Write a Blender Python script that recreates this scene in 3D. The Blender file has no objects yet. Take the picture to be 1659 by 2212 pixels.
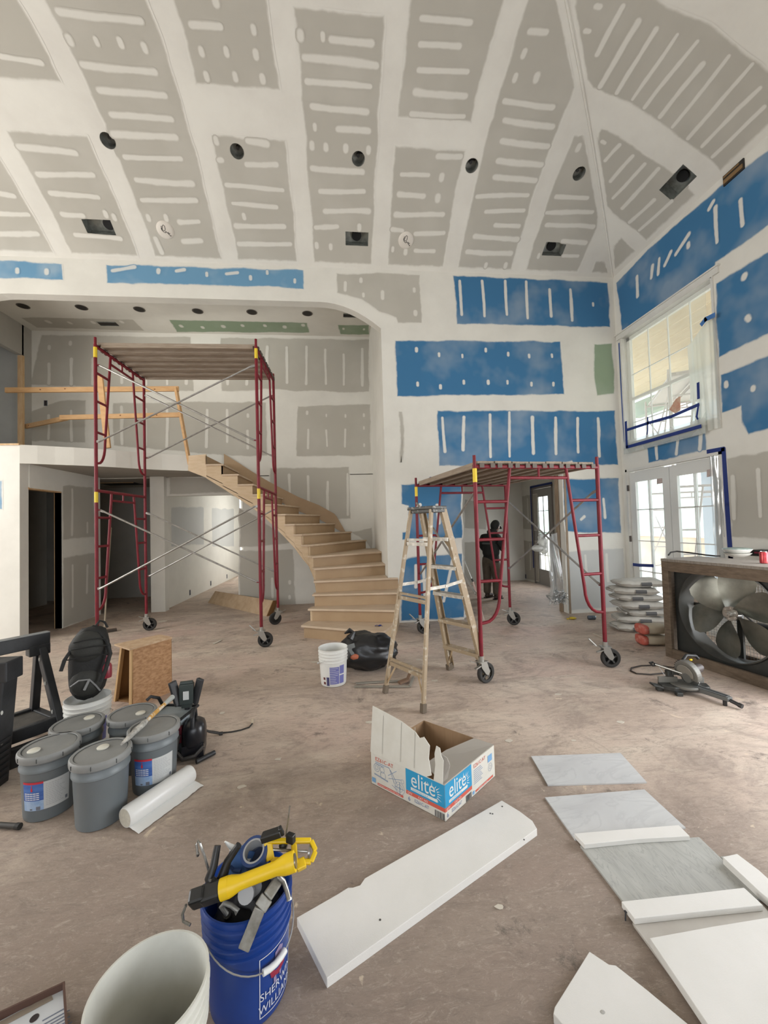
import bpy, bmesh, math, random
from mathutils import Vector as V, Matrix, noise
from mathutils.geometry import delaunay_2d_cdt
R = math.radians
rnd = random.Random(7)
sc = bpy.context.scene
COL = sc.collection

# ---------------------------------------------------------------- camera
FOC, YAW, PITCH, ROLL, EYE = 860.0, 0.10103, 0.0309, -0.02903, 1.62
CX, CY = 829.5, 1106.0
FW = V((math.sin(YAW)*math.cos(PITCH), math.cos(YAW)*math.cos(PITCH), math.sin(PITCH)))
_r0 = V((math.cos(YAW), -math.sin(YAW), 0)); _u0 = _r0.cross(FW)
RT = _r0*math.cos(ROLL) + _u0*math.sin(ROLL)
UP = -_r0*math.sin(ROLL) + _u0*math.cos(ROLL)
EYEP = V((0, 0, EYE))
cam = bpy.data.cameras.new('camera'); cam.sensor_fit = 'HORIZONTAL'; cam.sensor_width = 36
cam.lens = FOC/1659*36; cam.clip_start = .02; cam.clip_end = 300
camo = bpy.data.objects.new('camera', cam); COL.objects.link(camo)
mw = Matrix((RT, UP, -FW)).transposed().to_4x4(); mw.translation = EYEP; camo.matrix_world = mw
sc.camera = camo

# ---------------------------------------------------------------- sky, lights, exposure
world = bpy.data.worlds.new('sky'); sc.world = world; world.use_nodes = True
wn = world.node_tree.nodes; wl = world.node_tree.links
bg = wn['Background']
_tc = wn.new('ShaderNodeTexCoord'); _sp = wn.new('ShaderNodeSeparateXYZ'); _rp = wn.new('ShaderNodeValToRGB')
wl.new(_tc.outputs['Generated'], _sp.inputs[0]); wl.new(_sp.outputs['Z'], _rp.inputs[0]); wl.new(_rp.outputs[0], bg.inputs['Color'])
_rp.color_ramp.elements[0].position = 0.0; _rp.color_ramp.elements[0].color = (.86, .92, 1, 1)
_rp.color_ramp.elements[1].position = 0.6; _rp.color_ramp.elements[1].color = (.70, .83, 1, 1)
bg.inputs['Strength'].default_value = 3.2

def area(name, loc, look, sx, sy, power, col):
    l = bpy.data.lights.new(name, 'AREA'); l.shape = 'RECTANGLE'; l.size = sx; l.size_y = sy; l.energy = power; l.color = col
    o = bpy.data.objects.new(name, l); COL.objects.link(o); o.location = loc
    o.rotation_euler = (V(look)-V(loc)).to_track_quat('-Z', 'Y').to_euler()
    return o
# daylight entering through the openings of the room and of the rooms behind it, last lamp excepted
area('daylight_front_windows', (-.6, -3.9, 2.3), (-.6, 6, 3.2), 5.4, 2.6, 55, (1, .955, .89))
area('daylight_right_doors', (4.80, 1.9, 1.35), (0, 2.6, .6), 3.1, 2.4, 200, (.97, .975, 1))
area('daylight_left_windows', (-8.3, 3.0, 3.0), (0, 4.0, 2.6), 4.6, 3.4, 330, (1, .945, .86))
area('daylight_hall_window', (-1.5, 12.6, 1.7), (-3.7, 12.4, 1.3), 1.5, 1.8, 75, (1, .99, .96))
area('daylight_passage_door', (4.72, 8.95, 1.3), (3, 8.6, .6), .7, 1.9, 26, (.96, .98, 1))
area('fill_upper_hall', (-3.2, 7.35, 5.2), (-3.0, 8.5, 4.2), 3.0, .6, 10, (1, .96, .88))  # unseen fill lamp under the hall ceiling, not at any opening
sun = bpy.data.lights.new('sun', 'SUN'); sun.energy = 9; sun.angle = R(3); sun.color = (1, .96, .90)   # high behind the house: lights the yard only
suno = bpy.data.objects.new('sun', sun); COL.objects.link(suno); suno.rotation_euler = V((.12, -1, -1.15)).to_track_quat('-Z', 'Y').to_euler()
sc.view_settings.view_transform = 'Standard'; sc.view_settings.look = 'None'
sc.view_settings.gamma = 1; sc.view_settings.use_curve_mapping = False
sc.view_settings.exposure = 0.0
sc.cycles.max_bounces = 8; sc.cycles.diffuse_bounces = 5; sc.cycles.transparent_max_bounces = 12
sc.cycles.sample_clamp_indirect = 4; sc.cycles.use_denoising = True
sc.cycles.caustics_reflective = False; sc.cycles.caustics_refractive = False

# ---------------------------------------------------------------- measuring: a line of sight to a plane of the room
def ray(x, y): return FW + RT*((x-CX)/FOC) - UP*((y-CY)/FOC)
def on_z(x, y, z=0.0): d = ray(x, y); return EYEP + d*((z-EYE)/d.z)
def on_y(x, y, Y): d = ray(x, y); return EYEP + d*(Y/d.y)
def on_x(x, y, X): d = ray(x, y); return EYEP + d*(X/d.x)

# ---------------------------------------------------------------- materials
MATS = {}
def mat(name, col, rough=.6, metal=0.0, col2=None, nscale=8.0, lo=.35, hi=.65, bump=0.0, bscale=60.0, spec=None, stretch=None, detail=6, emit=0):
    if name in MATS: return MATS[name]
    m = bpy.data.materials.new(name); m.use_nodes = True; nt = m.node_tree; p = nt.nodes['Principled BSDF']
    p.inputs['Base Color'].default_value = (*col, 1); p.inputs['Roughness'].default_value = rough; p.inputs['Metallic'].default_value = metal
    if spec is not None: p.inputs['Specular IOR Level'].default_value = spec
    tc = nt.nodes.new('ShaderNodeTexCoord'); src = tc.outputs['Object']
    if stretch:
        mp = nt.nodes.new('ShaderNodeMapping'); mp.inputs['Scale'].default_value = stretch; nt.links.new(src, mp.inputs[0]); src = mp.outputs[0]
    if col2:
        n = nt.nodes.new('ShaderNodeTexNoise'); n.inputs['Scale'].default_value = nscale; n.inputs['Detail'].default_value = detail; n.inputs['Roughness'].default_value = .62
        nt.links.new(src, n.inputs['Vector'])
        rp = nt.nodes.new('ShaderNodeValToRGB'); rp.color_ramp.elements[0].position = lo; rp.color_ramp.elements[1].position = hi
        rp.color_ramp.elements[0].color = (*col, 1); rp.color_ramp.elements[1].color = (*col2, 1)
        nt.links.new(n.outputs[0], rp.inputs[0]); nt.links.new(rp.outputs[0], p.inputs['Base Color'])
    if bump:
        n2 = nt.nodes.new('ShaderNodeTexNoise'); n2.inputs['Scale'].default_value = bscale; n2.inputs['Detail'].default_value = 4
        nt.links.new(src, n2.inputs['Vector']); b = nt.nodes.new('ShaderNodeBump'); b.inputs['Strength'].default_value = bump; b.inputs['Distance'].default_value = .01
        nt.links.new(n2.outputs[0], b.inputs['Height']); nt.links.new(b.outputs[0], p.inputs['Normal'])
    MATS[name] = m; return m

def srgb(r, g, b):
    f = lambda c: (c/255/12.92 if c/255 <= .04045 else ((c/255+.055)/1.055)**2.4)
    return (f(r), f(g), f(b))

COMPOUND = (.70, .685, .63)
PAPER = dict(grey=(.44, .42, .37), blue=(.05, .165, .315), green=(.25, .32, .225), pale=(.50, .505, .49), smeared=(.14, .29, .44))  # pale: grey paper with strong light put into its colour
def plaster(kind, part):
    """drywall paper whose edge fades under joint compound ('mask' = 1 paper) or a smear of compound on that paper"""
    key = 'drywall_%s_%s' % (kind, part)
    if key in MATS: return MATS[key]
    m = bpy.data.materials.new(key); m.use_nodes = True; nt = m.node_tree; L = nt.links; N = nt.nodes
    p = N['Principled BSDF']; p.inputs['Roughness'].default_value = .85; p.inputs['Specular IOR Level'].default_value = .2
    at = N.new('ShaderNodeAttribute'); at.attribute_name = 'mask'
    tc = N.new('ShaderNodeTexCoord')
    n1 = N.new('ShaderNodeTexNoise'); n1.inputs['Scale'].default_value = 9; n1.inputs['Detail'].default_value = 5; L.new(tc.outputs['Object'], n1.inputs['Vector'])
    a = N.new('ShaderNodeMath'); a.operation = 'MULTIPLY_ADD'; L.new(n1.outputs[0], a.inputs[0]); a.inputs[1].default_value = .7; a.inputs[2].default_value = -.35
    b = N.new('ShaderNodeMath'); b.operation = 'ADD'; L.new(at.outputs['Fac'], b.inputs[0]); L.new(a.outputs[0], b.inputs[1])
    mr = N.new('ShaderNodeMapRange'); mr.interpolation_type = 'SMOOTHSTEP'; mr.inputs['From Min'].default_value = .12; mr.inputs['From Max'].default_value = .8; L.new(b.outputs[0], mr.inputs['Value'])
    n2 = N.new('ShaderNodeTexNoise'); n2.inputs['Scale'].default_value = 1.5 if kind == 'blue' else 1.6; n2.inputs['Detail'].default_value = 3; L.new(tc.outputs['Object'], n2.inputs['Vector'])
    r2 = N.new('ShaderNodeValToRGB'); pc = PAPER[kind]; mix = .30 if kind == 'smeared' else .22 if kind in ('blue', 'smeared') else .12
    lite = tuple(pc[i]*(1-mix)+COMPOUND[i]*mix for i in range(3))
    r2.color_ramp.elements[0].position = .47; r2.color_ramp.elements[1].position = .68
    r2.color_ramp.elements[0].color = (*pc, 1); r2.color_ramp.elements[1].color = (*lite, 1); L.new(n2.outputs[0], r2.inputs[0])
    mx = N.new('ShaderNodeMix'); mx.data_type = 'RGBA'; L.new(mr.outputs[0], mx.inputs['Factor'])
    if part == 'paper':
        mx.inputs[6].default_value = (*[c*.955 for c in COMPOUND], 1); L.new(r2.outputs[0], mx.inputs[7])
    else:
        L.new(r2.outputs[0], mx.inputs[6]); mx.inputs[7].default_value = (*[c*.97 for c in COMPOUND], 1); mr.inputs['To Max'].default_value = .95 if kind == 'blue' else .82
        mr.inputs['From Min'].default_value = .1; mr.inputs['From Max'].default_value = .95
    L.new(mx.outputs[2], p.inputs['Base Color'])
    MATS[key] = m; return m

def see_through(name, tint, opacity, rough=.15, white=.0, col=(.9, .92, .92)):
    """glass or plastic film: clear mixed with a shiny, partly milky coat"""
    m = bpy.data.materials.new(name); m.use_nodes = True; nt = m.node_tree; L = nt.links; N = nt.nodes
    N.remove(N['Principled BSDF']); out = N['Material Output']
    tr = N.new('ShaderNodeBsdfTransparent'); tr.inputs[0].default_value = (*tint, 1)
    gl = N.new('ShaderNodeBsdfGlossy'); gl.inputs['Roughness'].default_value = rough
    df = N.new('ShaderNodeBsdfDiffuse'); df.inputs[0].default_value = (*col, 1)
    tl = N.new('ShaderNodeBsdfTranslucent'); tl.inputs[0].default_value = (*col, 1)
    m1 = N.new('ShaderNodeMixShader'); m1.inputs[0].default_value = .5; L.new(df.outputs[0], m1.inputs[1]); L.new(tl.outputs[0], m1.inputs[2])
    m2 = N.new('ShaderNodeMixShader'); m2.inputs[0].default_value = white; L.new(gl.outputs[0], m2.inputs[1]); L.new(m1.outputs[0], m2.inputs[2])
    m3 = N.new('ShaderNodeMixShader'); m3.inputs[0].default_value = opacity; L.new(tr.outputs[0], m3.inputs[1]); L.new(m2.outputs[0], m3.inputs[2])
    L.new(m3.outputs[0], out.inputs[0]); MATS[name] = m; return m

# ---------------------------------------------------------------- mesh builder
class B:
    def __init__(s): s.v = []; s.f = []; s.m = []
    def add(s, vs, fs, mask=None):
        o = len(s.v); s.v += [V(q) for q in vs]; s.f += [tuple(i+o for i in f) for f in fs]; s.m += list(mask) if mask else [1.0]*len(vs); return s
    def box(s, c, d, rot=None):
        c = V(c); x, y, z = [k/2 for k in d]
        vs = [V((i*x, j*y, k*z)) for k in (-1, 1) for j in (-1, 1) for i in (-1, 1)]
        if rot is not None: vs = [rot @ q for q in vs]
        return s.add([c+q for q in vs], [(0, 2, 3, 1), (4, 5, 7, 6), (0, 1, 5, 4), (2, 6, 7, 3), (0, 4, 6, 2), (1, 3, 7, 5)])
    def beam(s, p, q, w, h, up=(0, 0, 1)):
        p = V(p); q = V(q); d = (q-p).normalized(); u = V(up); sd = d.cross(u)
        if sd.length < 1e-4: sd = d.cross(V((0, 1, 0)))
        sd.normalize(); u = sd.cross(d); sd *= w/2; u *= h/2
        vs = [e+i*sd+j*u for e in (p, q) for j in (-1, 1) for i in (-1, 1)]
        return s.add(vs, [(0, 2, 3, 1), (4, 5, 7, 6), (0, 1, 5, 4), (2, 6, 7, 3), (0, 4, 6, 2), (1, 3, 7, 5)])
    def tube(s, pts, r, n=8, closed=False, rad=None):
        pts = [V(q) for q in pts]; k = len(pts); rings = []; prev = None
        for i, q in enumerate(pts):
            a = pts[(i-1) % k] if (i > 0 or closed) else q; b = pts[(i+1) % k] if (i < k-1 or closed) else q
            t = (b-a).normalized()
            if prev is None: u = t.orthogonal().normalized()
            else:
                u = prev - t*prev.dot(t); u = u.normalized() if u.length > 1e-6 else t.orthogonal().normalized()
            prev = u; w = t.cross(u); rr = rad[i] if rad else r
            rings.append([q + (u*math.cos(2*math.pi*j/n) + w*math.sin(2*math.pi*j/n))*rr for j in range(n)])
        vs = [q for g in rings for q in g]; fs = []
        for i in range(k if closed else k-1):
            a = i*n; b = ((i+1) % k)*n
            for j in range(n): fs.append((a+j, a+(j+1) % n, b+(j+1) % n, b+j))
        if not closed: fs += [tuple(range(n-1, -1, -1)), tuple((k-1)*n+j for j in range(n))]
        return s.add(vs, fs)
    def cyl(s, p, q, r, n=16, r2=None): return s.tube([p, q], r, n, rad=[r, r if r2 is None else r2])
    def lathe(s, prof, n=32, c=(0, 0, 0), rot=None, sy=1.0):
        c = V(c); vs = []; fs = []
        for r, z in prof:
            for j in range(n):
                a = 2*math.pi*j/n; q = V((r*math.cos(a), r*math.sin(a)*sy, z)); vs.append(c + (rot @ q if rot is not None else q))
        for i in range(len(prof)-1):
            for j in range(n): fs.append((i*n+j, i*n+(j+1) % n, (i+1)*n+(j+1) % n, (i+1)*n+j))
        if prof[0][0] > 1e-5: fs.append(tuple(range(n-1, -1, -1)))
        if prof[-1][0] > 1e-5: fs.append(tuple((len(prof)-1)*n+j for j in range(n)))
        return s.add(vs, fs)
    def shell(s, prof, n=32, c=(0, 0, 0), rot=None): # lathe without caps
        c = V(c); vs = []; fs = []
        for r, z in prof:
            for j in range(n):
                a = 2*math.pi*j/n; q = V((r*math.cos(a), r*math.sin(a), z)); vs.append(c + (rot @ q if rot is not None else q))
        for i in range(len(prof)-1):
            for j in range(n): fs.append((i*n+j, i*n+(j+1) % n, (i+1)*n+(j+1) % n, (i+1)*n+j))
        return s.add(vs, fs)
    def slab(s, poly, off):
        """closed polygon of 3-D points thickened by the vector off"""
        off = V(off); n = len(poly); vs = [V(q) for q in poly] + [V(q)+off for q in poly]
        fs = [tuple(range(n-1, -1, -1)), tuple(range(n, 2*n))] + [(i, (i+1) % n, n+(i+1) % n, n+i) for i in range(n)]
        return s.add(vs, fs)
    def grid(s, fn, nu, nv, mask=None):
        vs = []; ms = []
        for j in range(nv+1):
            for i in range(nu+1):
                vs.append(fn(i/nu, j/nv)); ms.append(mask(i/nu, j/nv) if mask else 1.0)
        return s.add(vs, [(j*(nu+1)+i, j*(nu+1)+i+1, (j+1)*(nu+1)+i+1, (j+1)*(nu+1)+i) for j in range(nv) for i in range(nu)], ms)
    def ball(s, c, r, nu=16, nv=10, fn=None):
        c = V(c); r = V(r) if not isinstance(r, (int, float)) else V((r, r, r)); vs = []; fs = []
        for j in range(nv+1):
            th = math.pi*j/nv
            for i in range(nu):
                a = 2*math.pi*i/nu; d = V((math.sin(th)*math.cos(a), math.sin(th)*math.sin(a), math.cos(th)))
                k = fn(d) if fn else 1.0; vs.append(c + V((d.x*r.x, d.y*r.y, d.z*r.z))*k)
        for j in range(nv):
            for i in range(nu): fs.append((j*nu+i, (j+1)*nu+i, (j+1)*nu+(i+1) % nu, j*nu+(i+1) % nu))
        return s.add(vs, fs)
    def xf(s, M):
        s.v = [M @ q for q in s.v]; return s

def link(o, parent=None):
    COL.objects.link(o)
    if parent is not None: o.parent = parent
    return o
def obj(name, b, m, parent=None, world=False, smooth=False, bev=0.0, recalc=True, angle=.7):
    vs = b.v
    if world and parent is not None:
        M = Matrix.Identity(4); q = parent
        while q is not None: M = q.matrix_basis @ M; q = q.parent
        Mi = M.inverted(); vs = [Mi @ q for q in vs]
    me = bpy.data.meshes.new(name); me.from_pydata([tuple(q) for q in vs], [], b.f); me.update()
    if recalc:
        bm = bmesh.new(); bm.from_mesh(me); bmesh.ops.recalc_face_normals(bm, faces=bm.faces); bm.to_mesh(me); bm.free()
    if min(b.m, default=1) < 1:
        at = me.attributes.new('mask', 'FLOAT', 'POINT'); at.data.foreach_set('value', b.m)
    if smooth: me.shade_smooth(); me.set_sharp_from_angle(angle=angle)
    me.materials.append(m)
    o = link(bpy.data.objects.new(name, me), parent)
    if bev:
        md = o.modifiers.new('edge', 'BEVEL'); md.width = bev; md.segments = 2; md.limit_method = 'ANGLE'
    return o
def tag(o, label, cat, group=None):
    o['label'] = label; o['category'] = cat
    if group: o['group'] = group
    return o
def thing(name, label, cat, loc=(0, 0, 0), rotz=0.0, group=None):
    o = bpy.data.objects.new(name, None); o.empty_display_size = .1; link(o); o.location = loc; o.rotation_euler = (0, 0, rotz)
    o.matrix_basis = Matrix.Translation(V(loc)) @ Matrix.Rotation(rotz, 4, 'Z')
    return tag(o, label, cat, group)
def struct(name, b, m, **k):
    o = obj(name, b, m, **k); o['kind'] = 'structure'; return o
def copy_tree(o, parent=None):
    c = o.copy(); link(c, parent)
    for ch in list(o.children): copy_tree(ch, c)
    return c
def text(body, size, extrude=.0, align='LEFT'):
    cu = bpy.data.curves.new('lettering', 'FONT'); cu.body = body; cu.size = size; cu.extrude = extrude; cu.align_x = align; cu.resolution_u = 3
    o = bpy.data.objects.new('lettering', cu); COL.objects.link(o); bpy.context.view_layer.update()
    me = bpy.data.meshes.new_from_object(o.evaluated_get(bpy.context.evaluated_depsgraph_get()))
    vs = [q.co.copy() for q in me.vertices]; fs = [tuple(p.vertices) for p in me.polygons]
    bpy.data.objects.remove(o); bpy.data.curves.remove(cu); bpy.data.meshes.remove(me)
    return vs, fs
# ================================================================ the room
YB, XR, ZE, XL, YF, TH = 6.52, 4.89, 5.90, -8.5, -4.2, .17
CT, CH, KR = 3.0, 1.12, .885                 # cove depth, rise; the right-hand cove is a little narrower
M_WALL = mat('joint_compound_wall', COMPOUND, .85, spec=.2, col2=(.63, .615, .565), nscale=1.7, lo=.4, hi=.75)
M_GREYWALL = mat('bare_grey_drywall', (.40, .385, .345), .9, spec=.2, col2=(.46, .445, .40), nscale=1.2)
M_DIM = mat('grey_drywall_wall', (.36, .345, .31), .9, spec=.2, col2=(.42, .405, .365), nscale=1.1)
M_STUD = mat('raw_pine', (.50, .31, .15), .7, col2=(.60, .42, .24), nscale=3, stretch=(6, 6, 1))
M_TAPE = mat('blue_masking_tape', (.012, .03, .17), .6)

def cove_z(t): return ZE + CH*(1-(1-min(max(t, 0), CT)/CT)**2.15)
def cove_s(t): return CH*2.15/CT*(1-min(max(t, 0), CT)/CT)**1.15
class Flat:
    def __init__(s, axis, val, sign): s.a, s.val, s.n = axis, val, V((sign if axis == 0 else 0, sign if axis == 1 else 0, sign if axis == 2 else 0))
    def p(s, u, v, off=0):
        q = V((s.val, u, v)) if s.a == 0 else V((u, s.val, v)) if s.a == 1 else V((u, v, s.val))
        return q + s.n*off
    def hit(s, x, y):
        q = on_x(x, y, s.val) if s.a == 0 else on_y(x, y, s.val) if s.a == 1 else on_z(x, y, s.val)
        return (q.y, q.z) if s.a == 0 else (q.x, q.z) if s.a == 1 else (q.x, q.y)
    def normal(s, u, v): return s.n
class CoveBack:
    def p(s, u, v, off=0): return V((u, YB-v, cove_z(v))) + s.normal(u, v)*off
    def normal(s, u, v): return V((0, -cove_s(v), -1)).normalized()
    def hit(s, x, y):
        d = ray(x, y); a, b = 0, 5.5
        f = lambda t: EYE + d.z/d.y*(YB-t) - cove_z(t)
        for _ in range(50):
            c = (a+b)/2
            if f(c) > 0: a = c
            else: b = c
        return (d.x/d.y*(YB-a), a)
class CoveRight:
    def p(s, u, v, off=0): return V((XR-v, u, cove_z(v/KR))) + s.normal(u, v)*off
    def normal(s, u, v): return V((-cove_s(v/KR)/KR, 0, -1)).normalized()
    def hit(s, x, y):
        d = ray(x, y); a, b = 0, 4.5
        f = lambda t: EYE + d.z/d.x*(XR-t) - cove_z(t/KR)
        for _ in range(50):
            c = (a+b)/2
            if f(c) > 0: a = c
            else: b = c
        return (d.y/d.x*(XR-a), a)
S_BACK, S_RIGHT = Flat(1, YB, -1), Flat(0, XR, -1)
S_CB, S_CR = CoveBack(), CoveRight()
YH = 8.55                                     # back wall of the stair hall
S_HALL, S_HCEIL = Flat(1, YH, -1), Flat(2, 5.72, -1)
S_SIDE, S_FAR, S_HALLWALL = Flat(0, -4.84, 1), Flat(1, 10.45, -1), Flat(0, -3.68, 1)
S_PFAR, S_PEXT = Flat(1, 10.4, -1), Flat(0, 4.85, -1)

def inside(p, poly):
    r = False; n = len(poly)
    for i in range(n):
        a, b = poly[i], poly[(i+1) % n]
        if (a[1] > p[1]) != (b[1] > p[1]) and p[0] < (b[0]-a[0])*(p[1]-a[1])/(b[1]-a[1])+a[0]: r = not r
    return r
def sheet(outer, holes, fn, back=None, lines=()):
    """flat or curved sheet with holes; back = vector function for a thickness"""
    vs = []; es = []
    for poly in [outer]+list(holes):
        o = len(vs); vs += [V(q) for q in poly]; es += [(o+i, o+(i+1) % len(poly)) for i in range(len(poly))]
    for ln in lines:
        o = len(vs); vs += [V(q) for q in ln]; es += [(o+i, o+i+1) for i in range(len(ln)-1)]
    ov, oe, of, *_ = delaunay_2d_cdt(vs, es, [], 0, 1e-5)
    fs = []
    for f in of:
        c = sum((ov[i] for i in f), V((0, 0)))/len(f)
        if inside(c, outer) and not any(inside(c, h) for h in holes): fs.append(tuple(f))
    b = B(); used = {}
    pts = [fn(q[0], q[1]) for q in ov]
    b.add(pts, fs)
    if back is not None:
        n = len(pts); b.add([q+back for q in pts], [tuple(reversed(f)) for f in fs])
        cnt = {}
        for f in fs:
            for i in range(len(f)): e = (f[i], f[(i+1) % len(f)]); cnt[tuple(sorted(e))] = cnt.get(tuple(sorted(e)), 0)+1
        for f in fs:
            for i in range(len(f)):
                e = (f[i], f[(i+1) % len(f)])
                if cnt[tuple(sorted(e))] == 1: b.f.append((e[1], e[0], e[0]+n, e[1]+n))
    return b

# ---- floor: dusty protective paper over the subfloor
def floor_material():
    m = bpy.data.materials.new('dusty_floor'); m.use_nodes = True; nt = m.node_tree; L = nt.links; N = nt.nodes; p = N['Principled BSDF']
    p.inputs['Roughness'].default_value = .62; p.inputs['Specular IOR Level'].default_value = .35
    tc = N.new('ShaderNodeTexCoord')
    def nz(scale, detail, stretch=None, rough=.6, dist=0):
        n = N.new('ShaderNodeTexNoise'); n.inputs['Scale'].default_value = scale; n.inputs['Detail'].default_value = detail; n.inputs['Roughness'].default_value = rough; n.inputs['Distortion'].default_value = dist
        if stretch:
            mp = N.new('ShaderNodeMapping'); mp.inputs['Scale'].default_value = stretch; mp.inputs['Rotation'].default_value = (0, 0, .3); L.new(tc.outputs['Object'], mp.inputs[0]); L.new(mp.outputs[0], n.inputs['Vector'])
        else: L.new(tc.outputs['Object'], n.inputs['Vector'])
        return n.outputs[0]
    def ramp(src, stops):
        r = N.new('ShaderNodeValToRGB'); e = r.color_ramp.elements
        e[0].position, e[0].color = stops[0][0], (*stops[0][1], 1); e[1].position, e[1].color = stops[-1][0], (*stops[-1][1], 1)
        for a, c in stops[1:-1]: x = e.new(a); x.color = (*c, 1)
        L.new(src, r.inputs[0]); return r.outputs[0]
    def mix(f, a, b, mode='MIX'):
        x = N.new('ShaderNodeMix'); x.data_type = 'RGBA'; x.blend_type = mode
        if isinstance(f, float): x.inputs['Factor'].default_value = f
        else: L.new(f, x.inputs['Factor'])
        L.new(a, x.inputs[6]); L.new(b, x.inputs[7]); return x.outputs[2]
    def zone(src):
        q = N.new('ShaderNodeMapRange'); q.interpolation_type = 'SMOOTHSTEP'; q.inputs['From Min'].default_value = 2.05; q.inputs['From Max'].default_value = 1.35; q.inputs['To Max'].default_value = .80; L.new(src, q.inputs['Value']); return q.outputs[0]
    base = ramp(nz(1.1, 5, None, .55, .4), [(.30, (.43, .34, .275)), (.5, (.52, .415, .34)), (.62, (.57, .465, .38)), (.75, (.61, .50, .40))])
    def rgb(c): q = N.new('ShaderNodeRGB'); q.outputs[0].default_value = (*c, 1); return q.outputs[0]
    def g(v): return (v, v, v)
    c = mix(ramp(nz(.55, 3), [(.50, g(0)), (.64, g(.65))]), base, rgb((.54, .38, .32)))
    c = mix(ramp(nz(1.7, 6, (.5, 1.5, 1), .6, .6), [(.50, g(0)), (.66, g(.7))]), c, rgb((.63, .54, .44)))
    c = mix(ramp(nz(1.3, 9, (1, 1.3, 1), .74, 1.2), [(.50, g(0)), (.62, g(.62))]), c, rgb((.265, .21, .175)))
    # a trampled, grimy zone of its own outline where the work goes on
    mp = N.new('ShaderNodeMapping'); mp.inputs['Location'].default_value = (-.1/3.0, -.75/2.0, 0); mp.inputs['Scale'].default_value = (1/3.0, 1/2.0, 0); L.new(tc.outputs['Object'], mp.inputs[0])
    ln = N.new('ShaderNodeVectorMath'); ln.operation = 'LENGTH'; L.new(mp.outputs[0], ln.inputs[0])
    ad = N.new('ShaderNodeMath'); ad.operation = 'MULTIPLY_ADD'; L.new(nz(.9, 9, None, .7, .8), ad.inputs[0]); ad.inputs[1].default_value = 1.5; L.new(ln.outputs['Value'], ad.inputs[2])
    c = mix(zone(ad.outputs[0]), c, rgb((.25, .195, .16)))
    c = mix(ramp(nz(6, 12, (.7, 2.2, 1), .85, 1.6), [(.49, g(0)), (.62, g(.62))]), c, rgb((.21, .17, .14)))
    c = mix(ramp(nz(11, 12, (.8, 1.8, 1), .86, 2.2), [(.53, g(0)), (.66, g(.50))]), c, rgb((.64, .55, .455)))
    c = mix(ramp(nz(26, 10, (.5, 2.4, 1), .88, 2.6), [(.52, g(0)), (.66, g(.60))]), c, rgb((.16, .13, .105)))
    c = mix(ramp(nz(70, 6, (.6, 1.6, 1), .85, 1), [(.56, g(0)), (.68, g(.40))]), c, rgb((.64, .56, .465)))
    c = mix(ramp(nz(5.5, 8, None, .6, .8), [(.665, g(0)), (.69, g(.75))]), c, rgb((.64, .53, .40)))
    c = mix(ramp(nz(2.1, 12, None, .8, .3), [(.585, g(0)), (.66, g(.78))]), c, rgb((.10, .085, .072)))
    L.new(c, p.inputs['Base Color'])
    bmp = N.new('ShaderNodeBump'); bmp.inputs['Strength'].default_value = .35; bmp.inputs['Distance'].default_value = .008
    L.new(nz(16, 8, (1, 1.6, 1), .7), bmp.inputs['Height']); L.new(bmp.outputs[0], p.inputs['Normal'])
    return m
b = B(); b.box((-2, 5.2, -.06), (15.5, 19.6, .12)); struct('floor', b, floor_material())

# ---- back wall: wide arch on the left, passage on the right
arch = [(-4.86, 0), (.70, 0)]
for k in range(9): t = 1-k/8; arch.append((-.31+1.01*t, 5.317-.425*t*t))
for k in range(9): t = k/8; arch.append((-4.99-1.01*t, 5.317-.425*t*t))
arch += [(-6.0, 2.98), (-4.86, 2.98)]
PX0, PX1, PZ = 1.955, 3.79, 2.44
passage = [(PX0, 0), (PX1, 0), (PX1, PZ), (PX0, PZ)]
_o = [(XL, 0)] + [(-4.86, 0), (-4.86, 2.98), (-6.0, 2.98)] + [q for q in reversed(arch[2:-2])] + [(.70, 0), (PX0, 0), (PX0, PZ), (PX1, PZ), (PX1, 0), (XR, 0), (XR, ZE), (XL, ZE)]
W_BACK = struct('wall_back', sheet(_o, [], lambda u, v: V((u, YB, v)), back=V((0, TH, 0))), M_WALL)
# ---- right wall: upper window, double door, and a wide opening beyond the frame
WY0, WY1, WZ0, WZ1 = 4.66, 6.39, 2.84, 4.74
DY0, DY1, DZ = 4.66, 6.43, 2.44
hole_w = [(WY0, WZ0), (WY1, WZ0), (WY1, WZ1), (WY0, WZ1)]
_o = [(YF, 0), (.3, 0), (.3, 2.6), (3.5, 2.6), (3.5, 0), (DY0, 0), (DY0, DZ), (DY1, DZ), (DY1, 0), (YB, 0), (YB, ZE), (YF, ZE)]
W_RIGHT = struct('wall_right', sheet(_o, [hole_w], lambda u, v: V((XR, u, v)), back=V((TH, 0, 0))), M_WALL)
_o = [(YF, 0), (YB, 0), (YB, ZE+1.2), (YF, ZE+1.2)]
struct('wall_left', sheet(_o, [[(.6, 1.2), (5.4, 1.2), (5.4, 4.8), (.6, 4.8)]], lambda u, v: V((XL, u, v)), back=V((-TH, 0, 0))), M_WALL)
_o = [(XL, 0), (XR, 0), (XR, ZE+1.2), (XL, ZE+1.2)]
struct('wall_front', sheet(_o, [[(-3.4, .9), (2.2, .9), (2.2, 3.7), (-3.4, 3.7)]], lambda u, v: V((u, YF, v)), back=V((0, -TH, 0))), M_WALL)

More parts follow.
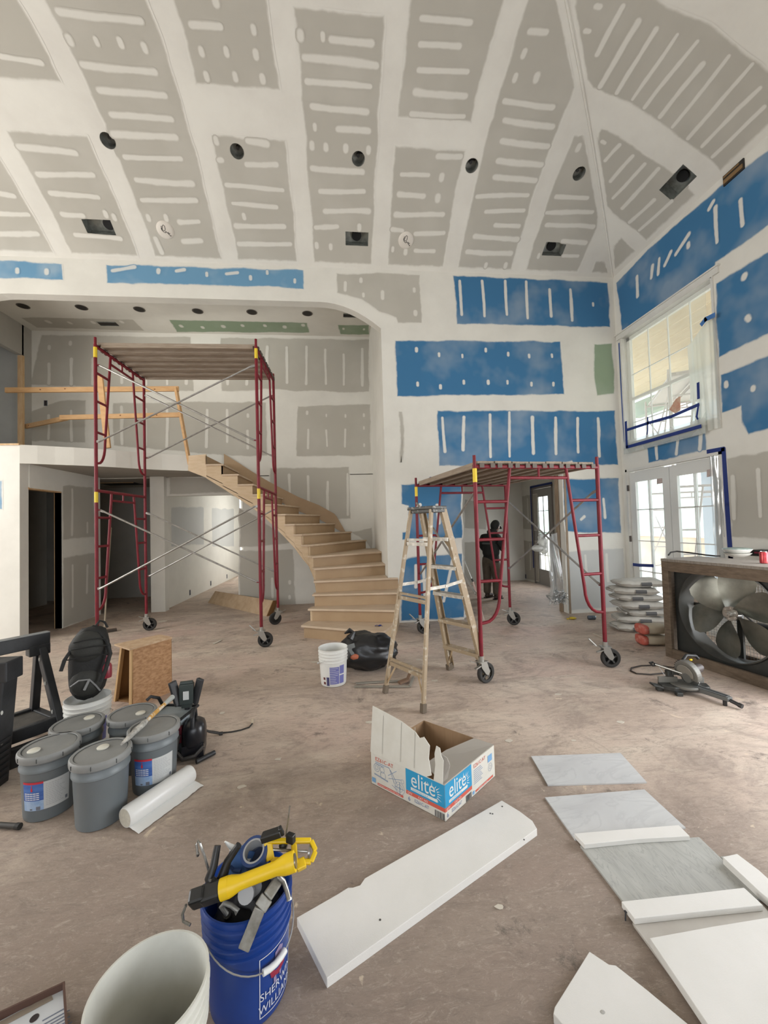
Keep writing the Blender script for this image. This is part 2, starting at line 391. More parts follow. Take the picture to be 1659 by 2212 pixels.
# ---- coved ceiling with the cut-outs for lamps and ducts
def disc_hole(surf, x, y, r, n=20):
    u, v = surf.hit(x, y); nn = surf.normal(u, v); k = abs(nn.z)
    return (u, v), [(u+r*math.cos(2*math.pi*i/n), v+r*k*math.sin(2*math.pi*i/n)) for i in range(n)]
def rect_hole(surf, x, y, a, c):
    u, v = surf.hit(x, y); k = abs(surf.normal(u, v).z)
    return (u, v), [(u-a/2, v-c/2*k), (u+a/2, v-c/2*k), (u+a/2, v+c/2*k), (u-a/2, v+c/2*k)]
CANS = [disc_hole(S_CB, x, y, .088) for x, y in ((233, 304), (512, 327), (774, 343), (1019, 358), (1251, 375))]
BOOTS = [rect_hole(S_CB, 214, 491, .40, .20), rect_hole(S_CB, 771, 516, .36, .19), rect_hole(S_CB, 1197, 538, .36, .20)]
BOOT_R = [rect_hole(S_CR, 1463, 396, .40, .24)]
ts = [CT*k/22 for k in range(23)]
dom = [(XL, 0), (XR, 0)] + [(XR-KR*t, t) for t in ts[1:]] + [(XL, CT)]
cb = sheet(dom, [h for _, h in CANS+BOOTS], lambda u, v: S_CB.p(u, v), lines=[[(XL, t), (XR-KR*t, t)] for t in ts[1:-1]])
domr = [(YF, 0), (YB, 0)] + [(YB-t, KR*t) for t in ts[1:]] + [(YF, KR*CT)]
cr = sheet(domr, [h for _, h in BOOT_R], lambda u, v: S_CR.p(u, v), lines=[[(YF, KR*t), (YB-t, KR*t)] for t in ts[1:-1]])
ceil = B(); ceil.add(cb.v, cb.f); ceil.add(cr.v, cr.f)
ceil.add([(XL, YF, ZE+CH), (XR-KR*CT, YF, ZE+CH), (XR-KR*CT, YB-CT, ZE+CH), (XL, YB-CT, ZE+CH)], [(0, 1, 2, 3)])
M_CEIL = mat('joint_compound_ceiling', COMPOUND, .9, spec=.15, col2=(.64, .62, .57), nscale=1.5)
CEIL = struct('ceiling', ceil, M_CEIL, smooth=True, angle=.3)

b = B(); b.tube([V((XR-KR*t-.004, YB-t-.004, cove_z(t)-.004)) for t in ts], .014, 8); struct('trim_6', b, M_CEIL, smooth=True)
# ---- stair hall behind the arch
b = B(); b.add([(-8.4, YB+TH, 5.72), (.72, YB+TH, 5.72), (.66, YH, 5.72), (-8.4, YH, 5.72)], [(0, 1, 2, 3)])
HCEIL = struct('ceiling_hall', b, M_WALL)
b = B(); b.box((-1.85, YH+.06, 4.22), (13.2, .12, 3.0+.03)); b.box((-.72, YH+.06, 1.36), (2.76, .12, 2.72)); b.box((-2.85, YH+.06, 2.52), (1.5, .12, .39)); b.box((-3.735, YH-.03, 1.36), (.27, .18, 2.72))
HALLW = struct('wall_hall', b, M_WALL)
b = B(); b.slab([(.70, YB+TH-.002, 0), (.65, YH, 0), (.65, YH, 5.75), (.70, YB+TH-.002, 5.75)], (.10, 0, 0)); JAMB = struct('wall_stair', b, M_WALL)
# upper left wall of the hall with its rough door opening
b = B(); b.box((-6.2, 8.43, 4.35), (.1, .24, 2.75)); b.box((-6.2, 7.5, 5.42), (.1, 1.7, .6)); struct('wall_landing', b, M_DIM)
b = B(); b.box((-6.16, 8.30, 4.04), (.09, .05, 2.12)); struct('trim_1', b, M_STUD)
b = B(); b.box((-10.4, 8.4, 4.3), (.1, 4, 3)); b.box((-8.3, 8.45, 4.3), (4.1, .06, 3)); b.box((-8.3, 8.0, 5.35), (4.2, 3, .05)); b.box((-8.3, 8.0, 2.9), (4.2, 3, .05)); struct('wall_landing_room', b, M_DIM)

# ---- balcony: curved edge, underside, floor
FC = [(-4.86, 6.53), (-4.66, 6.60), (-4.47, 6.69), (-4.25, 6.775), (-4.03, 6.885), (-3.77, 7.04), (-3.51, 7.24), (-3.2, 7.42), (-2.82, 7.58), (-2.50, 7.66)]
poly = [(-6.15, 6.53)] + FC + [(-2.50, YH), (-6.15, YH)]
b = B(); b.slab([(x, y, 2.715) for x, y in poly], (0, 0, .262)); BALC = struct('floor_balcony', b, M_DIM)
b = B(); o = []
for x, y in FC: o.append(V((x, y, 0)))
inn = []
for i, q in enumerate(o):
    t = (o[min(i+1, len(o)-1)]-o[max(i-1, 0)]).normalized(); inn.append(q + V((t.y, -t.x, 0))*.02)
for i in range(len(o)-1):
    b.add([inn[i]+V((0, 0, 2.70)), inn[i+1]+V((0, 0, 2.70)), inn[i+1]+V((0, 0, 2.985)), inn[i]+V((0, 0, 2.985)), o[i]+V((0, 0, 2.70)), o[i+1]+V((0, 0, 2.70)), o[i+1]+V((0, 0, 2.985)), o[i]+V((0, 0, 2.985))],
          [(0, 1, 2, 3), (0, 4, 5, 1), (3, 2, 6, 7), (4, 7, 6, 5)])
b.add([inn[0]+V((0, 0, 2.70)), inn[0]+V((0, 0, 2.985)), o[0]+V((0, 0, 2.985)), o[0]+V((0, 0, 2.70))], [(0, 1, 2, 3)])
b.add([inn[-1]+V((0, 0, 2.70)), inn[-1]+V((0, 0, 2.985)), o[-1]+V((0, 0, 2.985)), o[-1]+V((0, 0, 2.70))], [(0, 1, 2, 3)])
struct('trim_2', b, M_WALL)
b = B(); b.box((-5.5, 6.6, 2.99), (1.3, .22, .022)); struct('trim_3', b, M_STUD)
# ---- rooms under the balcony
b = B(); b.box((-4.90, 7.94, 1.36), (.12, 1.08, 2.72)); b.box((-4.90, 7.045, 2.53), (.12, .71, .37)); SIDEW = struct('wall_side', b, M_WALL)
b = B(); b.box((-4.91, 7.44, 1.17), (.12, .08, 2.34)); b.box((-4.905, 7.04, 2.34), (.11, .72, .03)); struct('trim_4', b, M_STUD)
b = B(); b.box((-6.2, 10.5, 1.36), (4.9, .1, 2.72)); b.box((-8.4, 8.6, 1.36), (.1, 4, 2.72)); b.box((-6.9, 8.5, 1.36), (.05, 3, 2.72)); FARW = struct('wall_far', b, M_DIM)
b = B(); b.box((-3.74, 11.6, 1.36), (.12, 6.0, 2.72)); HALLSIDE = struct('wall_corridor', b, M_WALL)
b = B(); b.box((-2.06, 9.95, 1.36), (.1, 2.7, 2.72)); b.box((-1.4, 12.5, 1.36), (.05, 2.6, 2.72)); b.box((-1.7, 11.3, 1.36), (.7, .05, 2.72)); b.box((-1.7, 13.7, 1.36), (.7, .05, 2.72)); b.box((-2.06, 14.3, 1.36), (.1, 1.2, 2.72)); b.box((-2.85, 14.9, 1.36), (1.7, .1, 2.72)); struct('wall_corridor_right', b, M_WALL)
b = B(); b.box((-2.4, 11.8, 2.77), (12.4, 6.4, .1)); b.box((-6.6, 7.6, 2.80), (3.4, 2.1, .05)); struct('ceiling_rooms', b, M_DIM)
# ---- room beyond the passage
b = B(); b.box((3.1, 10.45, 1.36), (3.6, .1, 2.72)); PFAR = struct('wall_passage', b, M_WALL)
b = B(); b.box((1.28, 8.6, 1.36), (.1, 3.7, 2.72)); struct('wall_passage_left', b, M_DIM)
PD0, PD1 = 8.80, 9.85
b = B(); b.box((4.90, 7.745, 1.36), (.1, 2.11, 2.72)); b.box((4.90, 10.15, 1.36), (.1, .6, 2.72)); b.box((4.90, 9.325, 2.59), (.1, 1.05, .27)); PEXT = struct('wall_passage_right', b, M_WALL)
b = B(); b.box((3.1, 8.55, 2.77), (3.7, 3.75, .1)); struct('ceiling_passage', b, M_WALL)
b = B(); b.box((3.815, 6.63, 1.22), (.035, .24, 2.44)); b.box((3.76, 6.70, 1.22), (.04, .06, 2.44)); struct('trim_5', b, mat('weathered_stud', (.22, .16, .11), .8, col2=(.30, .23, .16), nscale=4, stretch=(6, 6, 1)))

# ================================================================ drywall panels with their joints and smears
WITHIN = {}
def poly_panel(surf, pts, e, kind, parent, label=None, off=.0015):
    """pts: polygon in the plane of surf; the paper shows inside, feathered into the compound over e"""
    dens = []
    for i in range(len(pts)):
        a = V(pts[i]); c = V(pts[(i+1) % len(pts)]); n = max(1, int((c-a).length/.16))
        dens += [a.lerp(c, k/n) for k in range(n)]
    ar = sum(dens[i].x*dens[(i+1) % len(dens)].y-dens[(i+1) % len(dens)].x*dens[i].y for i in range(len(dens))); sg = 1 if ar > 0 else -1
    n = len(dens); o = []; inn = []
    for i, q in enumerate(dens):
        t = (dens[(i+1) % n]-dens[i-1]).normalized(); nn = V((-t.y, t.x))*sg
        j = noise.noise(V((q.x*2.3, q.y*2.3, 3.1)))*.03 + noise.noise(V((q.x*7, q.y*7, 1)))*.012
        o.append(q-nn*(e*.5+j)); inn.append(q+nn*(e*.5-j))
    b = B(); vs = [surf.p(*q, off) for q in o]+[surf.p(*q, off) for q in inn]
    b.add(vs, [(i, (i+1) % n, n+(i+1) % n, n+i) for i in range(n)], [0.0]*n+[1.0]*n)
    ov, _, of, *_ = delaunay_2d_cdt(inn, [(i, (i+1) % n) for i in range(n)], [], 0, 1e-6)
    fs = [tuple(f) for f in of if inside(sum((ov[i] for i in f), V((0, 0)))/3, inn)]
    b.add([surf.p(q[0], q[1], off) for q in ov], fs, [1.0]*len(ov))
    o_ = obj('drywall_panel', b, plaster(kind, 'paper'), parent, recalc=False); WITHIN[o_.name] = lambda u, v: inside((u, v), inn)
    return o_
def grid_panel(surf, u0, u1, v0, v1, kind, parent, e=.05, off=.002, ulim=None):
    """panel on a curved ceiling: outline u0..u1 by v0..v1 (cut by ulim along the hip), open where lamps and ducts pierce it"""
    lim = ulim or (lambda v: 1e9)
    nv = max(3, int((v1-v0)/.11)); vs_ = [v0+(v1-v0)*k/nv for k in range(nv+1)]; vs_ = [v for v in vs_ if lim(v) > u0+.12]
    if len(vs_) < 3: return None
    jt = lambda u, v, k: noise.noise(V((u*2, v*2.5, 5+k)))*.03+noise.noise(V((u*8, v*8, k)))*.01
    def loop(d):
        a = [(u0+d+jt(u0, v, 0), v) for v in vs_]; c = [(min(u1-d+jt(u1, v, 3), lim(v)-d), v) for v in vs_]
        lo = vs_[0]+d*1.0; hi = vs_[-1]-d
        q = lambda p: (p[0], min(max(p[1], lo), hi))
        top = [(a[-1][0]+(c[-1][0]-a[-1][0])*k/6, hi+jt(k*.4, v1, 7)*.6) for k in range(1, 6)]; bot = [(c[0][0]+(a[0][0]-c[0][0])*k/6, max(.008+d, lo+(jt(k*.4, v0, 9)*.5 if v0 > .1 else 0))) for k in range(1, 6)]
        return [q(p) for p in a]+top+[q(p) for p in reversed(c)]+bot
    outer = loop(0); inner = loop(e); N = len(outer); P = []; E = []
    def addloop(l):
        o = len(P); P.extend(V(p) for p in l); E.extend((o+i, o+(i+1) % len(l)) for i in range(len(l)))
    addloop(outer); addloop(inner)
    holes = [h for _, h in (CANS+BOOTS if surf is S_CB else BOOT_R) if any(inside(p, outer) for p in h)]
    for h in holes: addloop(h)
    for v in vs_[1:-1]:
        row = [p for p in inner if abs(p[1]-v) < 1e-6]
        if len(row) >= 2:
            xa, xb = min(p[0] for p in row), max(p[0] for p in row); n = 5
            P.extend(V((xa+(xb-xa)*k/n, v)) for k in range(1, n))
    ov, _, of, oi, *_ = delaunay_2d_cdt(P, E, [], 0, 1e-6)
    fs = []
    for f in of:
        c = sum((ov[i] for i in f), V((0, 0)))/3
        if inside(c, outer) and not any(inside(c, h) for h in holes): fs.append(tuple(f))
    ms = [0.0 if any(k < N for k in oi[i]) else 1.0 for i in range(len(ov))]
    b = B(); b.add([surf.p(q[0], q[1], off) for q in ov], fs, ms)
    o_ = obj('drywall_panel', b, plaster(kind, 'paper'), parent, recalc=False); WITHIN[o_.name] = lambda u, v: inside((u, v), inner)
    return o_
def smears(surf, segs, kind, panel, w=.05, off=.004):
    """strokes of compound over the screw rows, given by their ends (a single point is a screw dab)"""
    b = B()
    for sg in segs:
        ww = w*rnd.uniform(.85, 1.15)
        ok = WITHIN[panel.name]
        if len(sg) == 2:
            u, v = surf.hit(*sg)
            if not ok(u, v): continue
            p = surf.p(u, v, off); q = p.copy(); d0 = surf.p(u, v+.05, off)-p; k = .035; p, q = p-d0.normalized()*k*.6, p+d0.normalized()*k*.6
        else:
            ua, va = surf.hit(sg[0], sg[1]); ub, vb = surf.hit(sg[2], sg[3]); u, v = (ua+ub)/2, (va+vb)/2
            run = [k for k in range(31) if ok(ua+(ub-ua)*k/30, va+(vb-va)*k/30)]
            if len(run) < 4: continue
            ka, kb = run[0]/30, run[-1]/30; ua, va, ub, vb = ua+(ub-ua)*ka, va+(vb-va)*ka, ua+(ub-ua)*kb, va+(vb-va)*kb
            p = surf.p(ua, va, off); q = surf.p(ub, vb, off)
        nn = surf.normal(u, v); d = (q-p); L = d.length; d.normalize(); sd = nn.cross(d).normalized()
        n = max(2, int(L/.2)); h0 = ww*.5; pts = []
        for k in range(n+1):
            c = p+d*(L*k/n); wob = sd*noise.noise(c*2.2+V((3, 3, 3)))*.02; pts.append((c+wob, 1+noise.noise(c*4)*.35))
        out = [(c, -sd*j) for c, j in pts]+[(pts[-1][0], (-sd*math.cos(a)+d*math.sin(a))*pts[-1][1]) for a in (R(36), R(72), R(108), R(144))]+[(c, sd*j) for c, j in reversed(pts)]+[(pts[0][0], (sd*math.cos(a)-d*math.sin(a))*pts[0][1]) for a in (R(36), R(72), R(108), R(144))]
        m = len(out); mid = [c for c, _ in pts]
        vs = [c+q*h0*1.55 for c, q in out]+[c+q*h0*.6 for c, q in out]; ms = [0.0]*m+[1.0]*m
        fs = [(i, (i+1) % m, m+(i+1) % m, m+i) for i in range(m)]
        k0 = m
        for k in range(n): fs.append((k0+k, k0+k+1, k0+2*n+4-k, k0+2*n+5-k))
        fs.append(tuple(k0+n+j for j in range(6))); fs.append(tuple(k0+((2*n+5+j) % m) for j in range(6)))
        b.add(vs, fs, ms)
    return obj('compound_smear', b, plaster(kind, 'smear'), panel, recalc=False)
def Z(x0, y0, s, segs): return [tuple((c/s+(x0 if i % 2 == 0 else y0)) for i, c in enumerate(g)) for g in segs]
def wall_panel(surf, px, kind, parent, segs=(), e=.05, w=.05):
    pts = [surf.hit(*q) for q in px]
    o = poly_panel(surf, pts, e, kind, parent)
    if segs: smears(surf, segs, kind, o, w)
    return o
# ---- ceiling, back cove: columns between the vertical joints
JX = [S_CB.hit(x, 573)[0] for x in (141, 320, 499, 661, 820, 974, 1122)]
JX = [JX[0]-2.44, JX[0]-1.22]+JX; HW = .115
hipu = lambda v: XR-KR*v-.09
vt = lambda x, y: S_CB.hit(x, y)[1]
def col(i, y0, y1, segs, x=None, w=.06):
    v0 = vt(x or 700, y0) if y0 < 560 else .04; v1 = vt(x or 700, y1) if y1 > 0 else 2.95
    o = grid_panel(S_CB, JX[i]+HW, JX[i+1]-HW, v0, v1, 'grey', CEIL, ulim=hipu if i >= 7 else None)
    if segs: smears(S_CB, segs, 'grey', o, w)
z2, z4, z3, z1 = (0, 0, 3.686), (300, 0, 2.9625), (600, 0, 2.86), (1100, 0, 2.968)
col(0, 575, 300, [], 20); col(0, 170, -9, [], 20)
col(1, 575, 283, Z(*z2, [(-60, 1530, 110, 1560), (-50, 1700, 230, 1715), (-40, 1860, 300, 1865)]), 60)
col(1, 172, -9, Z(*z2, [(-60, 450, 300, 500)]), 60)
col(2, 575, 283, Z(*z2, [(150, 1170, 600, 1215), (300, 1385, 740, 1395), (400, 1535, 780, 1570), (500, 1710, 660, 1715), (600, 1870, 960, 1900), (840, 1705), (910, 1730)]), 85)
col(2, 178, -9, Z(*z2, [(0, 445, 330, 505)]), 85)
col(3, 575, -9, Z(*z2, [(460, 80, 1120, 165), (555, 320), (760, 330), (950, 340), (1145, 380), (640, 520, 1230, 570), (790, 720, 1310, 755), (885, 910, 1365, 950), (900, 1065, 1400, 1100), (990, 1240, 1440, 1265), (1085, 1430, 1530, 1465), (1130, 1595, 1560, 1595), (1185, 1735), (1325, 1735), (1430, 1770, 1580, 1760), (1460, 1920, 1600, 1915), (1240, 1900, 1290, 2010)]))
col(4, 575, 296, Z(*z4, [(495, 900), (690, 905, 820, 925), (490, 1025, 530, 1025), (690, 1055, 880, 1050), (535, 1180, 920, 1215), (600, 1300, 880, 1325), (670, 1385), (620, 1440, 930, 1447), (640, 1560, 970, 1562)]), 570)
col(4, 196, -9, Z(*z4, [(335, 155, 520, 170), (735, 190), (400, 330), (560, 330), (750, 350), (430, 490), (615, 490), (795, 505), (490, 5)]), 570)
col(5, 575, 20, Z(*z4, [(1010, 60, 1270, 90), (1345, 105), (1470, 110), (1035, 225), (1180, 235), (1230, 255, 1490, 275), (1060, 370, 1520, 415), (1075, 520, 1480, 555), (1110, 680, 1460, 715), (1125, 815), (1275, 825, 1470, 835), (1105, 930), (1195, 940), (1325, 950), (1470, 960), (1110, 1080, 1430, 1105), (1160, 1220, 1440, 1225), (1190, 1350, 1470, 1350), (1130, 1455, 1270, 1450), (1415, 1455), (1135, 1570), (1225, 1580)]), 745)
col(6, 575, 314, Z(*z3, [(990, 965, 1130, 970), (765, 1075, 930, 1085), (1015, 1095), (750, 1200, 900, 1215), (990, 1225), (730, 1325, 1020, 1325), (700, 1420, 770, 1425), (850, 1440, 1025, 1440), (850, 1545, 965, 1550), (715, 1540), (790, 1555)]), 890)
col(6, 258, -9, Z(*z3, [(890, 110, 1190, 140), (880, 275, 1120, 295), (870, 435, 1170, 450), (850, 570, 1160, 595), (825, 705, 1150, 715)]), 890)
col(7, 575, -9, Z(*z3, [(1560, 185, 1659, 195), (1520, 330), (1600, 480), (1470, 480), (1400, 625, 1700, 660), (1400, 745, 1700, 780), (1385, 870, 1700, 910), (1360, 995, 1630, 1020), (1340, 1100, 1600, 1115), (1230, 1215, 1545, 1205), (1285, 1310, 1520, 1300), (1345, 1390, 1490, 1395), (1220, 1455, 1490, 1475), (1170, 1555, 1440, 1562), (1175, 1640), (1280, 1640), (1405, 1640)]))
JX.append(JX[-1]+1.22)
col(8, 575, -9, Z(*z1, [(240, 1360, 530, 1365), (240, 1440, 560, 1455), (340, 1545, 490, 1555), (345, 1640, 440, 1640), (190, 1640), (440, 945), (300, 1260, 500, 1275)]))
JX.append(JX[-1]+1.3)
grid_panel(S_CB, JX[9]+HW, JX[10], .04, .30, 'grey', CEIL, ulim=hipu)
# ---- ceiling, right cove: joints cross it at right angles to the wall
RJ = [S_CR.hit(1392, 556)[0], S_CR.hit(1537, 408)[0]]; RJ += [RJ[1]-1.22, RJ[1]-2.44, RJ[1]-3.66]
hipr = lambda v: YB-v/KR-.08
def colr(u0, u1, segs, w=.045):
    o = grid_panel(S_CR, u0, u1, .04, 2.6, 'grey', CEIL, ulim=hipr)
    if segs: smears(S_CR, segs, 'grey', o, w)
grid_panel(S_CR, RJ[0]+.1, YB, .04, .45, 'grey', CEIL, ulim=hipr)
colr(RJ[1]+.16, RJ[0]-.10, Z(*z1, [(605, 910), (618, 1030, 710, 930), (650, 1160, 795, 1000), (665, 1270, 870, 1050), (725, 1335, 965, 1070), (755, 1440, 930, 1280), (820, 1490, 1045, 1290)]))
colr(RJ[2]+.16, RJ[1]-.16, Z(*z1, [(500, 200), (570, 40), (560, 345, 730, 40), (545, 605, 835, 140), (640, 660, 945, 190), (765, 675, 1075, 220), (825, 745, 1200, 260), (910, 820, 1240, 410), (1050, 815, 1410, 360), (1145, 885, 1560, 410), (1235, 935, 1610, 565), (1305, 1005, 1640, 690)]))
colr(RJ[3]+.16, RJ[2]-.16, [])
# ---- back wall
zb, zc = (800, 560, 2.9625), (400, 560, 2.9625)
wall_panel(S_BACK, [(980, 597), (1313, 611), (1317, 706), (988, 699)], 'blue', W_BACK, Z(*zb, [(570, 140, 582, 355), (715, 140, 728, 365), (862, 140, 872, 355), (998, 145, 1006, 378), (1152, 195, 1157, 365), (1281, 195, 1290, 392), (1425, 290)]))
wall_panel(S_BACK, [(855, 737), (1210, 738), (1218, 851), (859, 855)], 'blue', W_BACK, Z(*zb, [(295, 580), (443, 612), (590, 620), (738, 582), (880, 608), (1017, 620), (1163, 618), (302, 800), (448, 817), (597, 787), (757, 788), (876, 788), (1032, 800), (1168, 800)]), w=.045)
wall_panel(S_BACK, [(946, 888), (1327, 888), (1334, 1003), (1240, 1003), (1236, 994), (1190, 1005), (949, 1006)], 'blue', W_BACK, Z(*zb, [(463, 1015, 478, 1230), (600, 1012, 592, 1220), (763, 995, 770, 1265), (886, 980, 892, 1262), (1036, 1012, 1045, 1242), (1183, 1015, 1188, 1245), (1325, 1018, 1328, 1235), (1455, 1020, 1468, 1260)]))
wall_panel(S_BACK, [(1217, 1034), (1335, 1034), (1342, 1152), (1221, 1148)], 'blue', W_BACK, [(1303, 1078, 1306, 1118), (1255, 1122, 1262, 1116)])
wall_panel(S_BACK, [(867, 1047), (996, 1040), (998, 1162), (869, 1166), (869, 1150), (884, 1148), (883, 1092), (869, 1088)], 'blue', W_BACK, [(944, 1092, 948, 1130)])
wall_panel(S_BACK, [(882, 1206), (998, 1196), (1003, 1334), (867, 1341), (870, 1212)], 'blue', W_BACK, [(898, 1222, 898, 1268), (915, 1222, 917, 1292), (978, 1210, 958, 1298)])
wall_panel(S_BACK, [(727, 590), (906, 595), (911, 698), (860, 697), (857, 684), (818, 674), (780, 645), (729, 632)], 'grey', W_BACK, Z(*zc, [(1125, 135), (1145, 230), (1258, 210, 1258, 250), (1470, 198), (1472, 345), (1025, 150, 1025, 200)]))
wall_panel(S_BACK, [(1284, 744), (1322, 742), (1326, 850), (1290, 854), (1282, 800)], 'green', W_BACK, Z(*zb, [(1435, 600, 1440, 610)]))
wall_panel(S_BACK, [(861, 889), (870, 889), (874, 930), (869, 999), (864, 999), (866, 935)], 'grey', W_BACK)
wall_panel(S_BACK, [(-60, 562), (134, 570), (135, 604), (60, 600), (-60, 602)], 'smeared', W_BACK, [(37, 585), (100, 587), (118, 568)])
wall_panel(S_BACK, [(229, 572), (655, 584), (655, 624), (560, 618), (340, 612), (232, 611)], 'smeared', W_BACK, Z(0, 560, 2.9625, [(720, 75, 860, 50), (1015, 78), (1130, 78, 1180, 68), (1325, 98), (1450, 98, 1520, 90)])+Z(*zc, [(422, 120), (525, 85), (703, 140)]))
wall_panel(S_BACK, [(1223, 1192), (1346, 1185), (1352, 1310), (1228, 1318)], 'pale', W_BACK, [(1263, 1200, 1266, 1235), (1309, 1198, 1313, 1255)])
wall_panel(S_BACK, [(-60, 1040), (3, 1040), (5, 1100), (-60, 1100)], 'smeared', W_BACK)
# ---- right wall
zr, zq = (1240, 280, 3.96), (1240, 560, 3.96)
wall_panel(S_RIGHT, [(1331, 611), (1400, 540), (1500, 452), (1580, 385), (1669, 320), (1669, 480), (1545, 566), (1541, 596), (1345, 724), (1341, 680)], 'blue', W_RIGHT, Z(*zr, [(540, 1260, 545, 1425), (672, 1165, 662, 1265), (730, 1105, 722, 1235), (830, 1045, 778, 1160), (983, 895, 872, 1065), (985, 985), (1192, 615, 1155, 680), (1210, 665, 1222, 965), (1425, 605, 1440, 820)]))
wall_panel(S_RIGHT, [(1546, 612), (1669, 540), (1669, 716), (1553, 772)], 'blue', W_RIGHT, Z(*zq, [(1455, 140, 1450, 160), (1490, 495, 1500, 510)]), w=.07)
wall_panel(S_RIGHT, [(1558, 810), (1669, 764), (1669, 922), (1617, 938), (1606, 912), (1601, 877), (1561, 890)], 'blue', W_RIGHT, Z(*zq, [(1305, 1070), (1530, 1100, 1530, 1115)]))
wall_panel(S_RIGHT, [(1397, 962), (1524, 928), (1525, 972), (1401, 1000)], 'blue', W_RIGHT, Z(*zq, [(705, 1590, 712, 1715), (885, 1545, 875, 1665), (1090, 1485, 1085, 1625)]))
wall_panel(S_RIGHT, [(1572, 992), (1600, 984), (1669, 972), (1669, 1163), (1580, 1160)], 'grey', W_RIGHT, [(1582, 1030, 1588, 1120), (1640, 1015, 1642, 1115)])
# ---- stair hall
za = (0, 560, 2.9625)
wall_panel(S_HALL, [(91, 724), (411, 729), (418, 845), (250, 838), (66, 830)], 'grey', HALLW, Z(*za, [(312, 670, 312, 800), (455, 640, 455, 800), (595, 640, 595, 800), (780, 620, 780, 790), (935, 700, 935, 800), (1070, 740, 1070, 800), (1190, 740, 1190, 795), (316, 565), (450, 537), (760, 497)]))
wall_panel(S_HALL, [(477, 730), (797, 734), (797, 846), (650, 845), (585, 840), (479, 845)], 'grey', HALLW, Z(*zc, [(275, 720, 275, 800), (395, 740, 395, 800), (525, 560, 525, 740), (650, 565, 652, 790), (775, 560, 778, 798), (897, 580, 899, 798), (1015, 610, 1017, 803), (1133, 575, 1135, 808)]))
wall_panel(S_HALL, [(643, 877), (799, 874), (800, 983), (641, 985)], 'grey', HALLW, Z(*zc, [(780, 983), (903, 1000), (1025, 1003), (1143, 998), (787, 1090, 787, 1210), (902, 1095, 905, 1195), (1025, 1090, 1022, 1200), (1145, 1080), (1145, 1190)]), w=.04)
wall_panel(S_HALL, [(246, 872), (430, 868), (574, 870), (577, 984), (500, 984), (246, 962)], 'grey', HALLW, Z(*za, [(780, 945, 780, 1190), (930, 960, 930, 1190), (1070, 960, 1070, 1200), (1325, 965, 1325, 1200), (1455, 965, 1455, 1170), (1585, 1000), (1585, 1100, 1585, 1210)]))
wall_panel(S_HALL, [(66, 890), (130, 866), (184, 866), (184, 956), (66, 952)], 'grey', HALLW, Z(*za, [(312, 1000, 312, 1180), (455, 970, 455, 1190)]))
z6 = (400, 960, 2.9625)
wall_panel(S_HALL, [(585, 1012), (752, 1010), (757, 1120), (700, 1122), (640, 1085), (585, 1060)], 'grey', HALLW, Z(*z6, [(665, 195, 668, 335), (787, 205, 789, 365), (912, 240, 914, 445), (1040, 190, 1042, 450)]))
wall_panel(S_HALL, [(758, 1149), (803, 1140), (802, 1186), (790, 1168)], 'grey', HALLW)
wall_panel(S_HCEIL, [(45, 686), (288, 690), (310, 714), (80, 707)], 'grey', HCEIL, [(105, 695), (152, 697), (202, 696), (262, 695)], w=.07)
wall_panel(S_HCEIL, [(366, 691), (664, 697), (668, 718), (382, 717)], 'green', HCEIL, [(391, 704), (439, 707), (482, 705), (524, 703), (572, 703), (615, 706), (655, 702)], w=.07)
wall_panel(S_HCEIL, [(730, 702), (797, 702), (797, 722), (735, 722)], 'green', HCEIL, [(742, 710), (785, 711)])
# lower rooms
wall_panel(S_SIDE, [(136, 1050), (200, 1052), (204, 1160), (137, 1165)], 'grey', SIDEW, [(156, 1058, 156, 1155), (188, 1130, 188, 1150), (102, 1051), (136, 1054)])
wall_panel(S_SIDE, [(137, 1205), (204, 1195), (204, 1330), (137, 1355)], 'grey', SIDEW, [(156, 1222, 156, 1310), (188, 1222, 187, 1280)])
wall_panel(S_HALL, [(518, 1100), (560, 1120), (630, 1172), (560, 1180), (518, 1180)], 'grey', HALLW)
wall_panel(S_HALL, [(518, 1190), (632, 1188), (640, 1306), (518, 1318)], 'grey', HALLW, [(625, 1258), (625, 1290), (588, 1250, 588, 1290)])
wall_panel(S_HALL, [(368, 1032), (510, 1030), (515, 1063), (368, 1066)], 'grey', HALLW)
wall_panel(S_HALLWALL, [(370, 1096), (440, 1096), (440, 1175), (370, 1180)], 'pale', HALLSIDE)
wall_panel(S_HALLWALL, [(458, 1098), (505, 1100), (505, 1180), (458, 1180)], 'pale', HALLSIDE)
wall_panel(S_PFAR, [(1004, 1078), (1050, 1090), (1050, 1145), (1004, 1140)], 'grey', PFAR)
wall_panel(S_PFAR, [(1004, 1172), (1060, 1172), (1062, 1255), (1004, 1260)], 'grey', PFAR)
wall_panel(S_PEXT, [(1120, 1073), (1160, 1068), (1161, 1144), (1120, 1142)], 'grey', PEXT, [(1125, 1080, 1126, 1130), (1140, 1078, 1141, 1128)])
wall_panel(S_PEXT, [(1119, 1168), (1161, 1170), (1164, 1255), (1119, 1246)], 'grey', PEXT, [(1129, 1180, 1130, 1230), (1145, 1175, 1146, 1230)])

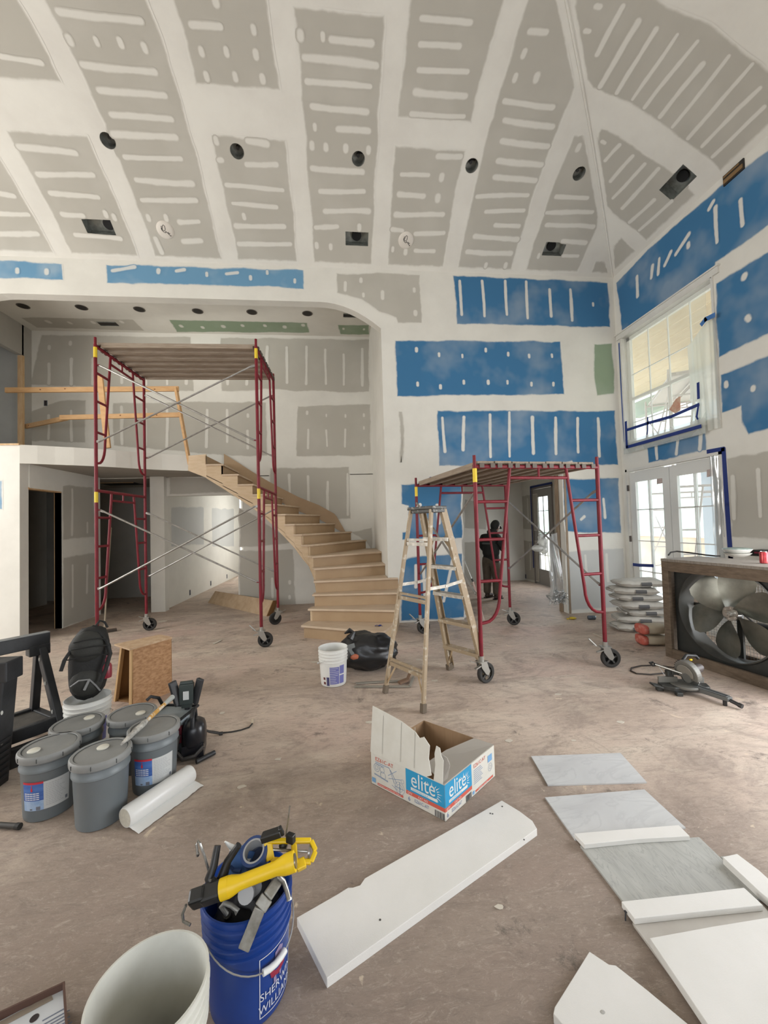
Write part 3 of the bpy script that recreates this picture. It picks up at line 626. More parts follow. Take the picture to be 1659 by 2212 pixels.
# ---- sockets and box openings in the walls
def outlet(surf, x, y, label, parent_group='electrical boxes in the walls', w=.06, h=.11):
    u, v = surf.hit(x, y); b = B(); o = surf.p(u, v, .004); n = surf.n
    a = V((0, 1, 0)) if surf.a == 0 else V((1, 0, 0)); c = V((0, 0, 1))
    for k, (i, j, di, dj) in enumerate(((-1, 0, .006, h), (1, 0, .006, h), (0, -1, w, .006), (0, 1, w, .006))):
        q = o + a*(i*w/2) + c*(j*h/2); d = (abs(n.x)*.01+abs(a.x)*di, abs(n.y)*.01+abs(a.y)*di, dj); b.box(q, d)
    t = thing('electrical_box', label, 'electrical box', o, 0, parent_group)
    obj('rim', b, mat('blue_grey_plastic', (.25, .27, .32), .6), t, world=True)
    b = B(); b.box(o-n*.003, (.004 if surf.a == 0 else w, .004 if surf.a == 1 else w, h)); obj('box_back', b, mat('box_dark', (.035, .03, .03), .8), t, world=True)
outlet(S_HALL, 99, 871, 'small open electrical box in the grey upper hall wall above the balcony')
outlet(S_HALLWALL, 410, 1280, 'nearest low electrical box on the brightly lit corridor wall', h=.12)
outlet(S_HALLWALL, 455, 1260, 'middle low electrical box on the brightly lit corridor wall', h=.12)
outlet(S_HALLWALL, 490, 1245, 'farthest low electrical box on the brightly lit corridor wall', h=.12)
outlet(S_PEXT, 1122, 1059, 'small electrical box high on the grey wall beyond the passage')
outlet(S_PEXT, 1136, 1245, 'electrical box low on the grey wall beside the passage door')
# ================================================================ windows and doors
M_WHITE = mat('white_vinyl', (.74, .74, .71), .45)
M_PRIMED = mat('primed_white_wood', (.66, .65, .61), .55, col2=(.60, .59, .55), nscale=4)
M_GLASS = see_through('window_glass', (.97, .99, .98), .06, .03)
M_FILM = see_through('milky_plastic_film', (.96, .97, .95), .24, .3, .85, (.88, .88, .82))
M_CLEARFILM = see_through('clear_plastic_sheet', (.93, .95, .95), .50, .12, .58, (.86, .88, .89))
XO = XR+TH
# upper window: casing, sash frame, grilles, glass, plastic, tape
b = B()
b.box((XR-.012, (WY0+WY1)/2, WZ1+.045), (.024, WY1-WY0+.2, .10)); b.box((XR-.02, (WY0+WY1)/2, WZ1+.09), (.04, WY1-WY0+.24, .02))
b.box((XR+.06, WY1+.0, (WZ0+WZ1)/2), (.16, .03, WZ1-WZ0)); b.box((XR+.06, WY0, (WZ0+WZ1)/2), (.16, .03, WZ1-WZ0)); b.box((XR+.06, (WY0+WY1)/2, WZ0), (.18, WY1-WY0, .03)); b.box((XR+.06, (WY0+WY1)/2, WZ1), (.16, WY1-WY0, .03))
win = struct('window_1', b, M_PRIMED)
b = B(); xs = XR+.11
for y in (WY0+.04, WY1-.05): b.box((xs, y, (WZ0+WZ1)/2), (.05, .07, WZ1-WZ0-.03))
for z in (WZ0+.04, WZ1-.04): b.box((xs, (WY0+WY1)/2, z), (.05, WY1-WY0-.03, .07))
b.box((xs, (WY0+WY1)/2, WZ0+.80), (.055, WY1-WY0-.05, .045)); obj('sash', b, M_WHITE, win)
for k in (1, 2, 3):
    b = B(); y = WY0+.075+(WY1-WY0-.16)*k/4; b.box((xs, y, (WZ0+WZ1)/2), (.02, .013, WZ1-WZ0-.1)); obj('grille', b, M_WHITE, win)
for z in (WZ0+.40, WZ0+1.22, WZ0+1.55)[:2]:
    b = B(); b.box((xs, (WY0+WY1)/2, z), (.02, WY1-WY0-.12, .013)); obj('grille', b, M_WHITE, win)
b = B(); b.box((xs+.005, (WY0+WY1)/2, (WZ0+WZ1)/2), (.006, WY1-WY0-.1, WZ1-WZ0-.1)); obj('pane', b, M_GLASS, win)
# plastic over the window: thin folded film hanging to the sill and below it
def film(name, fn, m, parent=None, nu=24, nv=20):
    b = B(); b.grid(fn, nu, nv); return obj(name, b, m, parent, smooth=True, recalc=False, angle=3)
t = thing('plastic_sheet', 'translucent plastic film taped over the upper window with blue tape', 'plastic sheet', (XR-.03, 5.5, WZ0-.16))
def wf(u, v):
    y = WY0+.14+(WY1-.02-WY0-.14)*u; z = WZ0-.14+(WZ1-WZ0+.10)*v; f = noise.noise(V((y*6, z*.9, 2)))*.02+noise.noise(V((y*14, z*3, 5)))*.008
    return V((XR+.035 + f*min(1, v*4+.3) - .105*min(1, max(0, 1.25-v*5)), y, z)) - t.location
film('film', wf, M_FILM, t, 40, 40)
def wf3(u, v):
    y = WY0+.15+(WY1-.03-WY0-.15)*u; z = WZ0-.13+.21*v
    return V((XR-.070+.006*v+noise.noise(V((y*5, z*6, 3)))*.008, y, z)) - t.location
film('apron', wf3, see_through('doubled_film', (.95, .96, .95), .62, .3, .88, (.84, .85, .82)), t, 30, 6)
def wf2(u, v):
    y = WY0-.03+(.42)*u; z = WZ0-.10+(1.50-.25*u)*v; f = noise.noise(V((y*22, z*.7, 7)))*.028
    return V((XR-.035+f, y, z)) - t.location
film('folded_edge', wf2, see_through('bunched_plastic_film', (.9, .92, .9), .72, .35, .9, (.80, .81, .76)), t, 30, 30)
def tape(pts, w, parent=None, nrm=V((-1, 0, 0)), name='tape', m=M_TAPE, th=.002):
    b = B()
    for p, q in zip(pts[:-1], pts[1:]):
        p, q = V(p), V(q); d = (q-p).normalized(); s = d.cross(nrm).normalized()*w/2; p = p-d*w*.3; q = q+d*w*.3
        b.slab([p-s, q-s, q+s, p+s], nrm*th)
    return obj(name, b, m, parent, world=parent is not None)
def rw(x, y, off=.004): q = on_x(x, y, XR); return q+V((-off, 0, 0))
def rwx(x, y, X): return on_x(x, y, X)
tape([rwx(1352, 912, XR-.084), rwx(1354, 966, XR-.084), rwx(1513, 921, XR-.084)], .05, t)
tape([rwx(1354, 929, XR-.078), rwx(1400, 914, XR-.078), rwx(1450, 900, XR-.078), rwx(1509, 874, XR-.078)], .045, t)
tape([rwx(1509, 874, XR-.078), rwx(1505, 900, XR-.07), rwx(1513, 921, XR-.006)], .03, t)
tape([rwx(1399, 902, XR-.078), rwx(1399, 930, XR-.078), rwx(1395, 954, XR-.006)], .026, t)
tape([rwx(1508, 828, XR-.082), rwx(1509, 860, XR-.082)], .04, t)
tape([rwx(1516, 700, XR-.082), rwx(1524, 690, XR-.082), rwx(1542, 681, XR-.082)], .06, t, m=mat('light_blue_tape', (.05, .16, .40), .6))
tape([rw(1338, 742), rw(1341, 800), rw(1345, 880), rw(1350, 955)], .04, t, m=mat('blue_paint_edge', (.05, .10, .30), .7))
u0 = rwx(1458, 893, XR+.05); b = B(); b.slab([u0, rwx(1470, 887, XR+.05), rwx(1470, 856, XR+.05), rwx(1460, 862, XR+.05), rwx(1446, 885, XR+.05)], (-.003, 0, 0))
obj('paper_notice', b, mat('orange_paper', (.62, .22, .12), .7, col2=(.70, .45, .30), nscale=14), t, world=True)

# double glazed doors below it
b = B(); fy = (DY0+DY1)/2
b.box((XR+.06, DY0+.02, DZ/2), (.15, .04, DZ)); b.box((XR+.06, DY1-.02, DZ/2), (.15, .04, DZ)); b.box((XR+.06, fy, DZ-.02), (.15, DY1-DY0, .04)); b.box((XR+.06, fy, .015), (.16, DY1-DY0, .03))
fdoor = struct('door_1', b, M_PRIMED)
M_DOOR = mat('white_door_paint', (.66, .66, .63), .4)
for (a, c, hinge) in ((DY0+.045, fy-.005, 0), (fy+.005, DY1-.045, 1)):
    b = B(); st = .13; x = XR+.05; zt = DZ-.05
    b.box((x, a+st/2, zt/2), (.045, st, zt-.03)); b.box((x, c-st/2, zt/2), (.045, st, zt-.03)); b.box((x, (a+c)/2, zt-.09), (.045, c-a-2*st, .18)); b.box((x, (a+c)/2, .14), (.045, c-a-2*st, .24))
    lf = obj('door_leaf', b, M_DOOR, fdoor)
    y0, y1 = a+st, c-st
    b = B(); b.box((x, (y0+y1)/2, 1.26), (.008, y1-y0, 2.02)); obj('pane', b, M_GLASS, lf)
    b = B(); 
    for dy in (-.016, .016): b.box((x, (y0+y1)/2+dy, 1.26), (.028, .010, 2.0))
    obj('grille', b, M_WHITE, lf)
    for z in (.72, 1.22, 1.74): b = B(); b.box((x, (y0+y1)/2, z), (.028, y1-y0, .016)); obj('grille', b, M_WHITE, lf)
    if hinge:
        for z in (.35, 1.25, 2.12): b = B(); b.box((XR-.005, DY1-.04, z), (.03, .02, .10)); obj('hinge', b, mat('hinge_metal', (.12, .10, .09), .4, .7), lf)
b = B(); b.slab([rwx(1419, 1022, XR+.04), rwx(1431, 1019, XR+.04), rwx(1431, 1044, XR+.04), rwx(1419, 1046, XR+.04)], (-.002, 0, 0)); b.slab([rwx(1527, 1015, XR+.02), rwx(1541, 1012, XR+.02), rwx(1541, 1028, XR+.02), rwx(1527, 1031, XR+.02)], (-.002, 0, 0)); obj('glass_sticker', b, mat('sticker_grey', (.35, .30, .28), .6, col2=(.55, .42, .38), nscale=30), fdoor)
t2 = thing('door_tape', 'dark blue tape strip framing the right side of the glazed double door', 'tape', (XR, DY0, 0))
tape([rw(1530, 976), rw(1563, 970), rw(1571, 1090), rw(1579, 1205), rwx(1580, 1260, XR-.004)], .06, t2)
t2 = thing('door_tape', 'short blue tape strip across the glazed door behind the big fan', 'tape', (XR+.02, 6.0, .9))
tape([rwx(1365, 1219, XR+.02), rwx(1381, 1221, XR+.02), rwx(1410, 1222, XR+.02)], .05, t2)
t2 = thing('plastic_sheet', 'narrow clear plastic strip creased beside the right leaf of the double door', 'plastic sheet', (XR, DY0+.02, 1.2))
def df(u, v):
    y = DY0+.01+.16*u; z = .005+2.39*v; return V((XR-.012+noise.noise(V((y*30, z*2.4, 1)))*.02, y, z))-t2.location
film('film', df, M_CLEARFILM, t2, 12, 40)
# single glazed door of the room beyond the passage
b = B(); ym = (PD0+PD1)/2
b.box((4.90, PD0+.03, 1.23), (.12, .06, 2.46)); b.box((4.90, PD1-.03, 1.23), (.12, .06, 2.46)); b.box((4.90, ym, 2.43), (.12, PD1-PD0, .06))
pdoor = struct('door_2', b, mat('dark_door_jamb', (.22, .20, .19), .6))
b = B(); x = 4.88
for y in (PD0+.06+.10, PD1-.06-.10): b.box((x, y, 1.2), (.045, .20, 2.38))
b.box((x, ym, 2.29), (.045, .52, .2)); b.box((x, ym, .2), (.045, .52, .38)); lf = obj('door_leaf', b, mat('grey_door_paint', (.34, .33, .31), .5), pdoor)
b = B(); b.box((x, ym, 1.29), (.01, .53, 1.82)); obj('pane', b, M_GLASS, lf)
b = B(); b.box((x, ym, 1.29), (.02, .014, 1.8)); obj('grille', b, M_DIM, lf)
for z in (.75, 1.3, 1.84): b = B(); b.box((x, ym, z), (.02, .53, .014)); obj('grille', b, M_DIM, lf)
t2 = thing('door_tape', 'blue tape along the head of the narrow glazed door beyond the passage', 'tape', (4.82, ym, 2.47))
tape([V((4.835, PD0, 2.47)), V((4.835, PD1+.02, 2.47)), V((4.835, PD1+.02, .4))], .05, t2)

# ================================================================ ceiling fittings
M_CAN = mat('galvanised_can', (.34, .35, .32), .45, .35, col2=(.16, .165, .15), nscale=9)
M_DUCT = mat('galvanised_duct', (.34, .36, .33), .45, .35, col2=(.16, .17, .155), nscale=7)
M_BLACK = mat('black_void', (.008, .008, .008), .8)
def frame_of(surf, u, v):
    n = surf.normal(u, v); a = (surf.p(u+.01, v)-surf.p(u-.01, v)).normalized(); c = n.cross(a).normalized(); return surf.p(u, v), a, c, n
for i, (uv, h) in enumerate(CANS):
    o, a, c, n = frame_of(S_CB, *uv)
    M = Matrix((a, c, -n)).transposed()
    t = thing('recessed_light_can', ['leftmost round recessed light opening in the coved ceiling', 'second round light opening from the left in the coved ceiling', 'middle round light opening in the coved ceiling', 'second round light opening from the right, on a compound band', 'rightmost round light opening, close to the ceiling hip'][i], 'light fitting', o, 0, 'round light openings in the coved ceiling')
    b = B(); b.shell([(.0895, -.004), (.0895, .13)], 24); b.shell([(.0895, .13), (.001, .132)], 24); b.xf(M.to_4x4()); obj('can', b, M_CAN, t, smooth=True)
    b = B(); b.cyl((0, 0, .12), (0, 0, .085), .022, 12); b.box((.03, .02, .11), (.07, .012, .02)); b.xf(M.to_4x4()); obj('socket', b, mat('socket_dark', (.03, .03, .03), .5), t)
for i, ((uv, h), surf, a0, c0) in enumerate([(BOOTS[0], S_CB, .40, .20), (BOOTS[1], S_CB, .36, .19), (BOOTS[2], S_CB, .36, .20), (BOOT_R[0], S_CR, .40, .24)]):
    o, a, c, n = frame_of(surf, *uv); M = Matrix((a, c, -n)).transposed().to_4x4()
    t = thing('air_duct_boot', ['rectangular duct opening above the left end of the arch', 'rectangular duct opening above the middle of the back wall', 'rectangular duct opening above the right part of the back wall', 'rectangular duct opening in the right-hand ceiling slope'][i], 'duct opening', o, 0, 'duct openings in the coved ceiling')
    b = B(); x, y, zz = a0/2+.002, c0/2+.002, .16
    for p, q in (((-x, -y), (x, -y)), ((x, -y), (x, y)), ((x, y), (-x, y)), ((-x, y), (-x, -y))): b.add([(p[0], p[1], -.003), (q[0], q[1], -.003), (q[0], q[1], zz), (p[0], p[1], zz)], [(0, 1, 2, 3)])
    b.add([(-x, -y, zz), (x, -y, zz), (x, y, zz), (-x, y, zz)], [(0, 1, 2, 3)]); b.xf(M); obj('boot', b, M_DUCT, t)
    b = B(); b.cyl((0 if i else .09, 0, zz-.03), (0 if i else .09, 0, zz-.002), .075, 20); b.xf(M); obj('duct_collar', b, M_BLACK, t)
for i, (x, y) in enumerate(((357, 497), (877, 519))):
    u, v = S_CB.hit(x, y); o, a, c, n = frame_of(S_CB, u, v); M = Matrix((a, c, -n)).transposed().to_4x4()
    t = thing('speaker_cover', ['round white ceiling disc with black scribble, left of the two', 'round white ceiling disc with black scribble, right of the two'][i], 'ceiling cover', o, 0, 'scribbled round covers on the ceiling')
    b = B(); b.lathe([(.001, -.022), (.095, -.022), (.115, -.012), (.125, -.002), (.125, .0)], 32); b.xf(M); obj('cover', b, mat('white_plastic_cover', (.62, .58, .52), .5), t, smooth=True)
    b = B(); scr = [[(-.03, .02), (-.02, .055), (.0, .075), (.015, .06), (.012, .02), (-.005, -.005), (-.03, .005), (-.04, .03), (-.035, .06)], [(-.045, .03), (-.04, .0), (-.02, -.02), (-.005, -.03), (.012, -.012)], [(.005, -.008), (.03, -.03), (.05, -.055), (.06, -.072), (.07, -.06)], [(.03, -.03), (.042, -.018), (.05, -.04), (.062, -.032)]]
    for s in scr: b.tube([V((-px*1.0, -py*1.0, -.0235)) if 0 else V((px, py, -.0235)) for px, py in s], .0035, 6)
    b.xf(M @ Matrix.Scale(-1 if 0 else 1, 4)); obj('scribble', b, mat('marker_ink', (.006, .006, .006), .5), t)
for i, (x, y) in enumerate(((50, 661), (176, 664), (301, 668), (427, 672), (544, 674), (664, 677))):
    u, v = S_HCEIL.hit(x, y)
    t = thing('recessed_light_can', 'small dark round light opening in the hall ceiling, %s along the row' % ['first from the left', 'second from the left', 'third from the left', 'third from the right', 'second from the right', 'last on the right'][i], 'light fitting', (u, v, 5.72), 0, 'round light openings in the hall ceiling')
    b = B(); b.lathe([(.10, -.004), (.085, -.003), (.085, -.0025)], 20); obj('rim', b, mat('dark_rim', (.10, .085, .07), .7), t)
    b = B(); b.cyl((0, 0, -.005), (0, 0, -.0055), .08, 20); obj('opening', b, mat('dark_hole', (.02, .017, .014), .8), t)
for x, y, w, h, lab in ((233, 699, .34, .14, 'dark rectangular duct opening in the grey hall ceiling panel'), (765, 681, .42, .12, 'dark duct opening in the hall ceiling behind the arch corner')):
    u, v = S_HCEIL.hit(x, y); t = thing('air_duct_boot', lab, 'duct opening', (u, v, 5.72)); b = B(); b.box((0, 0, -.004), (w, h, .006)); obj('opening', b, mat('dark_hole', (.02, .017, .014), .8), t)
    b = B(); b.box((0, h/2, -.006), (w, .012, .012)); b.box((0, -h/2, -.006), (w, .012, .012)); obj('rim', b, M_DUCT, t)
u, v = on_z(232, 1043, 2.71).x, on_z(232, 1043, 2.71).y
t = thing('air_duct_boot', 'dark open slot in the ceiling under the balcony', 'duct opening', (u, v, 2.715)); b = B(); b.box((.15, .25, -.006), (.75, .5, .008)); obj('opening', b, mat('dark_hole', (.02, .017, .014), .8), t)
b = B(); b.box((.15, .0, -.008), (.78, .02, .012)); obj('rim', b, M_STUD, t)
q = on_x(1583, 373, XR-.02); t = thing('framing_gap', 'small gap showing brown framing where right wall meets ceiling', 'wall gap', q)
b = B(); b.box((.012, 0, .0), (.02, .26, .13)); obj('opening', b, mat('dark_hole', (.02, .017, .014), .8), t); b = B(); b.box((.0, .0, -.02), (.012, .24, .05)); b.box((.0, .02, .04), (.012, .2, .02)); obj('framing', b, mat('brown_framing', (.20, .12, .05), .8), t)

# ================================================================ curved staircase
M_PLY = mat('stair_plywood', (.50, .365, .225), .6, col2=(.56, .425, .28), nscale=5, stretch=(1, 1, 6), bump=.05)
M_TREAD = mat('stair_tread', (.56, .44, .32), .55, col2=(.48, .36, .25), nscale=3, stretch=(1, 3, 1))
M_RISER = mat('stair_riser', (.40, .28, .165), .6, col2=(.34, .225, .125), nscale=2.2, lo=.3, hi=.75)
I_ = [None, (-.62, 5.956), (-.545, 6.19), (-.49, 6.36), (-.475, 6.51), (-.487, 6.66), (-.53, 6.84), (-.615, 7.0), (-.74, 7.14), (-.885, 7.26), (-1.06, 7.36), (-1.235, 7.41), (-1.42, 7.42), (-1.638, 7.42), (-1.896, 7.42), (-2.16, 7.42), (-2.44, 7.42)]
O_ = [None, (.50, 5.37), (.71, 5.80), (.80, 6.19), (.86, 6.50), (.69, 6.93), (.685, 7.41), (.45, 8.50), (.14, 8.50), (-.20, 8.50), (-.51, 8.50), (-.94, 8.50), (-1.28, 8.50), (-1.60, 8.50), (-1.89, 8.50), (-2.16, 8.50), (-2.44, 8.50)]
I_ = [None if q is None else V((*q, 0)) for q in I_]; O_ = [None if q is None else V((*q, 0)) for q in O_]
RISE = 2.979/16
st = thing('curved_staircase', 'unfinished plywood staircase curving up from the floor to the balcony', 'staircase', (0, 6.5, 0))
def stair_part(name, b, m, **k): return obj(name, b, m, st, world=True, **k)
for k in range(1, 17):
    z = RISE*k; i0, o0 = I_[k], O_[k]; d = (o0-i0).normalized(); f = V((d.y, -d.x, 0))
    b = B(); b.slab([i0+V((0, 0, z-RISE)), o0+V((0, 0, z-RISE)), o0+V((0, 0, z-.032)), i0+V((0, 0, z-.032))], -f*.018); stair_part('riser', b, M_RISER)
    if k == 16: break
    i1, o1 = I_[k+1], O_[k+1]; t1 = (i1-i0).normalized(); s1 = V((-t1.y, t1.x, 0)); ov = .03
    poly = [i0+f*ov+s1*ov, o0+f*ov] + ([V((.66, 8.5, 0))] if k == 6 else []) + ([V((.80, 6.505, 0)), V((.695, 6.51, 0))] if k == 4 else []) + [o1, i1+s1*ov]
    if k == 1: poly = [i0+f*ov+s1*ov, o0+f*ov+V((-.05, 0, 0)), o0+f*ov*.4+V((.03, .05, 0)), o1, i1+s1*ov]
    b = B(); b.slab([q+V((0, 0, z-.032)) for q in poly], (0, 0, .032)); stair_part('tread', b, M_TREAD, bev=.006)
b = B()
for k in range(1, 16):
    i0, i1 = I_[k], I_[k+1]; t1 = (i1-i0).normalized(); s1 = V((-t1.y, t1.x, 0))
    bt = lambda j: max(0, RISE*j-(.44 if j > 7 else .38)) if j > 3 else 0
    b.slab([i0+V((0, 0, bt(k))), i1+V((0, 0, bt(k+1))), i1+V((0, 0, RISE*k-.03)), i0+V((0, 0, RISE*k-.03))], -s1*.03)
b.slab([I_[16]+V((0, 0, 2.55)), I_[16]+V((-.36, .13, 2.70)), I_[16]+V((-.36, .13, 2.975)), I_[16]+V((0, 0, 2.975))], (0, .03, 0)); stair_part('inner_stringer', b, M_PLY)
b = B()
for k in range(9, 16):
    b.slab([O_[k]+V((0, 0, RISE*k-.1)), O_[k+1]+V((0, 0, RISE*(k+1)-.1)), O_[k+1]+V((0, 0, RISE*(k+1)+.20)), O_[k]+V((0, 0, RISE*k+.20))], (0, .022, 0))
b.slab([O_[9]+V((.28, 0, RISE*8-.1)), O_[9]+V((0, 0, RISE*9-.1)), O_[9]+V((0, 0, RISE*9+.20)), O_[9]+V((.05, 0, RISE*9+.14))], (0, .022, 0)); stair_part('wall_stringer', b, M_RISER)
b = B()
for k in range(1, 4):
    b.slab([O_[k]+V((0, 0, 0)), O_[k+1]+V((0, 0, 0)), O_[k+1]+V((0, 0, RISE*k-.032)), O_[k]+V((0, 0, RISE*k-.032))], (-.018, 0, 0))
stair_part('side_panel', b, M_PLY)
b = B()
for k in range(4, 16):
    z0, z1 = max(.02, RISE*k-.36), RISE*(k+1)-.40
    b.slab([I_[k]+V((0, 0, z0)), O_[k]+V((0, 0, z0)), O_[k+1]+V((0, 0, z1)), I_[k+1]+V((0, 0, z1))], (0, 0, .012))
stair_part('soffit', b, M_RISER)

# ---- temporary guard rail on the balcony
gr = thing('guard_rail', 'temporary pine guard rail nailed along the balcony edge', 'guard rail', (-3.6, 7.2, 2.98))
M_PINE = mat('pine_lumber', (.62, .38, .18), .65, col2=(.50, .28, .12), nscale=2.5, lo=.4, hi=.8, stretch=(2, 8, 8))
def rail(name, p, q, w, h, up=(0, 0, 1), knots=()):
    b = B(); b.beam(p, q, w, h, up); o = obj(name, b, M_PINE, gr, world=True, bev=.003)
    if knots:
        b = B(); d = V(q)-V(p)
        n = d.cross(V(up)).normalized()
        if n.y > 0: n = -n
        for t, zz in knots: c = V(p)+d*t+n*(w/2+.0005)+V((0, 0, zz)); b.ball(c, (.016, .002, .01), 8, 5)
        obj('knot', b, mat('knot_brown', (.20, .085, .03), .7), o, world=True)
zt = 4.19
pa, pb = on_z(12, 843, zt), on_y(386, 840, 7.56)
rail('top_rail', pa, pb, .04, .09, knots=((.2, 0), (.34, .01), (.86, -.01)))
pc = on_y(392, 896, 7.58); pd = on_z(130, 902, pc.z); pe = on_z(-40, 941, pc.z-.0)
rail('middle_rail', pd, pc, .04, .085, knots=((.5, .01), (.8, .0))); rail('middle_rail', pe, pd+V((.1, .03, 0)), .04, .085, knots=((.6, 0),))
rail('post', on_y(410, 1004, 7.60), on_y(380, 838, 7.55), .04, .10, (0, -1, 0), knots=())
q0 = on_y(233, 968, 7.12); rail('post', q0, q0+V((-.13, .02, 1.24)), .09, .04, (0, 1, 0), knots=())

# ================================================================ scaffolds
M_RED = mat('red_painted_steel', (.19, .013, .024), .45, col2=(.14, .011, .017), nscale=9, spec=.3)
M_GALV = mat('galvanised_tube', (.40, .39, .37), .4, .7, col2=(.28, .27, .25), nscale=14)
M_PLANK = mat('weathered_deck_plank', (.24, .185, .135), .8, col2=(.33, .27, .21), nscale=5, stretch=(1, 9, 9))
M_TYRE = mat('black_rubber', (.022, .020, .018), .7)
M_CAST = mat('zinc_caster', (.38, .37, .34), .38, .75)
M_HOOK = mat('dull_hook', (.12, .10, .085), .7, .2)
M_YEL = mat('yellow_sticker', (.72, .52, .03), .5)
def caster(parent, x, y, ang, lever=0):
    """8 inch swivel wheel under a post"""
    T = Matrix.Translation(V((x, y, 0))) @ Matrix.Rotation(ang, 4, 'Z')
    b = B(); b.cyl((0, 0, .225), (0, 0, .275), .026, 12); b.box((0, 0, .222), (.10, .085, .008))
    for s in (-1, 1): b.slab([(-.035, s*.034, .222), (.035, s*.034, .222), (.075, s*.034, .115), (.05, s*.034, .085), (.02, s*.034, .10), (-.03, s*.034, .17)], (0, s*.005, 0))
    b.xf(T); c = obj('caster', b, M_CAST, parent)
    wc = V((.05, 0, .101)); rot = Matrix.Rotation(math.pi/2, 3, 'X')
    b = B(); b.lathe([(.066, -.021), (.092, -.023), (.101, -.014), (.101, .014), (.092, .023), (.066, .021), (.066, -.021)], 28, wc, rot); b.xf(T); obj('tyre', b, M_TYRE, c, smooth=True)
    b = B(); b.lathe([(.001, -.024), (.022, -.024), (.022, .024), (.001, .024)], 14, wc, rot)
    for k in range(5):
        a = 2*math.pi*k/5+.3; d = V((math.cos(a), 0, math.sin(a))); b.beam(wc+d*.015, wc+d*.068, .018, .02, (0, 1, 0))
    b.xf(T); obj('wheel_hub', b, mat('caster_hub', (.05, .05, .048), .5), c)
    b = B(); b.beam((-.03, .02, .20), (-.12, .03, .235), .022, .006); b.beam((-.03, -.02, .19), (-.10, -.02, .17), .03, .012)
    if lever: b.tube([(-.08, .03, .22), (-.16, .03, .30)], .009, 8)
    b.xf(T); obj('brake_lever', b, M_CAST, c)
def end_frame(parent, x, W, z0, zt, sticker=0):
    """walk-through frame: two posts, head rail, two bent inner legs with rungs"""
    b = B(); r = .021; b.tube([(x, -W/2, zt), (x, W/2, zt)], r, 10); fr = obj('end_frame', b, M_RED, parent, smooth=True)
    for s in (-1, 1):
        b = B(); b.cyl((x, s*W/2, z0), (x, s*W/2, zt+.02), .0215, 10); b.cyl((x, s*W/2, zt+.02), (x, s*W/2, zt+.115), .017, 10); obj('post', b, M_RED, fr, smooth=True)
        yt, ym = s*(W/2-.27*W), s*(W/2-.155*W)
        pts = [V((x, yt, zt-.015)), V((x, ym, z0+.62))]
        for k in range(1, 7):
            a = k/6*math.pi/2; pts.append(V((x, ym+(s*W/2-ym)*(1-math.cos(a))*.75, z0+.62-.27*math.sin(a))))
        pts.append(V((x, s*W/2, z0+.345))); b = B(); b.tube(pts, .0165, 9); obj('inner_leg', b, M_RED, fr, smooth=True)
        for q in (.36, .745, 1.165):
            zz = zt-q; f = (zt-.015-zz)/(zt-.015-z0-.62); yi = yt+(ym-yt)*min(f, 1)
            b = B(); b.cyl((x, s*W/2, zz), (x, yi, zz), .0165, 9); obj('rung', b, M_RED, fr, smooth=True)
        for zp in (z0+.63, z0+1.67):
            b = B(); sx = -.05 if x > 0 else .05; b.cyl((x, s*W/2, zp), (x+sx, s*W/2, zp), .007, 7); obj('brace_pin', b, M_RED, fr)
    yy = W/2-.27*W; b = B(); b.cyl((x, -yy*1.0, zt-.115), (x, yy*1.0, zt-.115), .0165, 9); b.cyl((x, 0, zt-.115), (x, 0, zt), .012, 8); obj('header', b, M_RED, fr, smooth=True)
    if sticker:
        s = sticker; b = B(); b.shell([(.0222, zt-.16), (.0222, zt-.02)], 12, (x, s*W/2, 0)); obj('sticker', b, M_YEL, fr, smooth=True)
def scaffold(label, loc, rot, L, W, levels, nplank, skew=0.0, stickers=1, levers=(1, 1, 1, 1), angs=(0, 0, 0, 0), hooks=False, pale=False):
    t = thing('rolling_scaffold', label, 'scaffold', loc, rot)
    z0 = .25
    for lv in range(levels):
        zt = z0+1.93 if lv == 0 else z0+1.93+.02+1.93*lv
        zb_ = z0 if lv == 0 else z0+1.95
        for x in (-L/2, L/2): end_frame(t, x, W, zb_, zt, sticker=stickers)
        for s in (-1, 1):
            for (za, zc) in ((.63, 1.67), (1.67, .63)):
                b = B(); y = s*W/2; dy = .028*s*(1 if za < zc else -1)*.4
                p, q = V((-L/2+.045, y-s*.0+dy, zb_+za)), V((L/2-.045, y+dy, zb_+zc)); b.tube([p, q], .0125, 8)
                b.beam(p+V((-.03, 0, 0)), p.lerp(q, .02), .03, .008, (0, 1, 0)); b.beam(p.lerp(q, .98), q+V((.03, 0, 0)), .03, .008, (0, 1, 0)); obj('cross_brace', b, M_GALV, t, smooth=True)
    pw = W*.96/nplank
    for k in range(nplank):
        y = -W*.48+pw*(k+.5); b = B(); dz = noise.noise(V((k*1.7, 0, loc[0])))*.008
        b.box((0, y, zt+.045+dz), (L-.02, pw*.94, .028)); b.box((0, y-pw*.40, zt+.018+dz), (L-.1, .030, .045)); b.box((0, y+pw*.40, zt+.018+dz), (L-.1, .030, .045)); p = obj('deck_plank', b, M_PLANK, t, bev=.003)
        b = B()
        for x in (-L/2, L/2):
            for yy in (y-pw*.3, y+pw*.3): b.box((x, yy, zt+.026), (.06, .05, .012)); b.box((x+(.027 if x > 0 else -.027), yy, zt+.008), (.008, .05, .045))
        obj('hook', b, M_HOOK, p)
    i = 0
    for x in (-L/2, L/2):
        for y in (-W/2, W/2): caster(t, x, y, angs[i], levers[i]); i += 1
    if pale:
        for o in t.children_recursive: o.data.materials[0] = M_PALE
    return t
M_PALE = mat('pale_steel', (.55, .50, .48), .6)  # one pale tone that replaces every colour of the outdoor scaffold
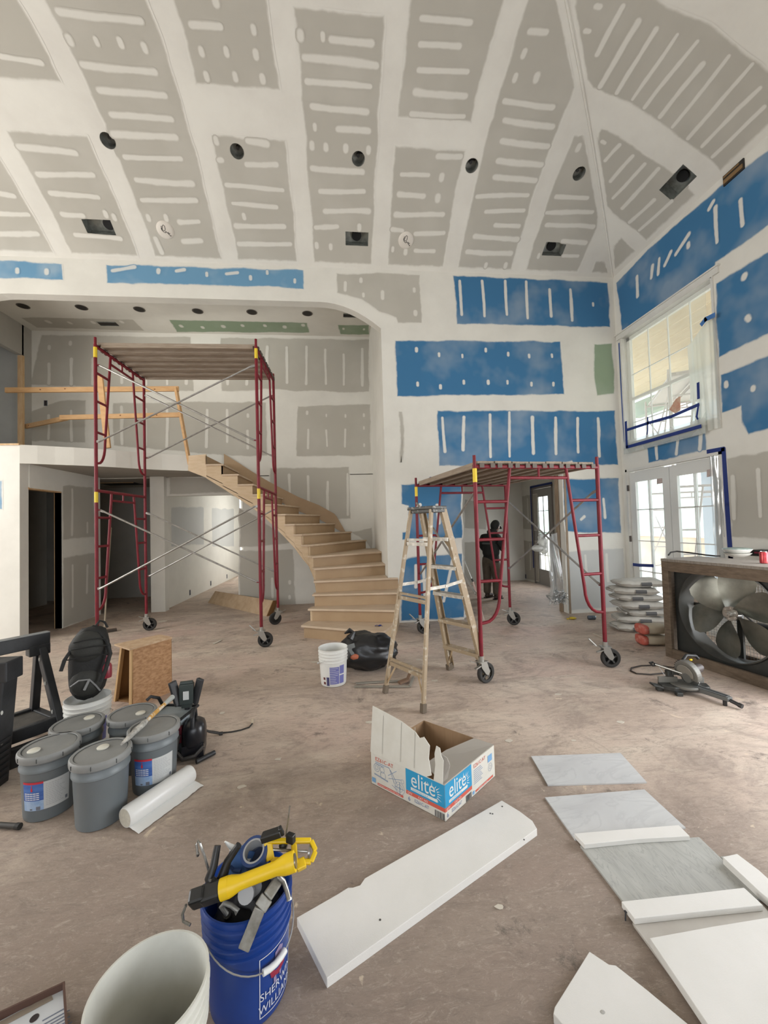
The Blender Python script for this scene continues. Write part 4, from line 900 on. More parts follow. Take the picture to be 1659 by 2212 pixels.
sA = scaffold('tall two-level red rolling scaffold standing in the arch before the stairs', (-2.20, 6.255, 0), R(-.8), 2.11, 1.27, 2, 6, stickers=-1, angs=(R(20), R(10), R(5), R(200)), levers=(0, 0, 1, 0))
sB = scaffold('short single-level red rolling scaffold in front of the passage', (1.935, 4.965, 0), R(97.7), 1.915, 1.47, 1, 7, stickers=1, angs=(R(-108), R(-75), R(-108), R(-80)), levers=(1, 0, 0, 1))
# ================================================================ step ladder
M_LAD = mat('paint_splashed_fibreglass', (.30, .225, .14), .55, col2=(.52, .47, .385), nscale=15, lo=.55, hi=.72, detail=8)
M_LAD2 = mat('aged_tan_fibreglass', (.36, .24, .125), .55, col2=(.46, .35, .22), nscale=7)
M_ALU = mat('splashed_aluminium', (.38, .35, .30), .45, .4, col2=(.62, .59, .53), nscale=20, lo=.45, hi=.7)
M_FOOT = mat('ladder_foot_rubber', (.13, .10, .07), .8)
fA, fB, fC, fD = [on_z(x, y) for x, y in ((832, 1497), (914, 1540), (973, 1446), (1054, 1472))]
la = (fB-fA).normalized(); lb = V((-la.y, la.x, 0)); lc = V((.815, 3.87, 0))
lad = thing('step_ladder', 'tan paint-splattered step ladder in front of the short scaffold', 'ladder', ((fA+fD)/2))
HZ = 1.755
tops = [lc-lb*.075-la*.145+V((0, 0, HZ)), lc-lb*.075+la*.145+V((0, 0, HZ)), lc+lb*.075-la*.16+V((0, 0, HZ)), lc+lb*.075+la*.16+V((0, 0, HZ))]
legs = []
for i, (f, tp) in enumerate(zip((fA, fB, fC, fD), tops)):
    b = B(); w = .036 if i < 2 else .075; d = (tp-f).normalized(); p = f+d*.05; n = lb
    if i < 2: b.beam(p, tp, .026, .036, lb)
    else: # C-channel rail
        s = la*(1 if i == 2 else -1)
        b.beam(p, tp, .008, w, lb); b.beam(p+s*.016+lb*w*.46, tp+s*.016+lb*w*.46, .032, .007, lb); b.beam(p+s*.016-lb*w*.46, tp+s*.016-lb*w*.46, .032, .007, lb)
    obj('rail', b, M_LAD if i % 2 == 0 or i == 3 else M_LAD, lad, world=True, bev=.002)
    legs.append((f, tp)); b = B(); b.beam(f+V((0, 0, .0)), f+d*.075, .04, w+.012, lb); obj('rubber_foot', b, M_FOOT, lad, world=True, bev=.004)
at = lambda i, z: legs[i][0].lerp(legs[i][1], z/HZ)
for z in (.29, .59, .89, 1.18, 1.47):
    b = B(); p, q = at(2, z), at(3, z); b.beam(p+la*.0, q, .095, .008); b.beam(p+lb*.045+V((0, 0, -.014)), q+lb*.045+V((0, 0, -.014)), .006, .034); b.beam(p-lb*.045+V((0, 0, -.014)), q-lb*.045+V((0, 0, -.014)), .006, .034)
    obj('step', b, M_ALU if z > .6 else M_LAD, lad, world=True)
for z in (.30, .92, 1.44):
    b = B(); p, q = at(0, z), at(1, z); b.beam(p+V((0, 0, .022)), q+V((0, 0, .022)), .018, .022); b.beam(p-V((0, 0, .02)), q-V((0, 0, .02)), .024, .034); obj('rear_bar', b, M_ALU if z > 1 else M_LAD, lad, world=True)
for i, j in ((0, 2), (1, 3)):
    b = B(); p, q = at(i, 1.02), at(j, 1.04); m = (p+q)/2+V((0, 0, -.012)); b.beam(p, m, .008, .03); b.beam(m, q, .008, .03); b.cyl(m-la*.01, m+la*.01, .012, 10); obj('spreader', b, M_ALU, lad, world=True)
b = B(); p, q = at(0, .16), at(0, .29); b.beam(at(0, .08), at(0, .29).lerp(at(1, .29), .22), .01, .014); b.beam(at(1, .10), at(1, .29).lerp(at(0, .29), .18), .01, .014); b.beam(at(2, .1), at(2, .28).lerp(at(3, .28), .22), .01, .016); b.beam(at(3, .1), at(3, .28).lerp(at(2, .28), .22), .01, .016); b.beam(at(2, 1.3), at(2, 1.46).lerp(at(3, 1.46), .3), .01, .02); b.beam(at(3, 1.3), at(3, 1.46).lerp(at(2, 1.46), .3), .01, .02); obj('corner_brace', b, M_LAD2, lad, world=True)
b = B(); c = lc+V((0, 0, HZ+.012)); rot = Matrix((la, lb, V((0, 0, 1)))).transposed(); b.box(c, (.36, .20, .03), rot); b.box(c-V((0, 0, .03)), (.34, .17, .035), rot); obj('top_cap', b, mat('splashed_dark_cap', (.05, .048, .043), .5, col2=(.42, .40, .36), nscale=22, lo=.54, hi=.66), lad, world=True, bev=.006)

# ================================================================ pails
def pail_profile(h=.37, r0=.128, r1=.148): # outside up, over the lip, inside down
    o = [(r0-.012, 0), (r0-.004, .004), (r0, .012)]
    rr = lambda z: r0+(r1-r0)*z/h
    o += [(rr(.06), .06), (rr(h-.135), h-.135)]
    for k in range(4):
        z = h-.130+k*.031; o += [(rr(z), z), (rr(z)+.007, z+.003), (rr(z)+.007, z+.008), (rr(z), z+.011), (rr(z), z+.028)]
    o += [(rr(h), h-.004), (rr(h)+.003, h), (rr(h)-.003, h), (rr(h)-.004, h-.01), (rr(.2)-.004, .2), (r0-.004, .012), (.001, .010)]
    return o
def wire(parent, h, r, swing, m, grip=None, n=22):
    """bail handle swinging down at one side"""
    b = B(); pts = []
    for k in range(n+1):
        a = math.pi*k/n; p = V((r*1.03*math.cos(a), 0, 0)); d = V((0, math.cos(swing), math.sin(swing)))*(r*1.215*math.sin(a)); pts.append(V((0, 0, h))+p+d)
    b.tube(pts, .0025, 6); w = obj('bail_handle', b, m, parent, smooth=True)
    if grip:
        b = B(); k = n//2; b.tube(pts[k-2:k+3], .010, 10); obj('grip', b, grip, w, smooth=True)
M_WIRE = mat('zinc_wire', (.45, .45, .44), .35, .8)
M_WHITEP = mat('white_pail_plastic', (.74, .74, .71), .38, col2=(.68, .675, .64), nscale=5)
M_GREYP = mat('grey_pail_plastic', (.165, .185, .195), .42, col2=(.145, .165, .175), nscale=3)
M_GREYLID = mat('grey_lid_plastic', (.20, .205, .20), .55, col2=(.25, .25, .24), nscale=6)
def curved_patch(parent, name, m, r0, r1, h, a0, a1, z0, z1, off=.0012, n=14):
    rr = lambda z: r0+(r1-r0)*z/h+off
    b = B(); b.grid(lambda u, v: V((rr(z0+(z1-z0)*v)*math.cos(a0+(a1-a0)*u), rr(z0+(z1-z0)*v)*math.sin(a0+(a1-a0)*u), z0+(z1-z0)*v)), n, 2)
    return obj(name, b, m, parent, smooth=True, recalc=False)
def curved_text(parent, name, body, size, m, r0, r1, h, ac, z, off=.0022, slant=0.0):
    vs, fs = text(body, size, 0, 'CENTER'); rr = lambda zz: r0+(r1-r0)*zz/h+off
    b = B(); b.add([V((rr(z+q.y)*math.cos(ac+(q.x+slant*q.y)/r1), rr(z+q.y)*math.sin(ac+(q.x+slant*q.y)/r1), z+q.y)) for q in vs], fs); return obj(name, b, m, parent, recalc=False)
M_LBLW = mat('label_white', (.55, .56, .55), .55); M_LBLB = mat('label_blue', (.02, .07, .32), .5, col2=(.10, .22, .52), nscale=9, stretch=(.2, .2, 1.4), lo=.42, hi=.68)
M_LBLR = mat('label_red', (.55, .03, .05), .5); M_INK = mat('label_ink', (.16, .17, .20), .6); M_LBLC = mat('label_pale_blue', (.45, .55, .68), .5, col2=(.25, .38, .60), nscale=12)
def grey_pail(loc, label, rot=0, lab=None, spout=None, handle=False, hrot=0):
    t = thing('paint_pail', label, 'bucket', loc, rot, 'lidded grey paint pails'); h, r0, r1 = .37, .122, .138
    b = B(); b.lathe([(r0-.01, 0), (r0-.002, .004), (r0, .014), (r0+(r1-r0)*.72, .27), (r1-.003, .272), (r1+.003, .278), (r1+.003, .292), (r1-.002, .298), (r1-.002, .32), (r1+.004, .325), (r1+.004, .340)], 40); obj('pail_body', b, M_GREYP, t, smooth=True)
    b = B(); b.lathe([(r1+.005, .328), (r1+.0115, .333), (r1+.0135, .350), (r1+.012, .366), (r1+.006, .372), (r1-.006, .372), (r1-.010, .366), (.06, .365), (.001, .365)], 40); lid = obj('lid', b, M_GREYLID, t, smooth=True)
    b = B(); b.shell([(r1-.0125, .3672), (r1-.0085, .3685)], 40)
    for k in range(8): a = 2*math.pi*k/8+.2; b.box((math.cos(a)*(r1+.0135), math.sin(a)*(r1+.0135), .352), (.004, .003, .022), Matrix.Rotation(a, 3, 'Z'))
    obj('lid_groove', b, mat('lid_groove', (.05, .055, .055), .6), lid)
    if spout is not None:
        a, d = spout; c = (math.cos(a)*d, math.sin(a)*d, .366); b = B(); b.lathe([(.030, 0), (.031, .006), (.026, .010), (.001, .011)], 24, c); obj('spout_cap', b, mat('cream_cap', (.62, .60, .52), .5), lid, smooth=True)
    if lab is not None:
        K = (r0, r1, h); z0, z1 = .07, .225
        curved_patch(t, 'label', M_LBLW, *K, lab-.12, lab+.82, z0, z1); p = curved_patch(t, 'label_panel', M_LBLB, *K, lab-.95, lab-.12, z0, z1, off=.0014)
        curved_patch(p, 'label_band', M_LBLR, *K, lab-.95, lab-.12, z1-.008, z1+.004, off=.0018); curved_patch(p, 'label_foot', M_LBLC, *K, lab-.95, lab-.12, z0, z0+.055, off=.0018)
        b = B()
        for k in range(13):
            z = z1-.018-k*.0098; w = rnd.uniform(.35, .78); rr = r0+(r1-r0)*z/h+.0016
            for j in range(6): 
                a = lab-.05+w*j/6; a2 = lab-.05+w*(j+1)/6-.02
                b.add([V((rr*math.cos(a), rr*math.sin(a), z)), V((rr*math.cos(a2), rr*math.sin(a2), z)), V((rr*math.cos(a2), rr*math.sin(a2), z+.0022)), V((rr*math.cos(a), rr*math.sin(a), z+.0022))], [(0, 1, 2, 3)])
        obj('label_print', b, mat('pale_ink', (.33, .34, .35), .6), t, recalc=False)
        b = B()
        for k in range(4):
            z = z1-.062-k*.011; rr = r0+(r1-r0)*z/h+.002
            for j in range(5):
                a = lab-.88+.62*j/5; a2 = a+.62/5-.015
                b.add([V((rr*math.cos(a), rr*math.sin(a), z)), V((rr*math.cos(a2), rr*math.sin(a2), z)), V((rr*math.cos(a2), rr*math.sin(a2), z+.005)), V((rr*math.cos(a), rr*math.sin(a), z+.005))], [(0, 1, 2, 3)])
        obj('label_lettering', b, mat('white_ink', (.7, .7, .7), .6), p, recalc=False)
        b = B(); q = []
        for k, (a, z, w, hh) in enumerate(((lab+.70, z0+.022, .05, .018), (lab-.32, z0+.012, .08, .02), (lab-.60, z0+.008, .05, .008))):
            rr = r0+(r1-r0)*z/h+.0022; b.grid(lambda u, v: V((rr*math.cos(a+w*2*(u-.5)), rr*math.sin(a+w*2*(u-.5)), z+hh*(v-.5))), 3, 1)
        obj('label_mark', b, M_INK, t, recalc=False)
        b = B(); rr = r0+(r1-r0)*.2/h+.002; a = lab-.55; b.add([V((rr*math.cos(a+.06*i), rr*math.sin(a+.06*i), z)) for i, z in ((-.5, .178), (.5, .178), (.7, .19), (.2, .20), (.3, .212), (-.3, .212), (-.2, .20), (-.7, .19))], [tuple(range(8))]); obj('label_emblem', b, M_LBLR, p, recalc=False)
    if handle:
        hh = thing; wire(t, .335, r1+.008, R(-30), M_WIRE, mat('white_grip', (.70, .70, .68), .4))
    return t
GP = [on_z(x, y, .37) for x, y in ((108, 1608), (219, 1622), (333, 1567), (168, 1560), (286, 1538))]; GP = [V((q.x, q.y, 0)) for q in GP]
face = lambda q: math.atan2(-q.y, -q.x)
grey_pail(GP[0], 'grey lidded pail with blue and white label, at the left front corner', 0, face(GP[0])-.10, (R(-130), .075))
grey_pail(GP[1], 'plain grey lidded pail without label, front middle, beside the white roll', 0, None, (R(110), .045))
grey_pail(GP[2], 'grey lidded pail with blue and white label, nearest the black stand light', 0, face(GP[2])+.02, None)
grey_pail(GP[3], 'grey lidded pail behind the left labelled one, near the backpack bucket', 0, None, (R(60), .07))
grey_pail(GP[4], 'grey lidded pail with wire bail, rearmost, in front of the chipboard box', 0, None, (R(-20), .07), True)

# white roll lying in front of the pails
p, q = on_z(262, 1764, .055), on_z(405, 1668, .055); d = (q-p).normalized(); s = V((-d.y, d.x, 0))
p, q = p-s*.03, q-s*.03
t = thing('plastic_roll', 'thick white roll of plastic sheeting lying before the grey pails', 'roll', (p.x, p.y, 0))
b = B(); b.tube([p, p+d*.012, q-d*.012, q], .055, 28, rad=[.05, .056, .056, .05]); obj('roll', b, mat('white_poly_film', (.72, .715, .69), .32), t, world=True, smooth=True)
b = B(); b.cyl(p-d*.001, p+d*.002, .047, 24); obj('roll_end', b, mat('roll_end_cream', (.60, .57, .48), .7, col2=(.5, .47, .40), nscale=60), t, world=True)
def rl(u, v): c = p.lerp(q, u); c.z = 0; return c - s*(.03+.085*v+noise.noise(V((u*5, v*2, 1)))*.015) + V((0, 0, .012*(1-v)+.004+abs(noise.noise(V((u*7, v*3, 4))))*.012))
b = B(); b.grid(rl, 20, 5); obj('loose_edge', b, mat('white_poly_film', (.72, .715, .69), .32), t, world=True, smooth=True, recalc=False)
# paint brush-like pole lying over the pail lids
p, q = on_z(262, 1608, .383), on_z(372, 1506, .405)
t = thing('putty_roller', 'paint-caked wooden tool lying across two grey pail lids', 'tool', p)
d = (q-p).normalized(); b = B(); b.tube([p, p.lerp(q, .12), p.lerp(q, .38), p.lerp(q, .44)], .012, 10, rad=[.006, .015, .019, .012]); obj('head', b, mat('caked_grey_paint', (.24, .23, .21), .7, col2=(.55, .53, .48), nscale=30), t, world=True, smooth=True)
b = B(); b.tube([p.lerp(q, .44), p.lerp(q, .55), p.lerp(q, .82)], .013, 10, rad=[.010, .014, .013]); obj('handle', b, mat('varnished_wood_splash', (.55, .30, .07), .45, col2=(.68, .62, .52), nscale=26, lo=.48, hi=.56), t, world=True, smooth=True)
b = B(); b.tube([p.lerp(q, .82), q], .014, 10, rad=[.014, .019]); obj('sleeve', b, mat('clear_grey_sleeve', (.40, .42, .40), .4), t, world=True, smooth=True)

# ================================================================ white buckets
c = on_z(719, 1397, .37); t = thing('white_bucket', 'open white ribbed bucket with blue printed label beside the black bag', 'bucket', (c.x, c.y, 0))
b = B(); b.lathe(pail_profile(), 44); obj('bucket_body', b, M_WHITEP, t, smooth=True, angle=.9)
K = (.128, .148, .37); fa = face(c)
M_PUR = mat('label_periwinkle', (.16, .17, .42), .5); M_MAR = mat('label_maroon', (.13, .03, .03), .5)
pl = curved_patch(t, 'label', M_PUR, *K, fa-.28, fa+.42, .035, .205); curved_patch(t, 'label', M_PUR, *K, fa+.46, fa+.86, .035, .118); curved_patch(t, 'label', M_PUR, *K, fa+.46, fa+.86, .130, .215)
curved_patch(t, 'label', mat('label_navy', (.06, .06, .16), .5), *K, fa-.55, fa-.33, .02, .105); curved_patch(t, 'label', M_MAR, *K, fa-.84, fa-.66, .075, .10); curved_patch(t, 'label', M_MAR, *K, fa-.84, fa-.64, .03, .055)
b = B()
for k in range(9):
    z = .05+k*.0175; rr = K[0]+(K[1]-K[0])*z/K[2]+.002; wd = rnd.uniform(.4, .68)
    b.grid(lambda u, v: V((rr*math.cos(fa-.27+u*wd), rr*math.sin(fa-.27+u*wd), z+.003*v)), 8, 1)
obj('label_print', b, mat('white_ink', (.7, .7, .7), .6), pl, recalc=False)
wire(t, .27, .152, R(-25), M_WIRE, mat('white_grip', (.70, .70, .68), .4)); t.rotation_euler = (0, 0, 0)
bh = [o for o in t.children if o.name.startswith('bail')][0]; bh.rotation_euler = (0, 0, R(58))

c = on_z(323, 2128, .37); t = thing('white_bucket', 'large open white bucket at the bottom edge, dark paper scraps inside', 'bucket', (c.x, c.y, 0))
b = B(); b.lathe(pail_profile(), 56); obj('bucket_body', b, mat('dusty_white_pail', (.66, .655, .60), .45, col2=(.58, .575, .52), nscale=6), t, smooth=True, angle=.9)
for i, (x, y, z, a, lab, m) in enumerate(((-.03, -.02, .10, .4, 'torn cream plastic packaging inside the large white bucket', mat('cream_scrap', (.55, .52, .45), .7)), (.035, .01, .12, 1.3, 'grey folded card scrap inside the large white bucket', mat('grey_card', (.36, .35, .33), .7)))):
    s = thing('scrap', lab, 'scrap', c + V((x, y, z-.37)), a)
    b = B(); b.slab([(-.05, -.03, -.06), (.05, -.02, -.05), (.035, .0, .05), (.0, .005, .07), (-.03, .0, .045)], (0, .006, 0)); b.slab([(-.05, -.03, -.06), (-.045, .05, -.06), (-.025, .04, .03), (-.03, .0, .045)], (.006, 0, 0)); obj('sheet', b, m, s)
    b = B(); b.tube([(-.01, -.005, .02), (.008, -.004, .03), (.012, -.004, .01)], .006, 8); obj('eyelet', b, M_INK, s)
s = thing('bin_bag', 'black crumpled bag at the bottom of the large white bucket', 'bag', (c.x+.03, c.y+.03, .02)); b = B(); b.ball((0, 0, .05), (.09, .085, .075), 16, 10, lambda d: 1+.22*noise.noise(d*3)); obj('bag', b, mat('black_bag', (.010, .010, .011), .42), s, smooth=True, angle=3); b = B(); b.tube([(.0, .0, .115), (.01, .01, .135), (.03, .0, .14)], .012, 8, rad=[.01, .016, .006]); obj('bag_tie', b, mat('black_bag', (.01, .01, .011), .42), s, smooth=True)

# ================================================================ backpack standing in a white bucket
c = on_z(190, 1505, .37); c.z = 0; t = thing('white_bucket', 'white bucket holding the black backpack, behind the grey pails', 'bucket', c)
b = B(); b.lathe(pail_profile(), 40); obj('bucket_body', b, M_WHITEP, t, smooth=True, angle=.9); fa = face(c); curved_patch(t, 'label', M_PUR, *K, fa+.25, fa+.95, .06, .23); wire(t, .27, .152, R(-31), M_WIRE)
M_BAG = mat('black_nylon', (.007, .007, .0068), .72, bump=.25, bscale=90); M_BAG2 = mat('dark_olive_nylon', (.022, .022, .019), .75, bump=.2, bscale=80)
t = thing('backpack', 'black backpack with red bottle pocket, stuffed upright in a white bucket', 'backpack', c+V((.015, .03, .335)), fa+math.pi/2)
def bp(d): return 1+.05*noise.noise(d*4)
b = B(); b.ball((0, 0, .29), (.128, .11, .27), 24, 18, lambda d: (1+.06*noise.noise(d*3.5))*(abs(d.x)**2.7+abs(d.y)**2.7+abs(d.z)**2.7)**(-1/2.7))
b.v = [V((q.x+.06*(q.z-.25)*(1 if q.z < .5 else 1)-.02, q.y, q.z)) for q in b.v]; obj('main_pack', b, M_BAG, t, smooth=True, angle=3)
b = B(); b.ball((-.03, -.06, .42), (.115, .085, .12), 20, 12, bp); obj('top_pocket', b, M_BAG2, t, smooth=True, angle=3)
b = B(); b.ball((-.035, -.065, .17), (.105, .075, .11), 20, 12, bp); obj('front_pocket', b, M_BAG2, t, smooth=True, angle=3)
b = B(); b.tube([V((-.13, -.095, .16)), V((-.08, -.14, .205)), V((-.02, -.145, .20)), V((.02, -.13, .14)), V((.045, -.105, .09))], .006, 6); b.tube([V((-.02, -.145, .20)), V((-.05, -.145, .13))], .009, 6); obj('reflective_trim', b, mat('grey_reflective', (.20, .20, .20), .5), t, smooth=True)
for zz in (.36, .43, .48): 
    b = B(); b.tube([V((-.13+.02*math.sin(zz*30), -.105, zz)), V((-.06, -.165+abs(zz-.42)*.35, zz+.012)), V((.04, -.165+abs(zz-.42)*.35, zz+.01)), V((.10, -.12, zz-.01))], .005, 6); obj('zip', b, M_BAG, t, smooth=True)
b = B(); b.tube([V((-.13, -.09, .42)), V((-.165, -.10, .36)), V((-.185, -.11, .29))], .013, 8, rad=[.010, .013, .012]); obj('strap', b, M_BAG, t, smooth=True)
b = B(); b.tube([V((.02, .0, .555)), V((.05, .03, .59)), V((.08, .03, .575)), V((.10, .02, .53))], .008, 8); obj('grab_loop', b, M_BAG, t, smooth=True)
b = B(); b.tube([V((.04, -.06, .52)), V((.09, -.1, .45)), V((.11, -.13, .36)), V((.08, -.15, .25)), V((.05, -.16, .17))], .014, 8); obj('strap', b, M_BAG, t, smooth=True)
wb = thing('water_bottle', 'red plastic bottle tucked in the side of the black backpack', 'bottle', c+Matrix.Rotation(fa+math.pi/2, 3, 'Z') @ V((.115, -.05, 0))+V((0, 0, .50)), 0)
b = B(); b.lathe([(.001, 0), (.034, .002), (.037, .02), (.037, .09), (.030, .105), (.018, .115), (.018, .13)], 18); obj('bottle', b, mat('red_plastic', (.23, .025, .04), .35), wb, smooth=True); b = B(); b.lathe([(.021, .125), (.021, .15), (.012, .155), (.010, .175), (.001, .177)], 14); obj('cap', b, mat('dark_red_plastic', (.16, .015, .03), .4), wb, smooth=True)

# ================================================================ chipboard box
p0, p1 = on_z(285, 1527), on_z(369, 1494); d = (p1-p0).normalized(); n = V((d.y, -d.x, 0))  # n points to the left-front
if n.x > 0: n = -n
t = thing('chipboard_box', 'open-sided orange chipboard ramp box standing behind the grey pails', 'box', p0)
M_OSB = mat('orange_chipboard', (.29, .145, .06), .7, col2=(.44, .25, .125), nscale=24, lo=.35, hi=.62, stretch=(1, 1, 2.2), detail=3); M_OSBE = mat('chipboard_edge', (.47, .30, .14), .75); M_OSBD = mat('brown_plywood', (.22, .115, .04), .7)
Lw = .52; h = .53; e = n*.40
tp0, tp1 = p0+d*.015+V((0, 0, h)), p1+V((0, 0, h))
b = B(); b.slab([p0, p1+d*.0, tp1, tp0+n*.02], d.cross(V((0, 0, 1))).normalized()*(-.016 if d.cross(V((0, 0, 1))).dot(n) > 0 else .016)); obj('side_panel', b, M_OSB, t, world=True)
bk0, bk1 = p0+n*.30, p1+n*.26; bt0, bt1 = tp0+n*.20, tp1+n*.17
b = B(); b.slab([bk0, bk1, bt1, bt0], n*.018); obj('side_panel', b, M_OSBD, t, world=True)
b = B(); b.slab([p1+n*.0, bk1, bt1, tp1], d*.014); obj('end_panel', b, M_OSBD, t, world=True)
b = B(); b.slab([p0+d*.06+n*.012, p1, p1+n*.25, p0+n*.28], (0, 0, .016)); obj('bottom_panel', b, M_OSBD, t, world=True)
b = B(); b.slab([tp0-d*.05+n*.0-n*.03, tp1+d*.01-n*.02, bt1+d*.01+n*.03, bt0-d*.03+n*.07], (0, 0, .016)); obj('top_panel', b, mat('chipboard_top', (.44, .29, .17), .7, col2=(.54, .39, .25), nscale=18, detail=3), t, world=True)
b = B(); b.beam(p0+n*.008+V((0, 0, .01)), tp0+n*.02+V((0, 0, -.01)), .03, .03, n); b.beam(bk0+n*.0-n*.02, bt0-n*.02, .03, .03, n); obj('edge_batten', b, M_OSBE, t, world=True)

# ================================================================ black plastic work stand at the left edge
M_BLK = mat('black_scuffed_plastic', (.013, .014, .016), .5, col2=(.022, .023, .026), nscale=12, bump=.1, bscale=40); M_CHALK = mat('plaster_splash', (.5, .5, .47), .8)
ws = thing('work_stand', 'black folding plastic sawhorse pair at the left edge', 'sawhorse', (-2.35, 3.3, 0))
def bk(name, p, q, w, h, up=(0, 0, 1)):
    b = B(); b.beam(p, q, w, h, up); return obj(name, b, M_BLK, ws, world=True, bev=.006)
e0 = on_z(105, 1378, .80); k0 = on_z(-60, 1412, .80); dd = (e0-k0).normalized(); ss = V((-dd.y, dd.x, 0))
bk('top_beam', k0-dd*.1, e0, .075, .10); b = B(); b.beam(k0-dd*.1+V((0, 0, .052)), e0+V((0, 0, .052)), .07, .004); obj('top_plate', b, mat('grey_scuffed_edge', (.20, .21, .21), .5), ws, world=True)
bk('end_block', e0-dd*.13+V((0, 0, -.07)), e0-dd*.0+V((0, 0, -.07)), .085, .08)
fb = on_z(137, 1557, .0); ff = on_z(92, 1560, .0)
lg0 = e0-dd*.05+V((0, 0, -.05))
base_r = V((lg0.x, lg0.y, 0))+ss*(-.30)+dd*.06; base_l = V((lg0.x, lg0.y, 0))+ss*(.24)+dd*.02
bk('leg', lg0, base_r, .075, .05, dd); bk('leg', lg0-dd*.01, base_l, .065, .05, dd)
m1 = lg0.lerp(base_r, .72); m2 = lg0.lerp(base_l, .72); bk('cross_bar', m1, m2, .05, .05); 
bk('tray_rail', m1, m1-dd*.62, .045, .09); bk('tray_rail', m2, m2-dd*.62, .045, .06)
b = B(); b.slab([m1-dd*.02, m2-dd*.02, m2-dd*.60, m1-dd*.60], (0, 0, .012)); obj('tray', b, mat('dusty_black_tray', (.045, .040, .034), .8, col2=(.075, .066, .055), nscale=10), ws, world=True)
bk('lower_beam', base_r+V((0, 0, .1))+dd*.0, base_r-dd*.75+V((0, 0, .1)), .05, .13)
b = B()
for f, dz in ((.12, 0), (.35, .01), (.62, -.005), (.8, .012)): q = lg0.lerp(base_r, f)-ss*.0; b.ball(q+V((-.01, -.03, 0)), (.007, .004, .016), 6, 4)
obj('plaster_spot', b, M_CHALK, ws, world=True)
p = None; w2 = thing('work_stand', 'black plastic post of a folded sawhorse cropped by the left edge', 'sawhorse', (-2.4, 2.75, 0))
p = on_z(-30, 1700, 0); q0 = V((p.x+.02, p.y, 0)); q1 = on_y(2, 1425, p.y)
def post2(name, p, q, w, h, m=M_BLK):
    b = B(); b.beam(p, q, w, h, (0, 1, 0)); return obj(name, b, m, w2, world=True, bev=.008)
post2('column', q0, q1, .14, .12); post2('collar', q1-V((0, 0, .13)), q1+V((0, 0, .0)), .17, .14); b = B()
for k in range(7): z = .05+.04*k; b.box(q0.lerp(q1, z/q1.z)+V((.072, -.01, 0)), (.012, .10, .022))
obj('grip_ridge', b, M_BLK, w2, world=True, bev=.004); b = B(); b.ball(q0.lerp(q1, .35)+V((.072, -.03, 0)), (.004, .012, .01), 6, 4); b.ball(q0.lerp(q1, .6)+V((.072, -.05, 0)), (.004, .010, .014), 6, 4); obj('plaster_spot', b, M_CHALK, w2, world=True)
p, q = on_z(0, 1782, .02), on_z(42, 1785, .02); t = thing('rubber_hose', 'short dark hose end on the floor beside the left labelled pail', 'hose', p); b = B(); b.tube([p-(q-p)*1.2, p, q], .014, 10); obj('hose', b, mat('dark_hose', (.05, .045, .04), .6), t, world=True, smooth=True); b = B(); b.tube([q-(q-p).normalized()*.02, q+(q-p).normalized()*.004], .017, 10); obj('hose_end', b, M_TYRE, t, world=True, smooth=True)

# ================================================================ stand light, small vacuum, grey bin
c = on_z(405, 1610); t = thing('work_light', 'black tripod work light with fold-out panels behind the labelled pail', 'work light', (c.x, c.y, 0), R(8))
hz = .315
b = B(); b.cyl((0, 0, .13), (0, 0, hz-.05), .013, 10); b.cyl((0, 0, .16), (0, 0, .20), .02, 10); b.cyl((0, 0, hz-.1), (0, 0, hz-.02), .018, 10); obj('mast', b, M_BLK, t, smooth=True)
b = B(); b.box((0, 0, hz+.07), (.10, .05, .15)); b.box((0, 0, hz-.01), (.07, .045, .04)); b.cyl((-.045, 0, hz+.15), (.045, 0, hz+.15), .016, 10); hd = obj('lamp_head', b, mat('dark_green_grey_plastic', (.035, .045, .042), .5), t, bev=.008)
for s in (-1, 1):
    b = B(); M = Matrix.Translation(V((s*.067, .0, hz+.085))) @ Matrix.Rotation(s*R(14), 4, 'Y') @ Matrix.Rotation(-s*R(38), 4, 'Z'); b.box((s*.012, 0, 0), (.055, .03, .185)); b.xf(M); obj('side_panel', b, M_BLK, t, bev=.006)
b = B(); b.box((0, -.027, hz+.065), (.04, .002, .062)); obj('white_label', b, M_LBLW, hd)
for k in range(3):
    a = R(-100+120*k); b = B(); d = V((math.cos(a), math.sin(a), 0)); b.tube([V((0, 0, .15))+d*.015, d*.16+V((0, 0, .05)), d*.24+V((0, 0, .012))], .009, 8); lg = obj('leg', b, mat('worn_black_tube', (.04, .036, .033), .45), t, smooth=True); b = B(); b.cyl(d*.225+V((0, 0, .016)), d*.25+V((0, 0, .012)), .013, 8); obj('rubber_foot', b, M_TYRE, lg)
c = on_z(414, 1630); t = thing('shop_vacuum', 'small black and dark red canister machine beside the work light', 'vacuum', (c.x+.02, c.y, 0), R(12))
b = B(); b.ball((0, 0, .145), (.088, .10, .12), 20, 14, lambda d: (abs(d.x)**3+abs(d.y)**3+abs(d.z)**3)**(-1/3)*.92+.05*noise.noise(d*5)); b.box((0, 0, .06), (.14, .17, .09)); obj('body', b, mat('gloss_black_plastic', (.011, .011, .014), .28), t, smooth=True)
b = B(); b.tube([(0, -.08, .22), (0, -.075, .29), (0, -.03, .315), (0, .05, .305), (0, .085, .23)], .014, 10); obj('carry_handle', b, M_BLK, t, smooth=True)
b = B(); b.box((-.085, -.02, .17), (.02, .05, .11)); obj('red_panel', b, mat('dark_red_plastic', (.16, .015, .03), .4), t, bev=.005); b = B(); b.tube([(-.09, -.05, .18), (-.11, -.07, .08), (-.06, -.11, .035), (.02, -.12, .05), (.07, -.09, .09)], .013, 9); obj('hose', b, mat('worn_black_tube', (.04, .036, .033), .45), t, smooth=True)
